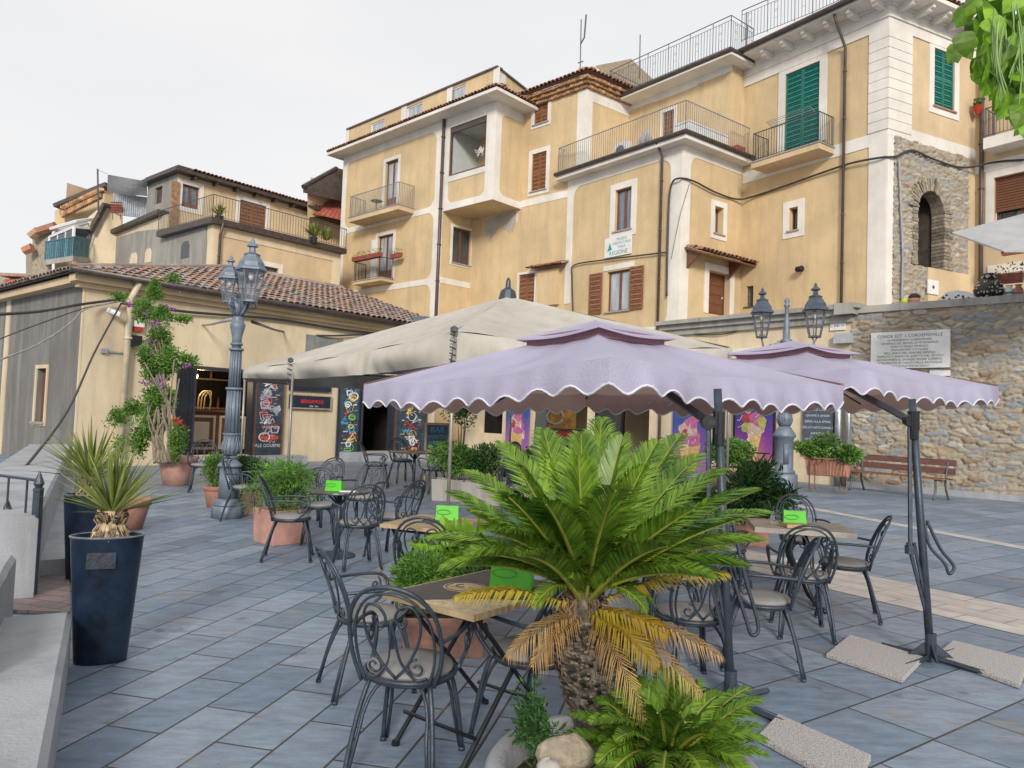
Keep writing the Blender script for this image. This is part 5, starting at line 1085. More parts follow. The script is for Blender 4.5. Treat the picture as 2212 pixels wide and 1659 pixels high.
# ================================================================ HOUSE BEHIND (terrace house)
hb = wthing('terrace_house', 'cream house with railed terrace, brown gutters and bare grey render, behind the tiled cafe', 'house', (H0c.x, H0c.y, 0))
zg = z(PH,466,486)
hwd = PH.rect(560,574,602,597)
wall(PH, hb, 0, PH.L, 2, zg, [PH.rect(569,577,601,600)], OCH2); window(PH, hb, PH.rect(569,577,601,600), 'glass', .25, gm=GLASSD)
wall(PHs, hb, 0, PHs.L, 2, zg, [], CREAM, 'side_wall')
gy = MB(); zz1 = lambda px, py: (u(PHs,px,py), z(PHs,px,py))
pts = [zz1(226,572), zz1(232,520), zz1(300,500), zz1(360,493), zz1(447,487), zz1(449,590), zz1(226,600)]
gy.prism([PHs.P(a_,b_,.01) for a_, b_ in pts], PHs.n*.035); gy.build('bare_render', GREYL, hb)
mb = MB(); PHs.box(mb, PHs.L-.5, PHs.L, 2, zg, -.002, .06); PH.box(mb, 0, .45, 2, zg, -.002, .04); PH.box(mb, .45, PH.L, zg-.5, zg, -.002, .04); PH.box(mb, PH.L-.5, PH.L, 2, zg-.5, -.002, .038); mb.build('white_bands', CREAM, hb)
for px, py, s_ in ((290,565,.5),(402,540,.45),(322,552,.4)):
    a_, b_ = zz1(px,py); mb = MB(); mb.prism([PHs.P(a_+s_*x, b_+s_*y_, .04) for x, y_ in ((-1,-1),(-1,.4),(-.6,1),(.6,1),(1,.4),(1,-1))], PHs.n*.02); mb.build('blocked_opening', CREAM if px != 402 else IRON, hb)
zg_ = zg+.02; ring = [PHs.P(u(PHs,356,495),0,-.0), PHs.P(u(PHs,356,495),0,.45), Vector((H0c.x,H0c.y,0))+PH.n*.35+PHs.n*.35, PH.P(PH.L+.1,0,.45), PH.P(PH.L+.1,0,-3), PHs.P(u(PHs,356,495),0,-4)]
mb = MB(); eaveslab(zg, zg+.3, mb, ring); mb.build('terrace_slab', GUT, hb)
railing(hb, [ring[1]-PHs.n*.1+Vector((0,0,zg+.3)), ring[2]-PH.n*.1-PHs.n*.1+Vector((0,0,zg+.3)), ring[3]-PH.n*.1+Vector((0,0,zg+.3))], 1.15, .17, IRON, 'terrace_railing')
# upper storey
UP0 = hit(H0c, dirv(-50), 369, 430)-PHs.n*.3; UP1 = hit(UP0, A40, 668, 480); PU = Pl(UP0, UP1); zu = z(PU,374,372)
hd1 = PU.rect(393,401,430,450); hd2 = PU.rect(517,438,574,490)
wall(PU, hb, 0, PU.L, zg, zu, [hd1, hd2], OCH2, 'upper_wall'); window(PU, hb, hd1, 'door_glass', .25, gm=GLASS, sill=False, name='terrace_door'); window(PU, hb, hd2, 'shut', .25, sill=False, name='shuttered_opening')
mb = MB(); PU.box(mb, u(PU,368,440), hd1[0]-.2, zg+.5, zu-.5, -.01, .12); mb.build('brick_patch', BRICKY, hb)
PUs = Pl(hit(UP0, dirv(-50), 318, 430), UP0); zus = z(PUs,340,372)
hsm = PUs.rect(334,404,350,440); wall(PUs, hb, 0, PUs.L, zg-1.2, zu+.25, [hsm], GREYL, 'gable_wall'); mb = MB(); PUs.box(mb, *hsm, -.2, -.15); mb.build('small_window', GUT, hb)
mb = MB(); eaveslab(zu, zu+.18, mb, [PU.P(-.4,0,.6), PU.P(PU.L+.4,0,.6), PU.P(PU.L+.4,0,-4), PU.P(-.4,0,-4)]); eaveslab(zu+.255, zu+.4, mb, [PUs.P(-.1,0,.15), PUs.P(PUs.L+.3,0,.15), PUs.P(PUs.L+.3,0,-3), PUs.P(-.1,0,-3)]); mb.build('roof_edge', GUT, hb)
mb = MB(); tile_edge(mb, PU.P(.6,zu+.2,.55), PU.P(PU.L+.4,zu+.2,.55), PU.n, .24, .4, -.2, 41, 7); mb.build('roof_tiles', TILER, hb)
for k in range(7): mb = MB(); a_ = .8+k*(PU.L-1)/6; PU.box(mb, a_-.06, a_+.06, zu-.16, zu-.002, 0, .5); mb.build('rafter', GUT, hb)
# sloping parapet on the left side of that house
mb = MB(); q0, q1 = on_plane(PHs,226,512,0), on_plane(PHs,352,466,0); zlow = zg-1
uq0, uq1 = (q0-PHs.o).dot(PHs.d), (q1-PHs.o).dot(PHs.d)
mb.prism([PHs.P(uq0,zg-.1,.0), PHs.P(uq1+.6,zg-.1,.0), PHs.P(uq1+.6,q1.z,0), PHs.P(uq1,q1.z,0), PHs.P(uq0,q0.z,0)], -PHs.n*.3); mb.build('sloping_parapet', CREAM, hb)
mb = MB(); mb.prism([PHs.P(uq0-.5,q0.z-.18,.35), PHs.P(uq1+.1,q1.z+.05,.35), PHs.P(uq1+.1,q1.z+.28,.35), PHs.P(uq0-.5,q0.z+.05,.35)], -PHs.n*.9); mb.build('parapet_roof', GUT, hb)
pipe(hb, [PH.P(.28,zg+.15,.4), PH.P(.28,zg-.5,.12), PH.P(.28,4,.12)], PIPE, .07)
close_volume(hb, [PHs.P(0,0), PHs.P(0,0,-7), PH.P(PH.L,0,-7), PH.P(PH.L,0), H0c], 2, zg, OCH2, k1=1); close_volume(hb, [PUs.P(0,0), PUs.P(0,0,-4), PU.P(PU.L,0,-4), PU.P(PU.L,0), UP0], zg, zu+.1, OCH2, 'upper_rear_wall', k1=1)
# ================================================================ little red-roofed house by the tower
rr2 = wthing('red_roof_house', 'small house with red sheet roof and dark gutters squeezed left of the yellow house', 'house', tuple(XY(710,440,47)))
mb = MB(); PX = Pl(XY(655,440,47), hit(XY(655,440,47), A40, 760, 440)); zx = z(PX,660,440)
wall(PX, rr2, 0, PX.L, 4, z(PX,700,470), [], OCH2)
PX2 = Pl(hit(PX.P(0,0)-PX.n*2, A40, 670, 400), hit(PX.P(0,0)-PX.n*2, A40, 765, 400)); wall(PX2, rr2, 0, PX2.L, 4, z(PX2,700,392), [], OCH2, 'upper_wall')
mb = MB(); mb.prism([PX.P(-1,z(PX,700,470),.5), PX.P(PX.L,z(PX,700,470)-.3,.5), PX.P(PX.L,z(PX,700,470)-.1,.5), PX.P(-1,z(PX,700,470)+.25,.5)], -PX.n*1); mb.build('lower_gutter', GUT, rr2)
mb = MB(); s0, s1, s2_, s3_ = AT(668,460,46.5), AT(760,480,47), AT(760,420,49), AT(735,405,49); mb.poly([s0,s1,s2_,s3_])
for k in range(9): mb.tube([s0.lerp(s1,k/9), s3_.lerp(s2_,k/9)], .05, 4)
mb.build('sheet_roof', REDROOF, rr2)
mb = MB(); e0, e1 = AT(655,404,45.5), AT(727,364,48); mb.tube([e0,e1], .16, 8); mb.prism([e0+Vector((0,0,-.35)), e1+Vector((0,0,-.35)), e1+Vector((0,0,.05)), e0+Vector((0,0,.05))], Vector((2,1.5,0))); mb.build('upper_gutter', GUT, rr2)
mb = MB(); mb.poly([AT(664,412,46), AT(735,372,48.5), AT(760,374,50), AT(760,460,50), AT(664,470,46.2)]); mb.build('gable', OCH2, rr2)
# ================================================================ far left house group
fh = wthing('veranda_house', 'far left old house with glazed veranda, teal balcony and brick eaves', 'house', tuple(XY(150,500,47)))
F0 = XY(146,480,46.0); F1 = hit(F0, A40, 222, 440)
PFa = Pl(F0, F1 if False else hit(F0, dirv(25), 240, 430)); PFb = Pl(hit(F0, dirv(-60), 118, 480), F0)
zf = z(PFa,150,455)
wall(PFa, fh, -.2, PFa.L, 3, z(PFa,200,412), [PFa.rect(186,446,203,470)], OCH2, 'tower_wall'); window(PFa, fh, PFa.rect(186,446,203,470), 'glass', .1, gm=GLASSD)
mb = MB(); q = [AT(113,440,45.5), AT(226,393,46.5), AT(240,398,47.5), AT(240,404,47.5), AT(226,402,46.4), AT(116,447,45.4)]
mb.prism(q, Vector((.5,3.5,0))); mb.build('roof', GUT, fh)
mb = MB(); rr = random.Random(2)
for i in range(22):
    p = AT(136+i*3.9, 462-i*1.95, 45.6); mb.box(p, (.13,.5,.42), Matrix.Rotation(R(20),3,'Z'), rr.random())
for i in range(22):
    p = AT(138+i*3.9, 450-i*1.85, 45.5); mb.box(p, (.3,.6,.16), Matrix.Rotation(R(20),3,'Z'), rr.random())
mb.build('brick_eaves', BRICKY, fh)
mb = MB(); mb.poly([AT(118,455,46.2), AT(226,405,46.8), AT(226,600,46.8), AT(118,600,46.2)]); mb.poly([AT(226,405,46.8), AT(265,420,48), AT(265,600,48), AT(226,600,46.8)]); mb.build('rear_walls', OCH2, fh)
mb = MB(); mb.poly([AT(70,505,45), AT(112,490,44.6), AT(112,600,44.6), AT(70,600,45)]); mb.poly([AT(56,545,46), AT(72,540,45), AT(72,600,45), AT(56,600,46)]); mb.build('stone_side', RUBBLE if False else ROCK, fh)
mb = MB()
for (a_, b_) in (((66,511),(82,498)),((82,500),(120,488)),((52,542),(70,534))): mb.tube([AT(*a_,44.4), AT(*b_,44.4)], .28, 6)
mb.build('ragged_eaves', TILER, fh)
vp = [AT(106,548,43.5), AT(158,540,42.5), AT(190,546,44)]; vtp = [AT(108,512,43.5), AT(160,490,42.5), AT(205,494,44)]
mb = MB()
for a_, b_ in zip(vp, vtp): mb.tube([a_, b_], .09, 5)
mb.tube(vtp, .10, 5); mb.tube([vtp[0]-Vector((0,0,-.5)), AT(165,478,42.5), AT(222,470,45)], .1, 5)
for k in (.33,.66): mb.tube([vp[0].lerp(vp[1],k), vtp[0].lerp(vtp[1],k)], .05, 4)
mb.build('veranda_frame', WHITE, fh); mb = MB(); mb.poly([vp[0],vp[1],vtp[1],vtp[0]]); mb.poly([vp[1],vp[2],vtp[2],vtp[1]]); mb.build('veranda_glass', GLASSD, fh)
mb = MB(); mb.poly([vtp[0],vtp[1],AT(222,474,45.5),AT(130,488,46)]); mb.build('veranda_roof', SAIL, fh)
tb0 = [AT(95,562,43.2), AT(158,552,41.8), AT(191,556,43.6)]; mb = MB()
for a_, b_ in zip(tb0[:-1], tb0[1:]):
    n = 16
    for i in range(n): 
        p, q = a_.lerp(b_, i/n), a_.lerp(b_, (i+.8)/n); mb.prism([p, q, q+Vector((0,0,1.05)), p+Vector((0,0,1.05))], Vector((0,.06,0)))
    mb.tube([a_+Vector((0,0,1.08)), b_+Vector((0,0,1.08))], .04, 5)
mb.build('balcony_screen', mat('teal_fabric',(.07,.17,.20),.7,.3,8,tint=.35), fh); mb = MB(); mb.prism([p-Vector((0,0,.3)) for p in tb0]+[AT(191,560,45.5), AT(95,566,45.5)], (0,0,.3)); mb.build('balcony_slab', CONC, fh)
mb = MB(); mb.poly([AT(190,470,44), AT(226,440,44.2), AT(226,600,44.2), AT(190,600,44)]); mb.poly([AT(226,440,44.2),AT(262,450,44.6),AT(262,600,44.6),AT(226,600,44.2)]); mb.build('white_annex', CREAM, fh); mb = MB(); mb.tube([AT(196,500,43.7), AT(226,443,43.9), AT(262,452,44.4)], .2, 6); mb.build('annex_gutter', GUT, fh)
sl_ = wthing('shade_sail', 'grey shade sail stretched over a roof terrace at the far left', 'shade sail', tuple(AT(280,410,43))); mb = MB()
c4 = [AT(233,377,42.5), AT(318,392,42), AT(318,424,44.5), AT(231,413,45)]
for i in range(8):
    for j in range(8):
        def Q(s, t): return (c4[0].lerp(c4[1],s)).lerp(c4[3].lerp(c4[2],s),t)-Vector((0,0,.5*math.sin(math.pi*s)*math.sin(math.pi*t)))
        mb.poly([Q(i/8,j/8),Q((i+1)/8,j/8),Q((i+1)/8,(j+1)/8),Q(i/8,(j+1)/8)],.5)
mb.build('fabric', SAIL, sl_, True)
mb = MB(); mb.tube([AT(213,470,43), AT(211,365,43)], .05, 5); mb.tube([AT(213,368,43), AT(232,376,42.6)], .015, 3); one('flag_pole', mb, IRON, 'thin leaning pole holding the grey shade sail', 'pole')
fm2 = wthing('terrace_screen', 'grey corrugated screen under the shade sail on the far left roof', 'screen', tuple(AT(285,440,44.5))); mb = MB()
for i in range(16): p = AT(246+i*4.6, 440+i*.6, 44.5); mb.box(p, (.10,.1,1.3), None)
mb.build('panel', SILV, fm2)
mb = MB(); 
for k in range(5): mb.tube([AT(240,437+k*5,42.8), AT(264,438+k*5,42.8)], .05, 4)
mb.tube([AT(244,455,42.8), AT(243,474,42.8)], .03); mb.tube([AT(260,455,42.8), AT(260,474,42.8)], .03); one('slatted_chair', mb, DULLR, 'small red slatted chair back on the far left roof terrace', 'chair')
fw = wthing('distant_wall', 'distant rough stone wall at the left edge of the picture', 'wall', tuple(XY(30,600,40))); mb = MB(); mb.prism([AT(-60,586,40), AT(82,592,38.5), AT(82,660,38.5), AT(-60,680,40)], Vector((0,1,0))); mb.build('wall', ROCK, fw)
cw = wthing('chimney', 'red painted chimney block with flat cap beside the distant stone wall', 'chimney', tuple(AT(44,640,34))); mb = MB(); p = AT(44,628,34); mb.box(p, (.95,.8,.9)); mb.build('stack', mat('red_render',(.36,.09,.06),.8,.2), cw); mb = MB(); mb.box(p+Vector((0,0,.62)), (1.35,1.1,.09)); mb.box(p+Vector((0,0,.5)), (1.0,.1,.15)); mb.build('cap', TERRA, cw)
# ================================================================ UMBRELLAS
def canopy(root, C4, apex, cap, val, m, sag=.06, nsc=10, open_=.22, seed=1, puff=0.0):
    """square canopy: C4 corners of the eave, apex top; scalloped valance with white piping; vented cap"""
    rr = random.Random(seed); mb = MB(); NS = 40; NR = 10; A = Vector(apex); edge = []
    for e in range(4):
        p, q = C4[e], C4[(e+1) % 4]; outn = ((p+q)/2-A); outn.z = 0; outn.normalize()
        rows = []
        for j in range(NR+1):
            f = open_+(1-open_)*j/NR; row = []
            for i in range(NS+1):
                t = i/NS; b_ = p.lerp(q, t); b_ = b_-Vector((0,0,.05*math.sin(math.pi*t)))
                x = A.lerp(b_, f); x = x-Vector((0,0,sag*math.sin(math.pi*t)*math.sin(math.pi*(f-open_)/(1-open_)))); 
                x.z += .012*math.sin(t*19+e*2+f*5)*f
                row.append(x)
            rows.append(row)
        # valance
        for k in range(1, 6):
            row = []
            for i in range(NS*2+1): pass
        vs = [x for r in rows for x in r]; W = NS+1
        mb.add(vs, [(j*W+i, j*W+i+1, (j+1)*W+i+1, (j+1)*W+i) for j in range(NR) for i in range(NS)], .5)
        NV = nsc*8; vv = []; KV = 6
        for k in range(KV+1):
            for i in range(NV+1):
                t = i/NV; b_ = p.lerp(q, t)-Vector((0,0,.05*math.sin(math.pi*t))); sc = val*(.86-.14*math.cos(2*math.pi*nsc*t))
                b_.z += .012*math.sin(t*19+e*2+5)
                wv = .014*math.sin(t*2*math.pi*nsc+e)+.02*math.sin(t*17+e*3); tw = min(1, min(t,1-t)*9)
                vv.append(b_ - Vector((0,0,sc*k/KV)) + outn*((.035*math.sin(math.pi*.5*k/KV)+wv*k/KV)*tw))
        Wv = NV+1; mb.add(vv, [(k*Wv+i, k*Wv+i+1, (k+1)*Wv+i+1, (k+1)*Wv+i) for k in range(KV) for i in range(NV)], .5)
        edge += vv[KV*Wv:KV*Wv+NV]
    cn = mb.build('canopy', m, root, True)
    pm = MB(); pm.tube(edge, .0075, 5, True); pm.build('piping', PIPING, cn)
    # vented cap
    if cap:
        hs, lift, drop = cap; cb_ = MB(); CP = [A.lerp(c, hs) for c in C4]; CP = [Vector((c.x, c.y, A.z-(A.z-c.z)*1.0+lift)) for c in CP]; top = A+Vector((0,0,lift))
        for e in range(4):
            p, q = CP[e], CP[(e+1) % 4]; n = 12
            for j in range(5):
                for i in range(n):
                    def Q(i_, j_): x = top.lerp(p.lerp(q, i_/n), j_/5); return x-Vector((0,0,.03*math.sin(math.pi*i_/n)*(j_/5)))
                    cb_.poly([Q(i,j),Q(i+1,j),Q(i+1,j+1),Q(i,j+1)],.5)
            for i in range(n): a_, b_ = Q(i,5), Q(i+1,5); cb_.poly([a_, b_, b_-Vector((0,0,drop)), a_-Vector((0,0,drop))], .5)
        cb_.build('vent_cap', m, root, True)
        vb_ = MB(); RG = [A.lerp(c, hs*.86)+Vector((0,0,-.01)) for c in C4]; RT = [Vector((c.x, c.y, A.z-(A.z-c.z)*1.0+lift-.012)) for c in [A.lerp(c, hs*.86) for c in C4]]
        for e in range(4): vb_.poly([RG[e], RG[(e+1)%4], RT[(e+1)%4], RT[e]], .5)
        vb_.build('vent_mesh', MAUVE, root)
    rb = MB()
    for c in C4: rb.tube([A-Vector((0,0,.12)), c.lerp(A,.03)-Vector((0,0,.075))], .013, 5)
    for k in range(4): mdp = (C4[k]+C4[(k+1)%4])/2; rb.tube([A-Vector((0,0,.16)), mdp.lerp(A,.04)-Vector((0,0,.17))], .011, 5)
    rb.build('ribs', BLACKM, root); return cn
def cantilever(label, foot, C4, apex, mast_top, hinge, loop, cap=(.335,.08,.012), group='lilac cantilever parasols', wind=1):
    t = wthing('cantilever_parasol', label, 'parasol', tuple(foot), group)
    mb = MB(); F, T = Vector(foot), Vector(mast_top); mb.tube([F+Vector((0,0,.05)), F.lerp(T,.5), T], [.028,.028,.026], 10); mb.build('mast', DARKM, t, True)
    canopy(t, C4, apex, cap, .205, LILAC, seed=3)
    H = Vector(hinge); A = Vector(apex); mb = MB(); mid = H.lerp(A, .5)-Vector((0,0,.04)); pts = bez(H, mid, A+Vector((0,0,-.16)), 10)
    mb.tube(pts, .03, 4); mb.build('arm', BLACKM, t)
    mb = MB(); jt = F.lerp(T, (H.z-F.z)/(T.z-F.z)); mb.tube([jt-Vector((0,0,.14)), jt+Vector((0,0,.06))], .038, 10); mb.hexa([jt+Vector(v) for v in ((-.03,-.03,-.07),(.03,-.03,-.07),(.03,.03,-.07),(-.03,.03,-.07),(-.03,-.03,.07),(.03,-.03,.07),(.03,.03,.07),(-.03,.03,.07))]); mb.tube([H, jt], .035, 6); mb.lathe([(.045,-.03),(.045,.03)], 10, H, Rm=Matrix.Rotation(R(90),3,'X')); mb.build('hinge', BLACKM, t)
    mb = MB(); low = F.lerp(T, .42); off = Vector((-.10,-.02,0)); mb.tube([H, H.lerp(low+off,.9), low+off], .016, 5); mb.tube([low+off*1.2+Vector((0,0,.05)), F.lerp(T,.16)], .014, 5); mb.tube([low+off*.7+Vector((0,0,.05)), F.lerp(T,.17)+Vector((.01,0,0))], .012, 5); mb.lathe([(.04,-.03),(.04,.03)], 8, low+off); mb.build('lower_struts', DARKM, t)
    if loop:
        mb = MB(); L0 = F.lerp(T, loop[0]); e_ = Vector(loop[1]); w = Vector((.035,0,0)); mb.tube(catmull([L0+Vector((.03,0,0)), L0.lerp(e_,.45)-w*.8, e_-w+Vector((0,0,.08)), e_-Vector((0,0,.0)), e_+w+Vector((0,0,.06)), L0.lerp(e_,.5)+w*1.2, L0+Vector((.045,0,.02))], 5), .012, 6); mb.build('crank_handle', DARKM, t, True)
    # cross base
    mb = MB()
    for k in range(4):
        a_ = R(35+90*k); dd_ = Vector((math.cos(a_), math.sin(a_), 0)); mb.tube([F+Vector((0,0,.03)), F+dd_*.36+Vector((0,0,.02))], .020, 4)
    mb.tube([F, F+Vector((0,0,.20))], .038, 10); 
    for k in range(4):
        a_ = R(80+90*k); dd_ = Vector((math.cos(a_), math.sin(a_), 0)); mb.prism([F+Vector((0,0,.05)), F+dd_*.16+Vector((0,0,.03)), F+Vector((0,0,.16))], dd_.cross(Vector((0,0,1)))*.012)
    mb.build('cross_base', DARKM, t); return t
F1c, L1c, R1c, B1c = Vector((.548,4.2,2.03)), Vector((-1.3,6.5,1.905)), Vector((2.69,6.0,2.02)), Vector((.84,8.3,1.96))
ap1 = AT(1285,712,6.25); ft1 = G(1577,1522); mt1 = AT(1550,840,4.55)
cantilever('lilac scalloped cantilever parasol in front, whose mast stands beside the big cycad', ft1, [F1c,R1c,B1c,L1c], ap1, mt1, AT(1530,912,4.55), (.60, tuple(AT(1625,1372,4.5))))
C2v = Vector((3.04,8.0,0)); a8 = R(-8.5)
F2c = AT(1838,793,5.97); R2c = AT(2158,833,7.7)
L2c = Vector((C2v.x-2.05*math.cos(a8), C2v.y-2.05*math.sin(a8), 2.06)); B2c = Vector((C2v.x-2.05*math.sin(a8), C2v.y+2.05*math.cos(a8), 2.08))
ap2 = AT(1712,752,8.0); ft2 = G(2010,1428); mt2 = AT(1970,862,5.5)
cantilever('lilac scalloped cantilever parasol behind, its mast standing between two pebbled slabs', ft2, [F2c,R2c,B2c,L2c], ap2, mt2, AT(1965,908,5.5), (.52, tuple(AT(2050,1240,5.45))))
def slab(pxs, zt, label, hgt=.05):
    pts = [G(x, y, zt) for x, y in pxs]; mb = MB(); lo = [Vector((p.x,p.y,.006)) for p in pts]
    c_ = sum(pts, Vector())/4; top = [c_.lerp(p, .985) for p in pts]
    mb.add(lo+[Vector((p.x,p.y,zt-.012)) for p in pts]+top, [(0,1,5,4),(1,2,6,5),(2,3,7,6),(3,0,4,7),(4,5,9,8),(5,6,10,9),(6,7,11,10),(7,4,8,11),(8,9,10,11)])
    return one('ballast_slab', mb, GRAVEL, label, 'slab', 'pebbled ballast slabs of the parasols')
slab(((1785,1411),(1836,1370),(1996,1418),(1949,1466)), .036, 'pebbled ballast slab left of the rear parasol mast, nearest the chairs')
slab(((2021,1413),(2059,1382),(2225,1424),(2202,1478)), .036, 'pebbled ballast slab right of the rear parasol mast, at the picture edge')
slab(((1636,1588),(1681,1541),(1882,1630),(1845,1700)), .036, 'pebbled ballast slab at the bottom, beside the low cycad fronds')
# ================================================================ BEIGE TENT
tn = wthing('market_tent', 'large weathered beige canopy tent with deep curtain edge and thin poles', 'tent', (-.5,14,0))
TF = AT(982,716,11.7); TL = AT(527,796,17.0); TR = AT(1580,752,14.0); TB = Vector((0,22.5,3.0)); TA = AT(1097,640,16.5)
def tent():
    mb = MB(); C = [TF, TR, TB, TL]; NS, NR = 30, 12; rr = random.Random(4)
    for e in range(4):
        p, q = C[e], C[(e+1) % 4]; W = NS+1; vs = []
        for j in range(NR+1):
            f = j/NR
            for i in range(W):
                t = i/NS; x = TA.lerp(p.lerp(q,t), f); s_ = math.sin(math.pi*t)
                x.z -= .16*s_*math.sin(math.pi*f)*f + .10*f*s_ + .02*math.sin(t*23+e)*math.sin(f*11)*f; vs.append(x)
        mb.add(vs, [(j*W+i, j*W+i+1, (j+1)*W+i+1, (j+1)*W+i) for j in range(NR) for i in range(NS)], .5)
    mb.build('roof_canvas', BEIGE, tn, True)
    cu = MB()
    for e, (p, q, drops) in enumerate(((TL, TF, (.28,.62)), (TF, TR, (.55,.5)), (TR, TB, (.5,.5)), (TB, TL, (.5,.3)))):
        n = 90; KV = 10; W = n+1; vs = []; o_ = (q-p); nn = Vector((o_.y,-o_.x,0)).normalized(); 
        if nn.dot(TA-(p+q)/2) > 0: nn = -nn
        for k in range(KV+1):
            f = k/KV
            for i in range(W):
                t = i/n; x = p.lerp(q,t); s_ = math.sin(math.pi*t); x.z -= .10*s_+.004
                dr_ = drops[0]+(drops[1]-drops[0])*t
                if e == 0: dr_ = .22+.30*t
                fold = .09*abs(math.sin(t*30+2.5*math.sin(t*9)))*(.2+.8*f)*abs(math.sin(t*6.3+.4))+.05*math.sin(t*15+e)*f
                puff = .17*math.sin(math.pi*f)*abs(math.sin(t*math.pi*3))
                vs.append(x - Vector((0,0,dr_*f)) + nn*(fold*f+puff+.02))
        cu.add(vs, [(k*W+i, k*W+i+1, (k+1)*W+i+1, (k+1)*W+i) for k in range(KV) for i in range(n)], .5)
    cu.build('curtain_edge', BEIGE, tn, True)
    for c, zt_k in ((TF,.1),(TR,.1),(TL,.1),(TB,.1),(TL.lerp(TF,.3),.25)):
        mb = MB(); x = Vector((c.x*.985+.0*TA.x, c.y*.985+.1, c.z-zt_k)); mb.tube([Vector((x.x,x.y,0)), x], .028, 8)
        mb.build('pole', mat('pale_metal_pole',(.36,.34,.30),.4,.2,4,metal=.4), tn, True)
    mb = MB()
    for a_, b_ in ((TL,TF),(TF,TR),(TR,TB),(TB,TL)): mb.tube([a_-Vector((0,0,.12)), b_-Vector((0,0,.12))], .022, 5)
    for c in (TF,TR,TL,TB): mb.tube([TA-Vector((0,0,.1)), c-Vector((0,0,.1))], .022, 5)
    mb.build('frame', IRON, tn)
    mb = MB(); mb.lathe([(.22,-.1),(.16,.12),(.06,.2),(.05,.35),(.02,.42)], 10, TA); mb.build('finial', DARKM, tn)
    mb = MB()
    for c in (TF, TL.lerp(TF,.30)+Vector((0,0,-.03))):
        for k in range(5): mb.tube([c+Vector((-.06,-.10,-.05-.1*k)), c+Vector((.05,-.12,-.09-.1*k))], .012, 4)
        mb.lathe([(.01,-.06),(.06,-.03),(.06,.03),(.01,.06)], 8, c+Vector((0,-.1,.02)))
    mb.build('lacing', IRON, tn)
tent()
mp_ = wthing('wooden_post', 'dark square post under the beige tent, behind the cycad fronds', 'post', (.35,11.5,0)); mb = MB(); q = AT(1165,1010,11.2); mb.hexa([Vector((.30,11.1,0)),Vector((.52,11.1,0)),Vector((.52,11.3,0)),Vector((.30,11.3,0)),Vector((.42,11.1,2.75)),Vector((.54,11.1,2.75)),Vector((.54,11.3,2.75)),Vector((.42,11.3,2.75))]); mb.build('post', mat('dark_green_post',(.012,.022,.022),.5,.3,6), mp_)
# ================================================================ WHITE PARASOL upper right
wp = wthing('white_parasol', 'white parasol with dark ribs at the right edge, on the terrace above the wall', 'parasol', tuple(XY(2290,600,17)))
Aw = AT(2330,430,17.5); Cw = [AT(2056,502,17.0), AT(2166,541,15.6), AT(2480,540,15.5), AT(2600,500,17), AT(2480,490,19.5), AT(2160,485,19)]
mb = MB()
for i in range(6): mb.poly([Aw, Cw[i], Cw[(i+1)%6]], .5); mb.poly([Cw[i], Cw[(i+1)%6], Cw[(i+1)%6]+Vector((0,0,-.04)), Cw[i]+Vector((0,0,-.04))], .5)
mb.build('canopy', SAIL, wp); mb = MB()
for c in Cw: mb.tube([Aw-Vector((0,0,.08)), c-Vector((0,0,.04))], .02, 5)
mb.tube([Aw, Vector((Aw.x,Aw.y,zs-.1))], .03, 8); mb.build('frame', BLACKM, wp)
# ================================================================ LAMPS
def lantern(root, c, s, m=None, seed=0, glass=True):
    """six-sided tapering lantern, c = bottom centre"""
    m = m or LAMPM; c = Vector(c); n = 6; r0, r1, h = .11*s, .21*s, .50*s; mb = MB(); P0 = []; P1 = []
    for k in range(n):
        a_ = 2*math.pi*k/n+.3; P0.append(c+Vector((r0*math.cos(a_), r0*math.sin(a_), 0))); P1.append(c+Vector((r1*math.cos(a_), r1*math.sin(a_), h)))
        mb.tube([P0[-1], P1[-1]], .013*s, 5)
    mb.tube(P0, .014*s, 5, True); mb.tube([a.lerp(b,.38) for a, b in zip(P0,P1)], .008*s, 4, True)
    mb.lathe([(r0*1.15,-.02*s),(r0*1.1,.01*s)], 6, c, ph=.3)
    mb.lathe([(r1*1.02,h-.02*s),(r1*1.22,h),(r1*1.2,h+.03*s),(r1*1.02,h+.06*s),(r1*.95,h+.13*s),(r1*.62,h+.23*s),(r1*.60,h+.25*s),(r1*.66,h+.27*s),(r1*.25,h+.31*s),(r1*.22,h+.38*s),(r1*.45,h+.40*s),(r1*.40,h+.43*s),(r1*.18,h+.46*s),(r1*.16,h+.50*s),(.002,h+.55*s)], 6, c, ph=.3)
    o_ = mb.build('lantern', m, root)
    b_ = MB(); b_.lathe([(.02*s,h-.16*s),(.045*s,h-.1*s),(.04*s,h-.03*s)], 10, c); b_.build('bulb', WHITE, o_, True)
    if glass:
        g_ = MB()
        for k in range(n): g_.poly([P0[k],P0[(k+1)%n],P1[(k+1)%n],P1[k]], .5)
        g_.build('glass', CLEAR, o_)
    return o_
lp = G(491,1118); sL = 1.0
l1 = wthing('street_lamp', 'tall blue-grey cast-iron street lamp with clustered lanterns, left by the bushes', 'street lamp', tuple(lp))
def zmap(mb):
    xs, ys = (0,.43,.98,1.33,1.8,2.39,2.93,3.3,3.46,3.9), (0,.29,.76,.93,1.27,1.94,2.54,2.92,3.05,3.42)
    mb.v = [(v[0], v[1], float(np.interp(v[2], xs, ys))) for v in mb.v]
mb = MB(); c = Vector((lp.x,lp.y,0))
mb.lathe([(.235,0),(.235,.26),(.215,.28)], 8, c, ph=.39); mb.lathe([(.215,.28),(.22,.31),(.195,.345),(.20,.365),(.17,.40),(.155,.43)], 20, c)
mb.lathe([(.148,.43),(.142,.98)], 24, c); mb.lathe([(.165,.98),(.18,1.0),(.18,1.05),(.15,1.10),(.10,1.20),(.085,1.24),(.11,1.27),(.11,1.30),(.09,1.33)], 24, c)
zmap(mb); mb.build('pedestal', LAMPM, l1, True)
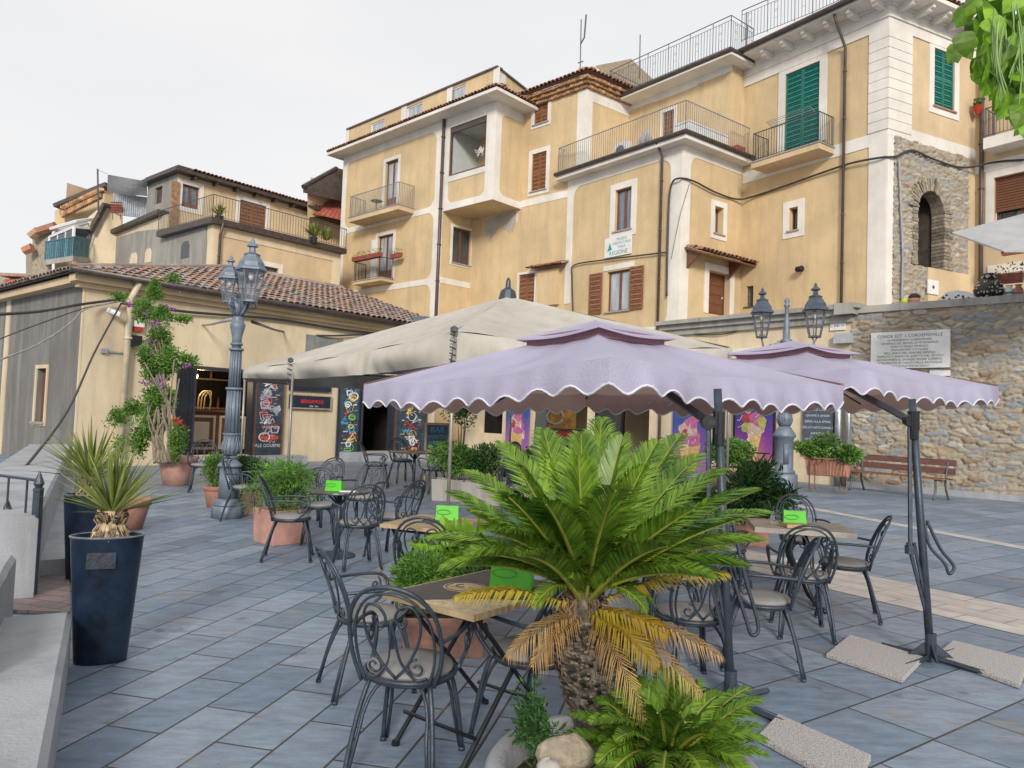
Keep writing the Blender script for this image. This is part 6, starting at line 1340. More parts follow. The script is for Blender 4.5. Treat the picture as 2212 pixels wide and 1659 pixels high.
mb = MB(); prof = [(.085,1.33),(.12,1.40),(.135,1.48),(.125,1.58),(.10,1.68),(.105,1.74),(.13,1.77),(.13,1.80)]
for r0, z0_ in [(0,0)]: mb.lathe(prof, 24, c)
for k in range(14): a_ = 2*math.pi*k/14; mb.tube([c+Vector((r*1.03*math.cos(a_), r*1.03*math.sin(a_), z0_)) for r, z0_ in prof[1:6]], .011, 4)
zmap(mb); mb.build('bulb_ornament', LAMPM, l1, True)
mb = MB(); n = 12
def fluted(mb, r0, r1, z0_, z1_):
    for k in range(n): a_ = 2*math.pi*k/n; mb.tube([c+Vector((r0*math.cos(a_), r0*math.sin(a_), z0_)), c+Vector((r1*math.cos(a_), r1*math.sin(a_), z1_))], .016, 4)
    mb.lathe([(r0,z0_),(r1,z1_)], 16, c)
fluted(mb, .098, .088, 1.8, 2.38); fluted(mb, .076, .070, 2.42, 2.95)
for zz, r in ((2.39,.12),(2.93,.105),(3.01,.088)): mb.lathe([(r,zz-.015),(r*1.05,zz),(r,zz+.02)], 20, c)
mb.lathe([(.070,2.95),(.07,3.1),(.105,3.25),(.115,3.3),(.10,3.33),(.075,3.40),(.08,3.43),(.062,3.46)], 20, c)
zmap(mb); mb.build('shaft', LAMPM, l1, True)
mb = MB(); mb.lathe([(.06,3.46),(.10,3.55),(.13,3.68),(.09,3.72),(.05,3.78)], 12, c)
for k in range(9): a_ = 2*math.pi*k/9; mb.tube(catmull([c+Vector((.06*math.cos(a_),.06*math.sin(a_),3.47)), c+Vector((.13*math.cos(a_+.3),.13*math.sin(a_+.3),3.62)), c+Vector((.16*math.cos(a_),.16*math.sin(a_),3.76)), c+Vector((.20*math.cos(a_-.1),.20*math.sin(a_-.1),3.72))],3), .018, 5)
for k in range(3):
    a_ = 2*math.pi*k/3+.35; e_ = c+Vector((.24*math.cos(a_),.24*math.sin(a_),0)); mb.tube(catmull([c+Vector((0,0,3.6)), e_+Vector((0,0,3.62)), e_+Vector((0,0,3.74))],4), .02, 5)
zmap(mb); mb.build('acanthus_head', LAMPM, l1, True)
pr_ = AT(536,650,lp.y-.15); lantern(l1, (lp.x+.20, lp.y-.10, 3.28), .92); lantern(l1, (lp.x-.15, lp.y-.02, 3.27), .68); lantern(l1, (lp.x+.03, lp.y+.22, 3.28), .7)
def zlow(mb, cx=None): mb.v = [((v[0] if cx is None or v[0] < cx else cx+(v[0]-cx)*1.15), v[1], v[2]-.22*min(1, max(0, (v[2]-2.1)/1.2))) for v in mb.v]
l2p = G(1692,1066); l2 = wthing('street_lamp', 'blue-grey street lamp with two lanterns on scrolled arms, in front of the terrace cafe', 'street lamp', tuple(l2p)); c = Vector((l2p.x,l2p.y,0)); k_ = 1.12
mb = MB(); mb.lathe([(.30*k_,0),(.30*k_,.42*k_),(.26*k_,.46*k_)], 8, c, ph=.39); mb.lathe([(.24*k_,.46*k_),(.25*k_,.5*k_),(.20*k_,.55*k_),(.20*k_,1.25*k_),(.25*k_,1.28*k_),(.25*k_,1.33*k_),(.15*k_,1.48*k_),(.12*k_,1.52*k_)], 16, c)
mb.lathe([(.12*k_,1.52*k_),(.165*k_,1.6*k_),(.17*k_,1.72*k_),(.12*k_,1.95*k_),(.14*k_,2.0*k_),(.14*k_,2.03*k_),(.10*k_,2.05*k_)], 16, c)
for q in range(10): a_ = 2*math.pi*q/10; mb.tube([c+Vector((r*k_*math.cos(a_), r*k_*math.sin(a_), zz*k_)) for r, zz in ((.12,1.53),(.175,1.66),(.125,1.93))], .016, 4)
mb.box(c+Vector((-.03,-.20*k_,.9*k_)), (.13,.06,.5)); mb.build('pedestal', LAMPM, l2, True)
mb = MB(); mb.lathe([(.10*k_,2.05*k_),(.085,3.5),(.10,3.52),(.17,3.6),(.09,3.7),(.10,4.0),(.15,4.06),(.15,4.12),(.09,4.16),(.09,4.35),(.07,4.4),(.07,4.62),(.05,4.66),(.05,4.95),(.075,5.0),(.075,5.03),(.04,5.06),(.07,5.12),(.05,5.18),(.01,5.22)], 14, c); zlow(mb)
for q in range(10): a_ = 2*math.pi*q/10; mb.tube([c+Vector((.10*math.cos(a_), .10*math.sin(a_), 2.35)), c+Vector((.088*math.cos(a_), .088*math.sin(a_), 3.4))], .014, 4)
mb.build('shaft', LAMPM, l2, True); mb = MB()
for sd_ in (-1, 1):
    def Q(x, zz): return c+Vector((sd_*x*.97, sd_*x*.12, zz))
    mb.tube(catmull([Q(.08,4.12), Q(.12,3.85), Q(.34,3.72), Q(.60,3.85), Q(.67,4.12)],6), .026, 6)
    for pts in (spiral(.28,3.95,.11,.02,-1.5,6,16), spiral(.44,3.93,.09,.02,4.5,-2,14), spiral(.2,4.05,.05,.01,0,7,10)): mb.tube([Q(x,zz) for x, zz in pts], .011, 4)
    mb.tube([Q(.6,3.88), Q(.67,4.12), Q(.60,4.25)], .018, 5); mb.tube([Q(.67,4.1), Q(.75,4.25)], .014, 5)
zlow(mb, c.x); mb.build('scrolled_arms', LAMPM, l2, True)
for sd_, hh in ((-1, 4.17),(1, 4.25)): lantern(l2, c+Vector((sd_*(.66 if sd_ < 0 else .76), sd_*.08, hh-.22)), 1.22 if sd_ < 0 else 1.34, LAMPD)
# ================================================================ CHAIRS
def make_chair():
    t = thing('garden_chair', '', 'chair'); r = .011
    mb = MB(); mb.lathe([(.165,.455),(.20,.46),(.205,.475),(.19,.492),(.10,.50),(.02,.502)], 24, sy=.98); mb.build('seat', CUSH, t, True)
    mb = MB(); mb.tube([(.212*math.cos(a), .208*math.sin(a), .452) for a in [2*math.pi*i/28 for i in range(28)]], .013, 6, True); mb.tube([(.20*math.cos(a), .196*math.sin(a), .435) for a in [2*math.pi*i/28 for i in range(28)]], .008, 5, True); mb.build('seat_frame', DARKM, t, True)
    for sx, sy in ((-1,1),(1,1),(-1,-1),(1,-1)):
        mb = MB(); a_ = Vector((sx*.14, sy*.15, .45)); f_ = Vector((sx*.205, sy*(.235 if sy > 0 else .27), 0)); side = Vector((sx*.012, -sy*.012, 0))
        mb.tube(bez(a_, a_.lerp(f_,.35)+Vector((sx*.025, sy*.02, 0)), f_+Vector((0,0,0)), 7), .012, 6); mb.tube(bez(a_+Vector((-sx*.10,-sy*.03,0)), a_+Vector((sx*.012,-sy*.0,-.02)), a_.lerp(f_,.5)-side*1.2, 5)+[f_-side*1.2+Vector((0,0,.01))], .009, 5)
        mb.lathe([(.017,0),(.017,.018)], 8, f_); mb.build('leg', DARKM, t, True)
    def B(x, s): return (x, -.175-.16*(max(s,0)/.45)**1.1 - .03*(1-(x/.2)**2), .455+s)
    mb = MB(); hoop = [(-.17,-.01),(-.205,.10),(-.212,.22),(-.19,.33),(-.12,.42),(0,.455),(.12,.42),(.19,.33),(.212,.22),(.205,.10),(.17,-.01)]
    mb.tube(catmull([B(x,s) for x, s in hoop],4), .0108, 6); mb.tube(catmull([B(x*.86,s*.93) for x, s in hoop],4), .0072, 5); mb.build('back_hoop', DARKM, t, True)
    mb = MB()
    for s_ in (-1,1):
        sp = spiral(.075, .30, .075, .018, math.pi*1.05, -math.pi*1.6, 26)
        pts = [(.02,.0),(.05,.05),(.10,.12),(.045,.19),(.012,.25)]
        mb.tube(catmull([B(s_*x,y) for x, y in ((.0,.02),(.06,.09),(.115,.20),(.13,.30),(.10,.365),(.05,.36),(.022,.31),(.045,.27),(.07,.29),(.062,.315))],4), .007, 5)
        mb.tube(catmull([B(s_*x,y) for x, y in ((.14,.03),(.09,.02),(.03,.10),(.01,.22),(.0,.30))],4), .006, 4)
        mb.tube([B(s_*x,y) for x, y in spiral(.10,.075,.045,.01,1.5,9,18)], .006, 4)
    mb.build('back_scrolls', DARKM, t, True)
    for s_ in (-1,1):
        mb = MB(); a0 = Vector(B(s_*.205,.20)); pts = [a0, Vector((s_*.245,-.12,.665)), Vector((s_*.26,.02,.668)), Vector((s_*.255,.13,.66)), Vector((s_*.25,.185,.61)), Vector((s_*.235,.15,.53)), Vector((s_*.215,.06,.455))]
        mb.tube(catmull(pts,5), .011, 6); mb.tube([(s_*.245,.10+.6*(y_),.585+x_) for x_, y_ in [(p[0],p[1]) for p in spiral(0,0,.065,.012,.4,8.5,22)]], .0075, 5); mb.build('armrest', DARKM, t, True)
    return t
ch0 = make_chair(); usedc = [False]
def chair(x, y, hd, label, s=1.0, group='scrolled iron chairs on the square'):
    place(ch0, x, y, hd, label, group, s, first=not usedc[0]); usedc[0] = True
chair(-.43, 3.56, 11, 'scrolled iron chair nearest the camera, its back toward the viewer')
chair(-.80, 4.55, 62, 'iron chair left of the dark folding table, pushed toward the planter of bushes', .94)
chair(.16, 3.86, -40, 'iron chair right of the dark folding table, half hidden by yellow cycad fronds')
chair(1.18, 4.75, -8, 'iron chair between the cycad crown and the front parasol mast')
chair(3.18, 8.05, 187, 'iron chair on the far side of the weathered wooden table, facing the camera')
chair(2.42, 6.1, 12, 'iron chair on the near side of the weathered wooden table, back to the camera')
chair(3.04, 6.7, -70, 'iron chair at the right end of the weathered table, seen sideways')
chair(1.78, 5.2, -72, 'iron chair just right of the front parasol mast, facing left')
chair(2.12, 7.3, 88, 'iron chair at the left end of the weathered table, partly behind fronds')
chair(-2.40, 8.3, 78, 'iron chair in front of the square bush planter, turned to the round table')
chair(-1.60, 8.05, -25, 'iron chair right of the small round table, back to the camera')
chair(-1.32, 8.65, -60, 'second iron chair tucked behind the one right of the small round table')
chair(-2.38, 9.45, 165, 'iron chair behind the small round table, seen through its legs')
chair(-2.02, 10.3, 195, 'iron chair standing behind the small round table, closest to the thin pole', 1.05)
chair(-.60, 5.75, 3, 'iron chair in front of the folding wooden table that has dark circles')
chair(-2.95, 16.6, 85, 'iron chair left of the far round table, in front of the dark doorway', 1.1)
chair(-1.62, 15.9, -30, 'iron chair right of the far round table, near the boxed shrubs', 1.1)
chair(-2.6, 18.1, 150, 'iron chair behind the far round table, right at the dark doorway', 1.15)
chair(-2.75, 10.9, 200, 'iron chair beside the table that carries a lime holder under the tent pole', 1.05)
chair(-3.84, 11.0, 100, 'iron chair just right of the left street lamp, behind the big bush', 1.05)
chair(1.75, 7.9, 200, 'iron chair behind the upper right fronds of the big cycad')
chair(1.35, 5.9, 190, 'iron chair behind the front parasol mast under the cycad fronds')
chair(-6.0, 14.6, 160, 'iron chair on the doorstep between the big terracotta pot and the lamp', 1.1)
# ================================================================ TABLES
def folding_table(x, y, hd, w, l, m, label, s=1.0, edge=None, decal=None):
    t = thing('folding_table', label, 'table', (x,y,0), -R(hd)); t.scale = (s,s,s)
    mb = MB(); mb.box((0,0,.735), (w,l,.022)); tp = mb.build('tabletop', m, t); mb = MB()
    for dx, dy, sx, sy in ((0,l/2,w+.012,.008),(0,-l/2,w+.012,.008),(w/2,0,.008,l),(-w/2,0,.008,l)): mb.box((dx,dy,.733), (sx,sy,.03))
    mb.build('edge_strip', edge or TABLEW, tp)
    for sx in (-1,1):
        mb = MB(); xx = sx*(w/2-.06)
        mb.tube([(xx,-l/2+.08,.72),(xx,l/2-.05,.012)], .013, 6); mb.tube([(xx-sx*.02,l/2-.08,.72),(xx-sx*.02,-l/2+.05,.012)], .013, 6)
        for q in (-1,1): mb.lathe([(.022,0),(.02,.02)], 8, (xx-(sx*.02 if q < 0 else 0), q*(l/2-.05), 0))
        mb.build('crossed_legs', BLACKM, t)
    for q in (-1,1):
        for zz, e_ in ((.14,.12),(.69,.09)): mb = MB(); mb.tube([(-w/2+.06,q*(l/2-e_),zz),(w/2-.06,q*(l/2-e_),zz)], .010, 5); mb.build('stretcher', BLACKM, t)
    if decal:
        for (dx, dy, r_, mm) in decal: mb = MB(); mb.lathe([(r_,.7465),(r_,.7480)], 32, (dx,dy,0)); d_ = mb.build('round_emblem', mm, tp); mb = MB(); mb.tube([(dx+r_*.86*math.cos(a), dy+r_*.86*math.sin(a), .7485) for a in [2*math.pi*i/30 for i in range(30)]], .003, 4, True); mb.tube([(dx+x,dy+y,.7485) for x, y in spiral(-.02,0,.04,.02,2,6,10)], .004, 4); mb.tube([(dx+.03+.012*k,dy+.012*(-1)**k,.7485) for k in range(5)], .003, 4); mb.build('emblem_lines', INK, d_)
    return t
folding_table(-.12, 3.93, 38, .60, .82, TABLED, 'square folding table with dark top, pale worn corner and round wooden emblem, in front', decal=[(-.10,-.02,.115,TABLEW)])
mb = MB(); mb.prism([(.295,-.405,.7462),(.295,-.02,.7462),(.12,-.16,.7462),(-.08,-.405,.7462)], (0,0,.0008)); ft = [o for o in scn.objects if o.name.startswith('tabletop')][0]; mb.build('worn_corner', mat('bare_board',(.46,.37,.23),.6,.3,30,.3,60), ft)
folding_table(-.62, 6.35, 20, .62, .72, TABLEW, 'folding table with pale wood top and dark rings, behind the front cycad leaves', decal=[(.0,.05,.13,TABLED)])
tt = thing('weathered_table', 'thick weathered plank table on curved iron legs, under the rear lilac parasol', 'table', (2.72,6.95,0), R(-12)); mb = MB(); mb.box((0,0,.73), (.86,.66,.045)); mb.build('tabletop', GREYWD, tt); mb = MB()
for k in range(4): a_ = R(45+90*k); e_ = Vector((.30*math.cos(a_), .30*math.sin(a_), .02)); mb.tube(catmull([Vector((.05*math.cos(a_),.05*math.sin(a_),.71)), Vector((.12*math.cos(a_),.12*math.sin(a_),.5)), Vector((.05*math.cos(a_),.05*math.sin(a_),.32)), Vector((.16*math.cos(a_),.16*math.sin(a_),.1)), e_],5), .022, 6)
mb.build('curved_legs', BLACKM, tt, True)
def round_table(x, y, r, label, s=1, group=None):
    t = thing('round_table', label, 'table', (x,y,0)); t.scale = (s,s,s); mb = MB(); mb.lathe([(r-.004,.725),(r,.735),(r-.004,.748),(.01,.75)], 36); mb.build('tabletop', TABLED, t); mb = MB(); mb.tube([(0,0,.02),(0,0,.725)], .03, 10); mb.build('column', DARKM, t, True)
    mb = MB(); mb.lathe([(.21,0),(.21,.02),(.15,.045),(.06,.06),(.035,.1)], 20)
    for k in range(4): a_ = R(45+90*k); mb.tube([(.03*math.cos(a_),.03*math.sin(a_),.6),(.16*math.cos(a_),.16*math.sin(a_),.72)], .012, 5)
    mb.build('base', DARKM, t); return t
round_table(-1.93, 8.56, .335, 'small round bistro table with dark slatted top, between iron chairs mid-left')
round_table(-2.15, 16.9, .52, 'far round table outside the dark cafe doorway', 1.08)
round_table(-3.15, 10.9, .36, 'round table under the thin tent pole, carrying a lime holder')
# menu holders
def holder(x, y, z_, hd, label, s=1.0, dark=False):
    t = thing('menu_holder', label, 'menu holder', (x,y,z_), -R(hd), 'lime green menu holders on the tables'); t.scale = (s,s,s); mb = MB()
    mb.hexa([(-.10,-.05,0),(.10,-.05,0),(.10,.05,0),(-.10,.05,0),(-.095,-.035,.125),(.095,-.035,.125),(.095,.035,.11),(-.095,.035,.11)]); mb.build('body', LIME, t)
    mb = MB(); mb.box((-.101,0,.06), (.004,.05,.07)); mb.build('side_slot', INK, t); mb = MB(); mb.tube([(-.03+.06*math.cos(a), -.052+.0, .07+.02*math.sin(a)) for a in [i*.5 for i in range(13)]], .002, 4); mb.build('embossed_mark', mat('dark_lime',(.05,.32,.01),.4), t); return t
hp = AT(1062,1272,3.93); holder(.04, 4.02, .749, 12, 'large lime green menu holder on the dark folding table in front', 1.12)
holder(-1.98, 8.5, .751, 8, 'lime green menu holder on the small round table mid-left', .95)
holder(-.52, 6.5, .749, 0, 'pale lime menu holder on the pale folding table, touching the cycad fronds', 1.0)
holder(2.68, 6.98, .755, 5, 'lime green menu holder on the weathered plank table', 1.05)
holder(-3.15, 10.75, .751, 0, 'lime green menu holder below the thin tent pole', 1.0)
ash = thing('glass_ashtray', 'ribbed glass ashtray on the weathered plank table', 'ashtray', (2.48,6.9,.753)); mb = MB(); mb.lathe([(.05,0),(.06,.03),(.045,.035),(.04,.01)], 14); mb.build('dish', CLEAR, ash)
pad = thing('menu_card', 'folded menu card lying on the small round table', 'menu card', (-1.80,8.42,.752)); mb = MB(); mb.box((0,0,.006), (.2,.1,.01), Matrix.Rotation(.2,3,'Z')); mb.build('card', WHITE, pad)
cd2 = thing('menu_card', 'brown and grey menu booklet leaning at the near edge of the weathered table', 'menu card', (2.62,6.78,.753)); mb = MB(); mb.box((0,0,.02), (.22,.14,.03), Matrix.Rotation(.1,3,'Z')); mb.build('card', TABLEW, cd2)
# far bistro set
bt = thing('bistro_table', 'thin folding bistro table under the fruit-cone gelato poster', 'table', (6.35,20.4,0), R(10)); bt.scale = (1.3,1.3,1.3); mb = MB(); mb.box((0,0,.73),(1.0,.6,.02)); mb.build('tabletop', BLACKM, bt); mb = MB()
for s_ in (-1,1): mb.tube([(s_*.42,-.25,.72),(s_*.12,.25,0)], .015, 5); mb.tube([(s_*.12,-.25,.72),(s_*.42,.25,0)], .015, 5); mb.tube([(s_*.42,-.25,.0),(s_*.12,.25,.72)], .015, 5)
mb.tube([(-.42,0,.36),(.42,0,.36)], .012, 5); mb.build('crossed_legs', BLACKM, bt)
def bistro_chair(x, y, hd, label):
    t = thing('bistro_chair', label, 'chair', (x,y,0), -R(hd), 'black folding bistro chairs'); t.scale = (1.25,)*3; mb = MB()
    for k in range(5): mb.box((0,-.16+.08*k,.44), (.38,.055,.012))
    mb.build('seat', BLACKM, t); mb = MB()
    for s_ in (-1,1): mb.tube([(s_*.19,.2,.0),(s_*.19,-.2,.85)], .011, 5); mb.tube([(s_*.17,-.22,.0),(s_*.17,.18,.44)], .011, 5)
    mb.build('frame', BLACKM, t); mb = MB(); mb.box((0,-.19,.80),(.38,.015,.06)); mb.box((0,-.16,.68),(.38,.015,.05)); mb.build('backrest', BLACKM, t)
bistro_chair(5.75, 19.9, 70, 'black folding chair at the left end of the thin bistro table')
bistro_chair(6.95, 20.1, -60, 'black folding chair at the right end of the thin bistro table, beside the lamp post')
# bench
bn = thing('park_bench', 'long brown slatted bench with iron legs against the rubble wall', 'bench', ((9.69+10.9)/2+.05,(20.95+18.46)/2+.05,0), math.atan2(18.46-20.95, 10.9-9.69)); bl_n = 2.9
mb = MB(); 
for k in range(3): mb.box((0,-.28+.15*k,.53), (bl_n,.12,.035))
mb.build('seat', WOOD2, bn); mb = MB()
for k in range(2): mb.box((0,.17+.03*k,.72+.21*k), (bl_n,.03,.16))
mb.build('backrest', mat('reddish_slat',(.19,.09,.08),.6,.25,4,stretch=(1,8,8)), bn)
for s_ in (-1,1):
    mb = MB(); x_ = s_*(bl_n/2-.22); mb.tube(catmull([(x_,-.36,0),(x_,-.27,.25),(x_,-.29,.5)],4), .028, 6); mb.tube(catmull([(x_,.24,0),(x_,.12,.3),(x_,.12,.55),(x_,.22,1.02)],4), .028, 6); mb.tube([(x_,-.29,.5),(x_,.13,.5)], .025, 6); mb.build('leg', IRON, bn, True)
# ================================================================ PLANTS
def frond(mb, rc, base, tip, arch, L_leaf, n=44, width=.02, tint=None, seed=0, curl=.5, spread=60, start=.12, up=Vector((0,0,1)), droop=.25):
    """cycad frond: arched midrib with two ranks of narrow leaflets"""
    rr = random.Random(seed); b_, t_ = Vector(base), Vector(tip); m_ = (b_+t_)/2+arch; pts = bez(b_, m_, t_, 24)
    rc.tube(pts, [.009*(1-.8*i/24)+.0015 for i in range(25)], 5, t=(.6 if tint is None else tint))
    seg = [Vector(p) for p in pts]
    for i in range(n):
        f = start+(1-start)*(i+.5)/n; k = f*24; j = min(23, int(k)); p = seg[j].lerp(seg[j+1], k-j); T = (seg[j+1]-seg[j]).normalized()
        side = T.cross(up); side = side.normalized() if side.length > .05 else T.orthogonal(); nn = side.cross(T).normalized()
        env = math.sin(math.pi*min(1, (f-start)/(1-start)*.86+.14))**.55; L = L_leaf*env*rr.uniform(.9,1.08)
        for s_ in (-1,1):
            a_ = R(spread*(1-.45*f)+rr.uniform(-5,5)); d_ = (T*math.cos(a_)+side*s_*math.sin(a_)+nn*(curl*.55+rr.uniform(-.08,.08))).normalized()
            w = T*width*.5*(1.0-.3*f); e1 = p+d_*L*.55; e2 = p+d_*L-nn*L*droop*.5-Vector((0,0,1))*L*droop*.6; tt_ = rr.uniform(.25,.85) if tint is None else min(1, max(0, tint+rr.uniform(-.2,.2)))
            mb.add([p-w*.7, p+w*.7, e1+w, e1-w, e2], [(0,1,2,3),(3,2,4)], tt_)
cc = AT(1262,1300,3.22)       # crown heart of the large cycad
cy = wthing('cycad', 'large cycad with broad green crown and yellowing lower fronds in the round stone planter', 'cycad', (cc.x, cc.y, .3))
gm, gr = MB(), MB(); ym, yr = MB(), MB(); bm_, brc = MB(), MB()
# tips: picture x, y, depth ; arch amount
tips = [(930,1165,3.1),(975,1068,3.4),(955,1230,2.95),(1015,1022,3.6),(1085,960,3.7),(1020,1110,3.0),(1120,1010,3.2),(1190,975,3.8),(1175,930,3.9),(1255,940,3.75),(1250,990,3.1),(1300,905,4.0),(1345,945,3.4),(1420,955,3.7),(1390,1010,3.0),(1510,985,3.7),(1470,940,4.0),(1560,1020,3.3),
        (1630,1062,3.2),(1600,1120,2.9),(1655,1110,3.5),(1640,1170,3.1),(1610,1225,2.9),(1500,1100,2.75),(1100,1075,2.75),(1180,1090,2.65),(1330,1060,2.6),(1060,1150,2.7),(1560,1190,3.6),(990,1180,3.6),(1440,1180,2.6),(1120,1200,2.6),(1540,1250,2.7),(1010,1200,2.75),(1230,1130,3.9),(1400,1100,3.9)]
for i, (x, y, Y) in enumerate(tips):
    tp = AT(x, y, Y); v = tp-cc; L = v.length; arch = Vector((0,0,.10*L)) + Vector((0,0,.22))*max(0, .55-v.z/L)*L + v.cross(Vector((0,0,1)))*rng.uniform(-.04,.04)
    frond(gm, gr, cc+Vector((v.x*.05,v.y*.05,rng.uniform(0,.05))), tp, arch, .20*min(1.15,L/.7), int(105*min(1,L/.6)), .0185, None, i, .62, 45)
# small inner fronds
for i in range(10):
    a_ = i*.63; tp = cc+Vector((.28*math.cos(a_), .22*math.sin(a_)-.08, .02+.14*(i%3))); frond(gm, gr, cc, tp, Vector((0,0,.16)), .12, 42, .015, None, 50+i, .5)
gm.build('crown', CYC, cy); gr.build('midribs', mat('cycad_midrib',(.24,.27,.04),.5,.2,5), cy)
low = [(985,1290,2.95,'y'),(1150,1440,2.8,'b'),(1420,1440,2.75,'g'),(1395,1555,2.7,'b'),(1560,1420,2.8,'b2'),(1515,1500,2.7,'b2'),(1440,1370,2.9,'g'),(1570,1240,3.0,'y'),(1095,1420,2.8,'b')]
for i, (x, y, Y, k) in enumerate(low):
    tp = AT(x, y, Y); v = tp-cc; arch = Vector((0,0,.16*v.length)) + v.normalized()*.03
    if k.startswith('b'): frond(bm_, brc, cc-Vector((0,0,.05)), tp, arch, .13, 40, .010, None, 80+i, .15, 42, droop=.5)
    else: frond(ym, yr, cc-Vector((0,0,.04)), tp, arch, .14, 48, .013, {'y':.5,'y2':.6,'g':.35}[k], 80+i, .25, 48, droop=.45)
ym.build('yellow_fronds', CYCY, cy)['label'] = 'yellowed drooping lower fronds'; bm_.build('dry_fronds', CYCB, cy)['label'] = 'dry straw-brown drooping fronds'
tk = MB(); tb_ = AT(1300,1548,3.2); ax = [Vector((tb_.x,tb_.y,.28)), tb_.lerp(cc,.3), tb_.lerp(cc,.6)+Vector((.0,0,0)), cc]
tk.tube(catmull([Vector((tb_.x,tb_.y,.25)), tb_+Vector((0,0,.12)), tb_.lerp(cc,.55), cc-Vector((0,0,.08)), cc+Vector((0,0,.06))],5), [.12]*3+[.145]*6+[.14]*4+[.10]*3+[.065]*3+[.05]*2, 16); yy_ = MB(); rr = random.Random(2)
for i in range(900):
    f = rr.random()**.8*.80; a_ = rr.uniform(0,6.283); p = tb_.lerp(cc, f)+Vector((0,0,.02)); rad = .122+.024*math.sin(f*3.6); d_ = Vector((math.cos(a_), math.sin(a_), 0)); q = p+d_*rad
    e_ = q+d_*rr.uniform(.015,.035)+Vector((0,0,rr.uniform(.0,.03))); w = Vector((-d_.y,d_.x,0))*.011; h_ = Vector((0,0,.006)); tk.add([q-w-h_, q+w-h_, q+w+h_, q-w+h_, e_-w*.6, e_+w*.6, e_+w*.6+h_*1.4, e_-w*.6+h_*1.4], [(0,1,5,4),(1,2,6,5),(2,3,7,6),(3,0,4,7),(4,5,6,7)], rr.choice((.05,.3,.9,1.0,.6)))
tk.build('trunk', PALMT, cy)
fb_ = MB()
for i in range(150):
    a_ = rr.uniform(0,6.283); z_ = rr.uniform(-.26,.03); r_ = .075 if z_ > -.1 else .11; p = cc+Vector((r_*math.cos(a_), r_*math.sin(a_), z_)); e_ = p+Vector((rr.uniform(-.03,.03)+.03*math.cos(a_), rr.uniform(-.03,.03)+.03*math.sin(a_), rr.uniform(-.05,.11))); fb_.tube([p, (p+e_)/2+Vector((.01*rr.uniform(-1,1),0,0)), e_], [.005,.004,.002], 4, t=rr.random())
fb_.build('fibres', FIBRE, cy)
# round planter
pc = Vector((.47, 2.80, 0)); rp_ = thing('stone_planter', 'round grey stone planter ring at the bottom, holding both cycads and rocks', 'planter', tuple(pc)); mb = MB()
mb.lathe([(.46,0),(.48,.05),(.47,.30),(.51,.32),(.52,.36),(.50,.385),(.445,.385),(.435,.30),(.42,.10)], 48); mb.build('ring', KERB, rp_, True); mb = MB(); mb.lathe([(.44,.28),(.3,.31),(.01,.32)], 30); mb.build('soil', SOIL, rp_)
def rock(name, x, y, z_, sc, label, m=ROCK, seed=1, rot=0):
    rr = random.Random(seed); t = MB(); N1, N2 = 14, 9; vs = []; c_ = Vector((x,y,z_)); ph = [rr.uniform(0,6) for _ in range(6)]
    for j in range(N2+1):
        for i in range(N1):
            a_, b_ = 2*math.pi*i/N1, math.pi*j/N2-math.pi/2; k = 1+.10*math.sin(2*a_+ph[0])+.07*math.sin(3*a_+ph[1]+2*b_)+.05*math.sin(5*b_+ph[2]+a_)
            v = Vector((sc[0]*math.cos(a_)*math.cos(b_), sc[1]*math.sin(a_)*math.cos(b_), sc[2]*math.sin(b_)))*k; vs.append(c_+Matrix.Rotation(rot,3,'Z') @ v)
    t.add(vs, [(j*N1+i, j*N1+(i+1)%N1, (j+1)*N1+(i+1)%N1, (j+1)*N1+i) for j in range(N2) for i in range(N1)], .5); return one(name, t, m, label, 'rock', smooth=True)
rk = AT(1222,1618,2.62); rock('rock', rk.x, rk.y, rk.z-.02, (.10,.08,.062), 'big tan rock lying in the round planter at the foot of the cycads', seed=3, rot=.3)
rk = AT(1187,1658,2.5); rock('rock', rk.x, rk.y, rk.z, (.042,.035,.028), 'small whitish stone in front of the tan rock, at the planter rim', mat('pale_stone',(.40,.385,.35),.85,.2,12,.5,30), 5)
# low cycad
c2_ = AT(1440,1660,2.75); cy2 = wthing('cycad', 'low green cycad spilling over the planter at the bottom of the picture', 'cycad', (c2_.x,c2_.y,.3)); gm, gr = MB(), MB(); rr = random.Random(12)
tips2 = [(1275,1560,2.6),(1330,1500,2.85),(1350,1490,3.0),(1370,1465,3.05),(1440,1445,3.1),(1500,1470,3.0),(1560,1500,2.9),(1625,1545,2.8),(1645,1600,2.7),(1600,1650,2.5),(1330,1600,2.45),(1290,1650,2.4),(1480,1560,2.45),(1420,1540,2.5),(1550,1590,2.5),(1300,1560,2.6),(1390,1500,2.8),(1480,1510,2.75),(1530,1700,2.3),(1300,1700,2.3),(1430,1700,2.2),(1640,1700,2.5),(1560,1545,3.0),(1275,1700,2.5)]
for i, (x, y, Y) in enumerate(tips2):
    tp = AT(x, y, Y); v = tp-c2_; frond(gm, gr, c2_, tp, Vector((0,0,.10+.1*max(0,.5-v.z/v.length)))*min(1.3,v.length/.35)*1.0, .115, 56, .0145, None, 200+i, .55, 52)
for i in range(26):
    a_ = rr.uniform(0,6.28); L = rr.uniform(.22,.42); tp = c2_+Vector((L*math.cos(a_), L*math.sin(a_)*.8, rr.uniform(-.02,.25))); frond(gm, gr, c2_-Vector((0,0,.03)), tp, Vector((0,0,.09)), .105, 46, .014, None, 300+i, .5, 52)
gm.build('crown', CYC, cy2); gr.build('midribs', MC['cycad_midrib'], cy2)
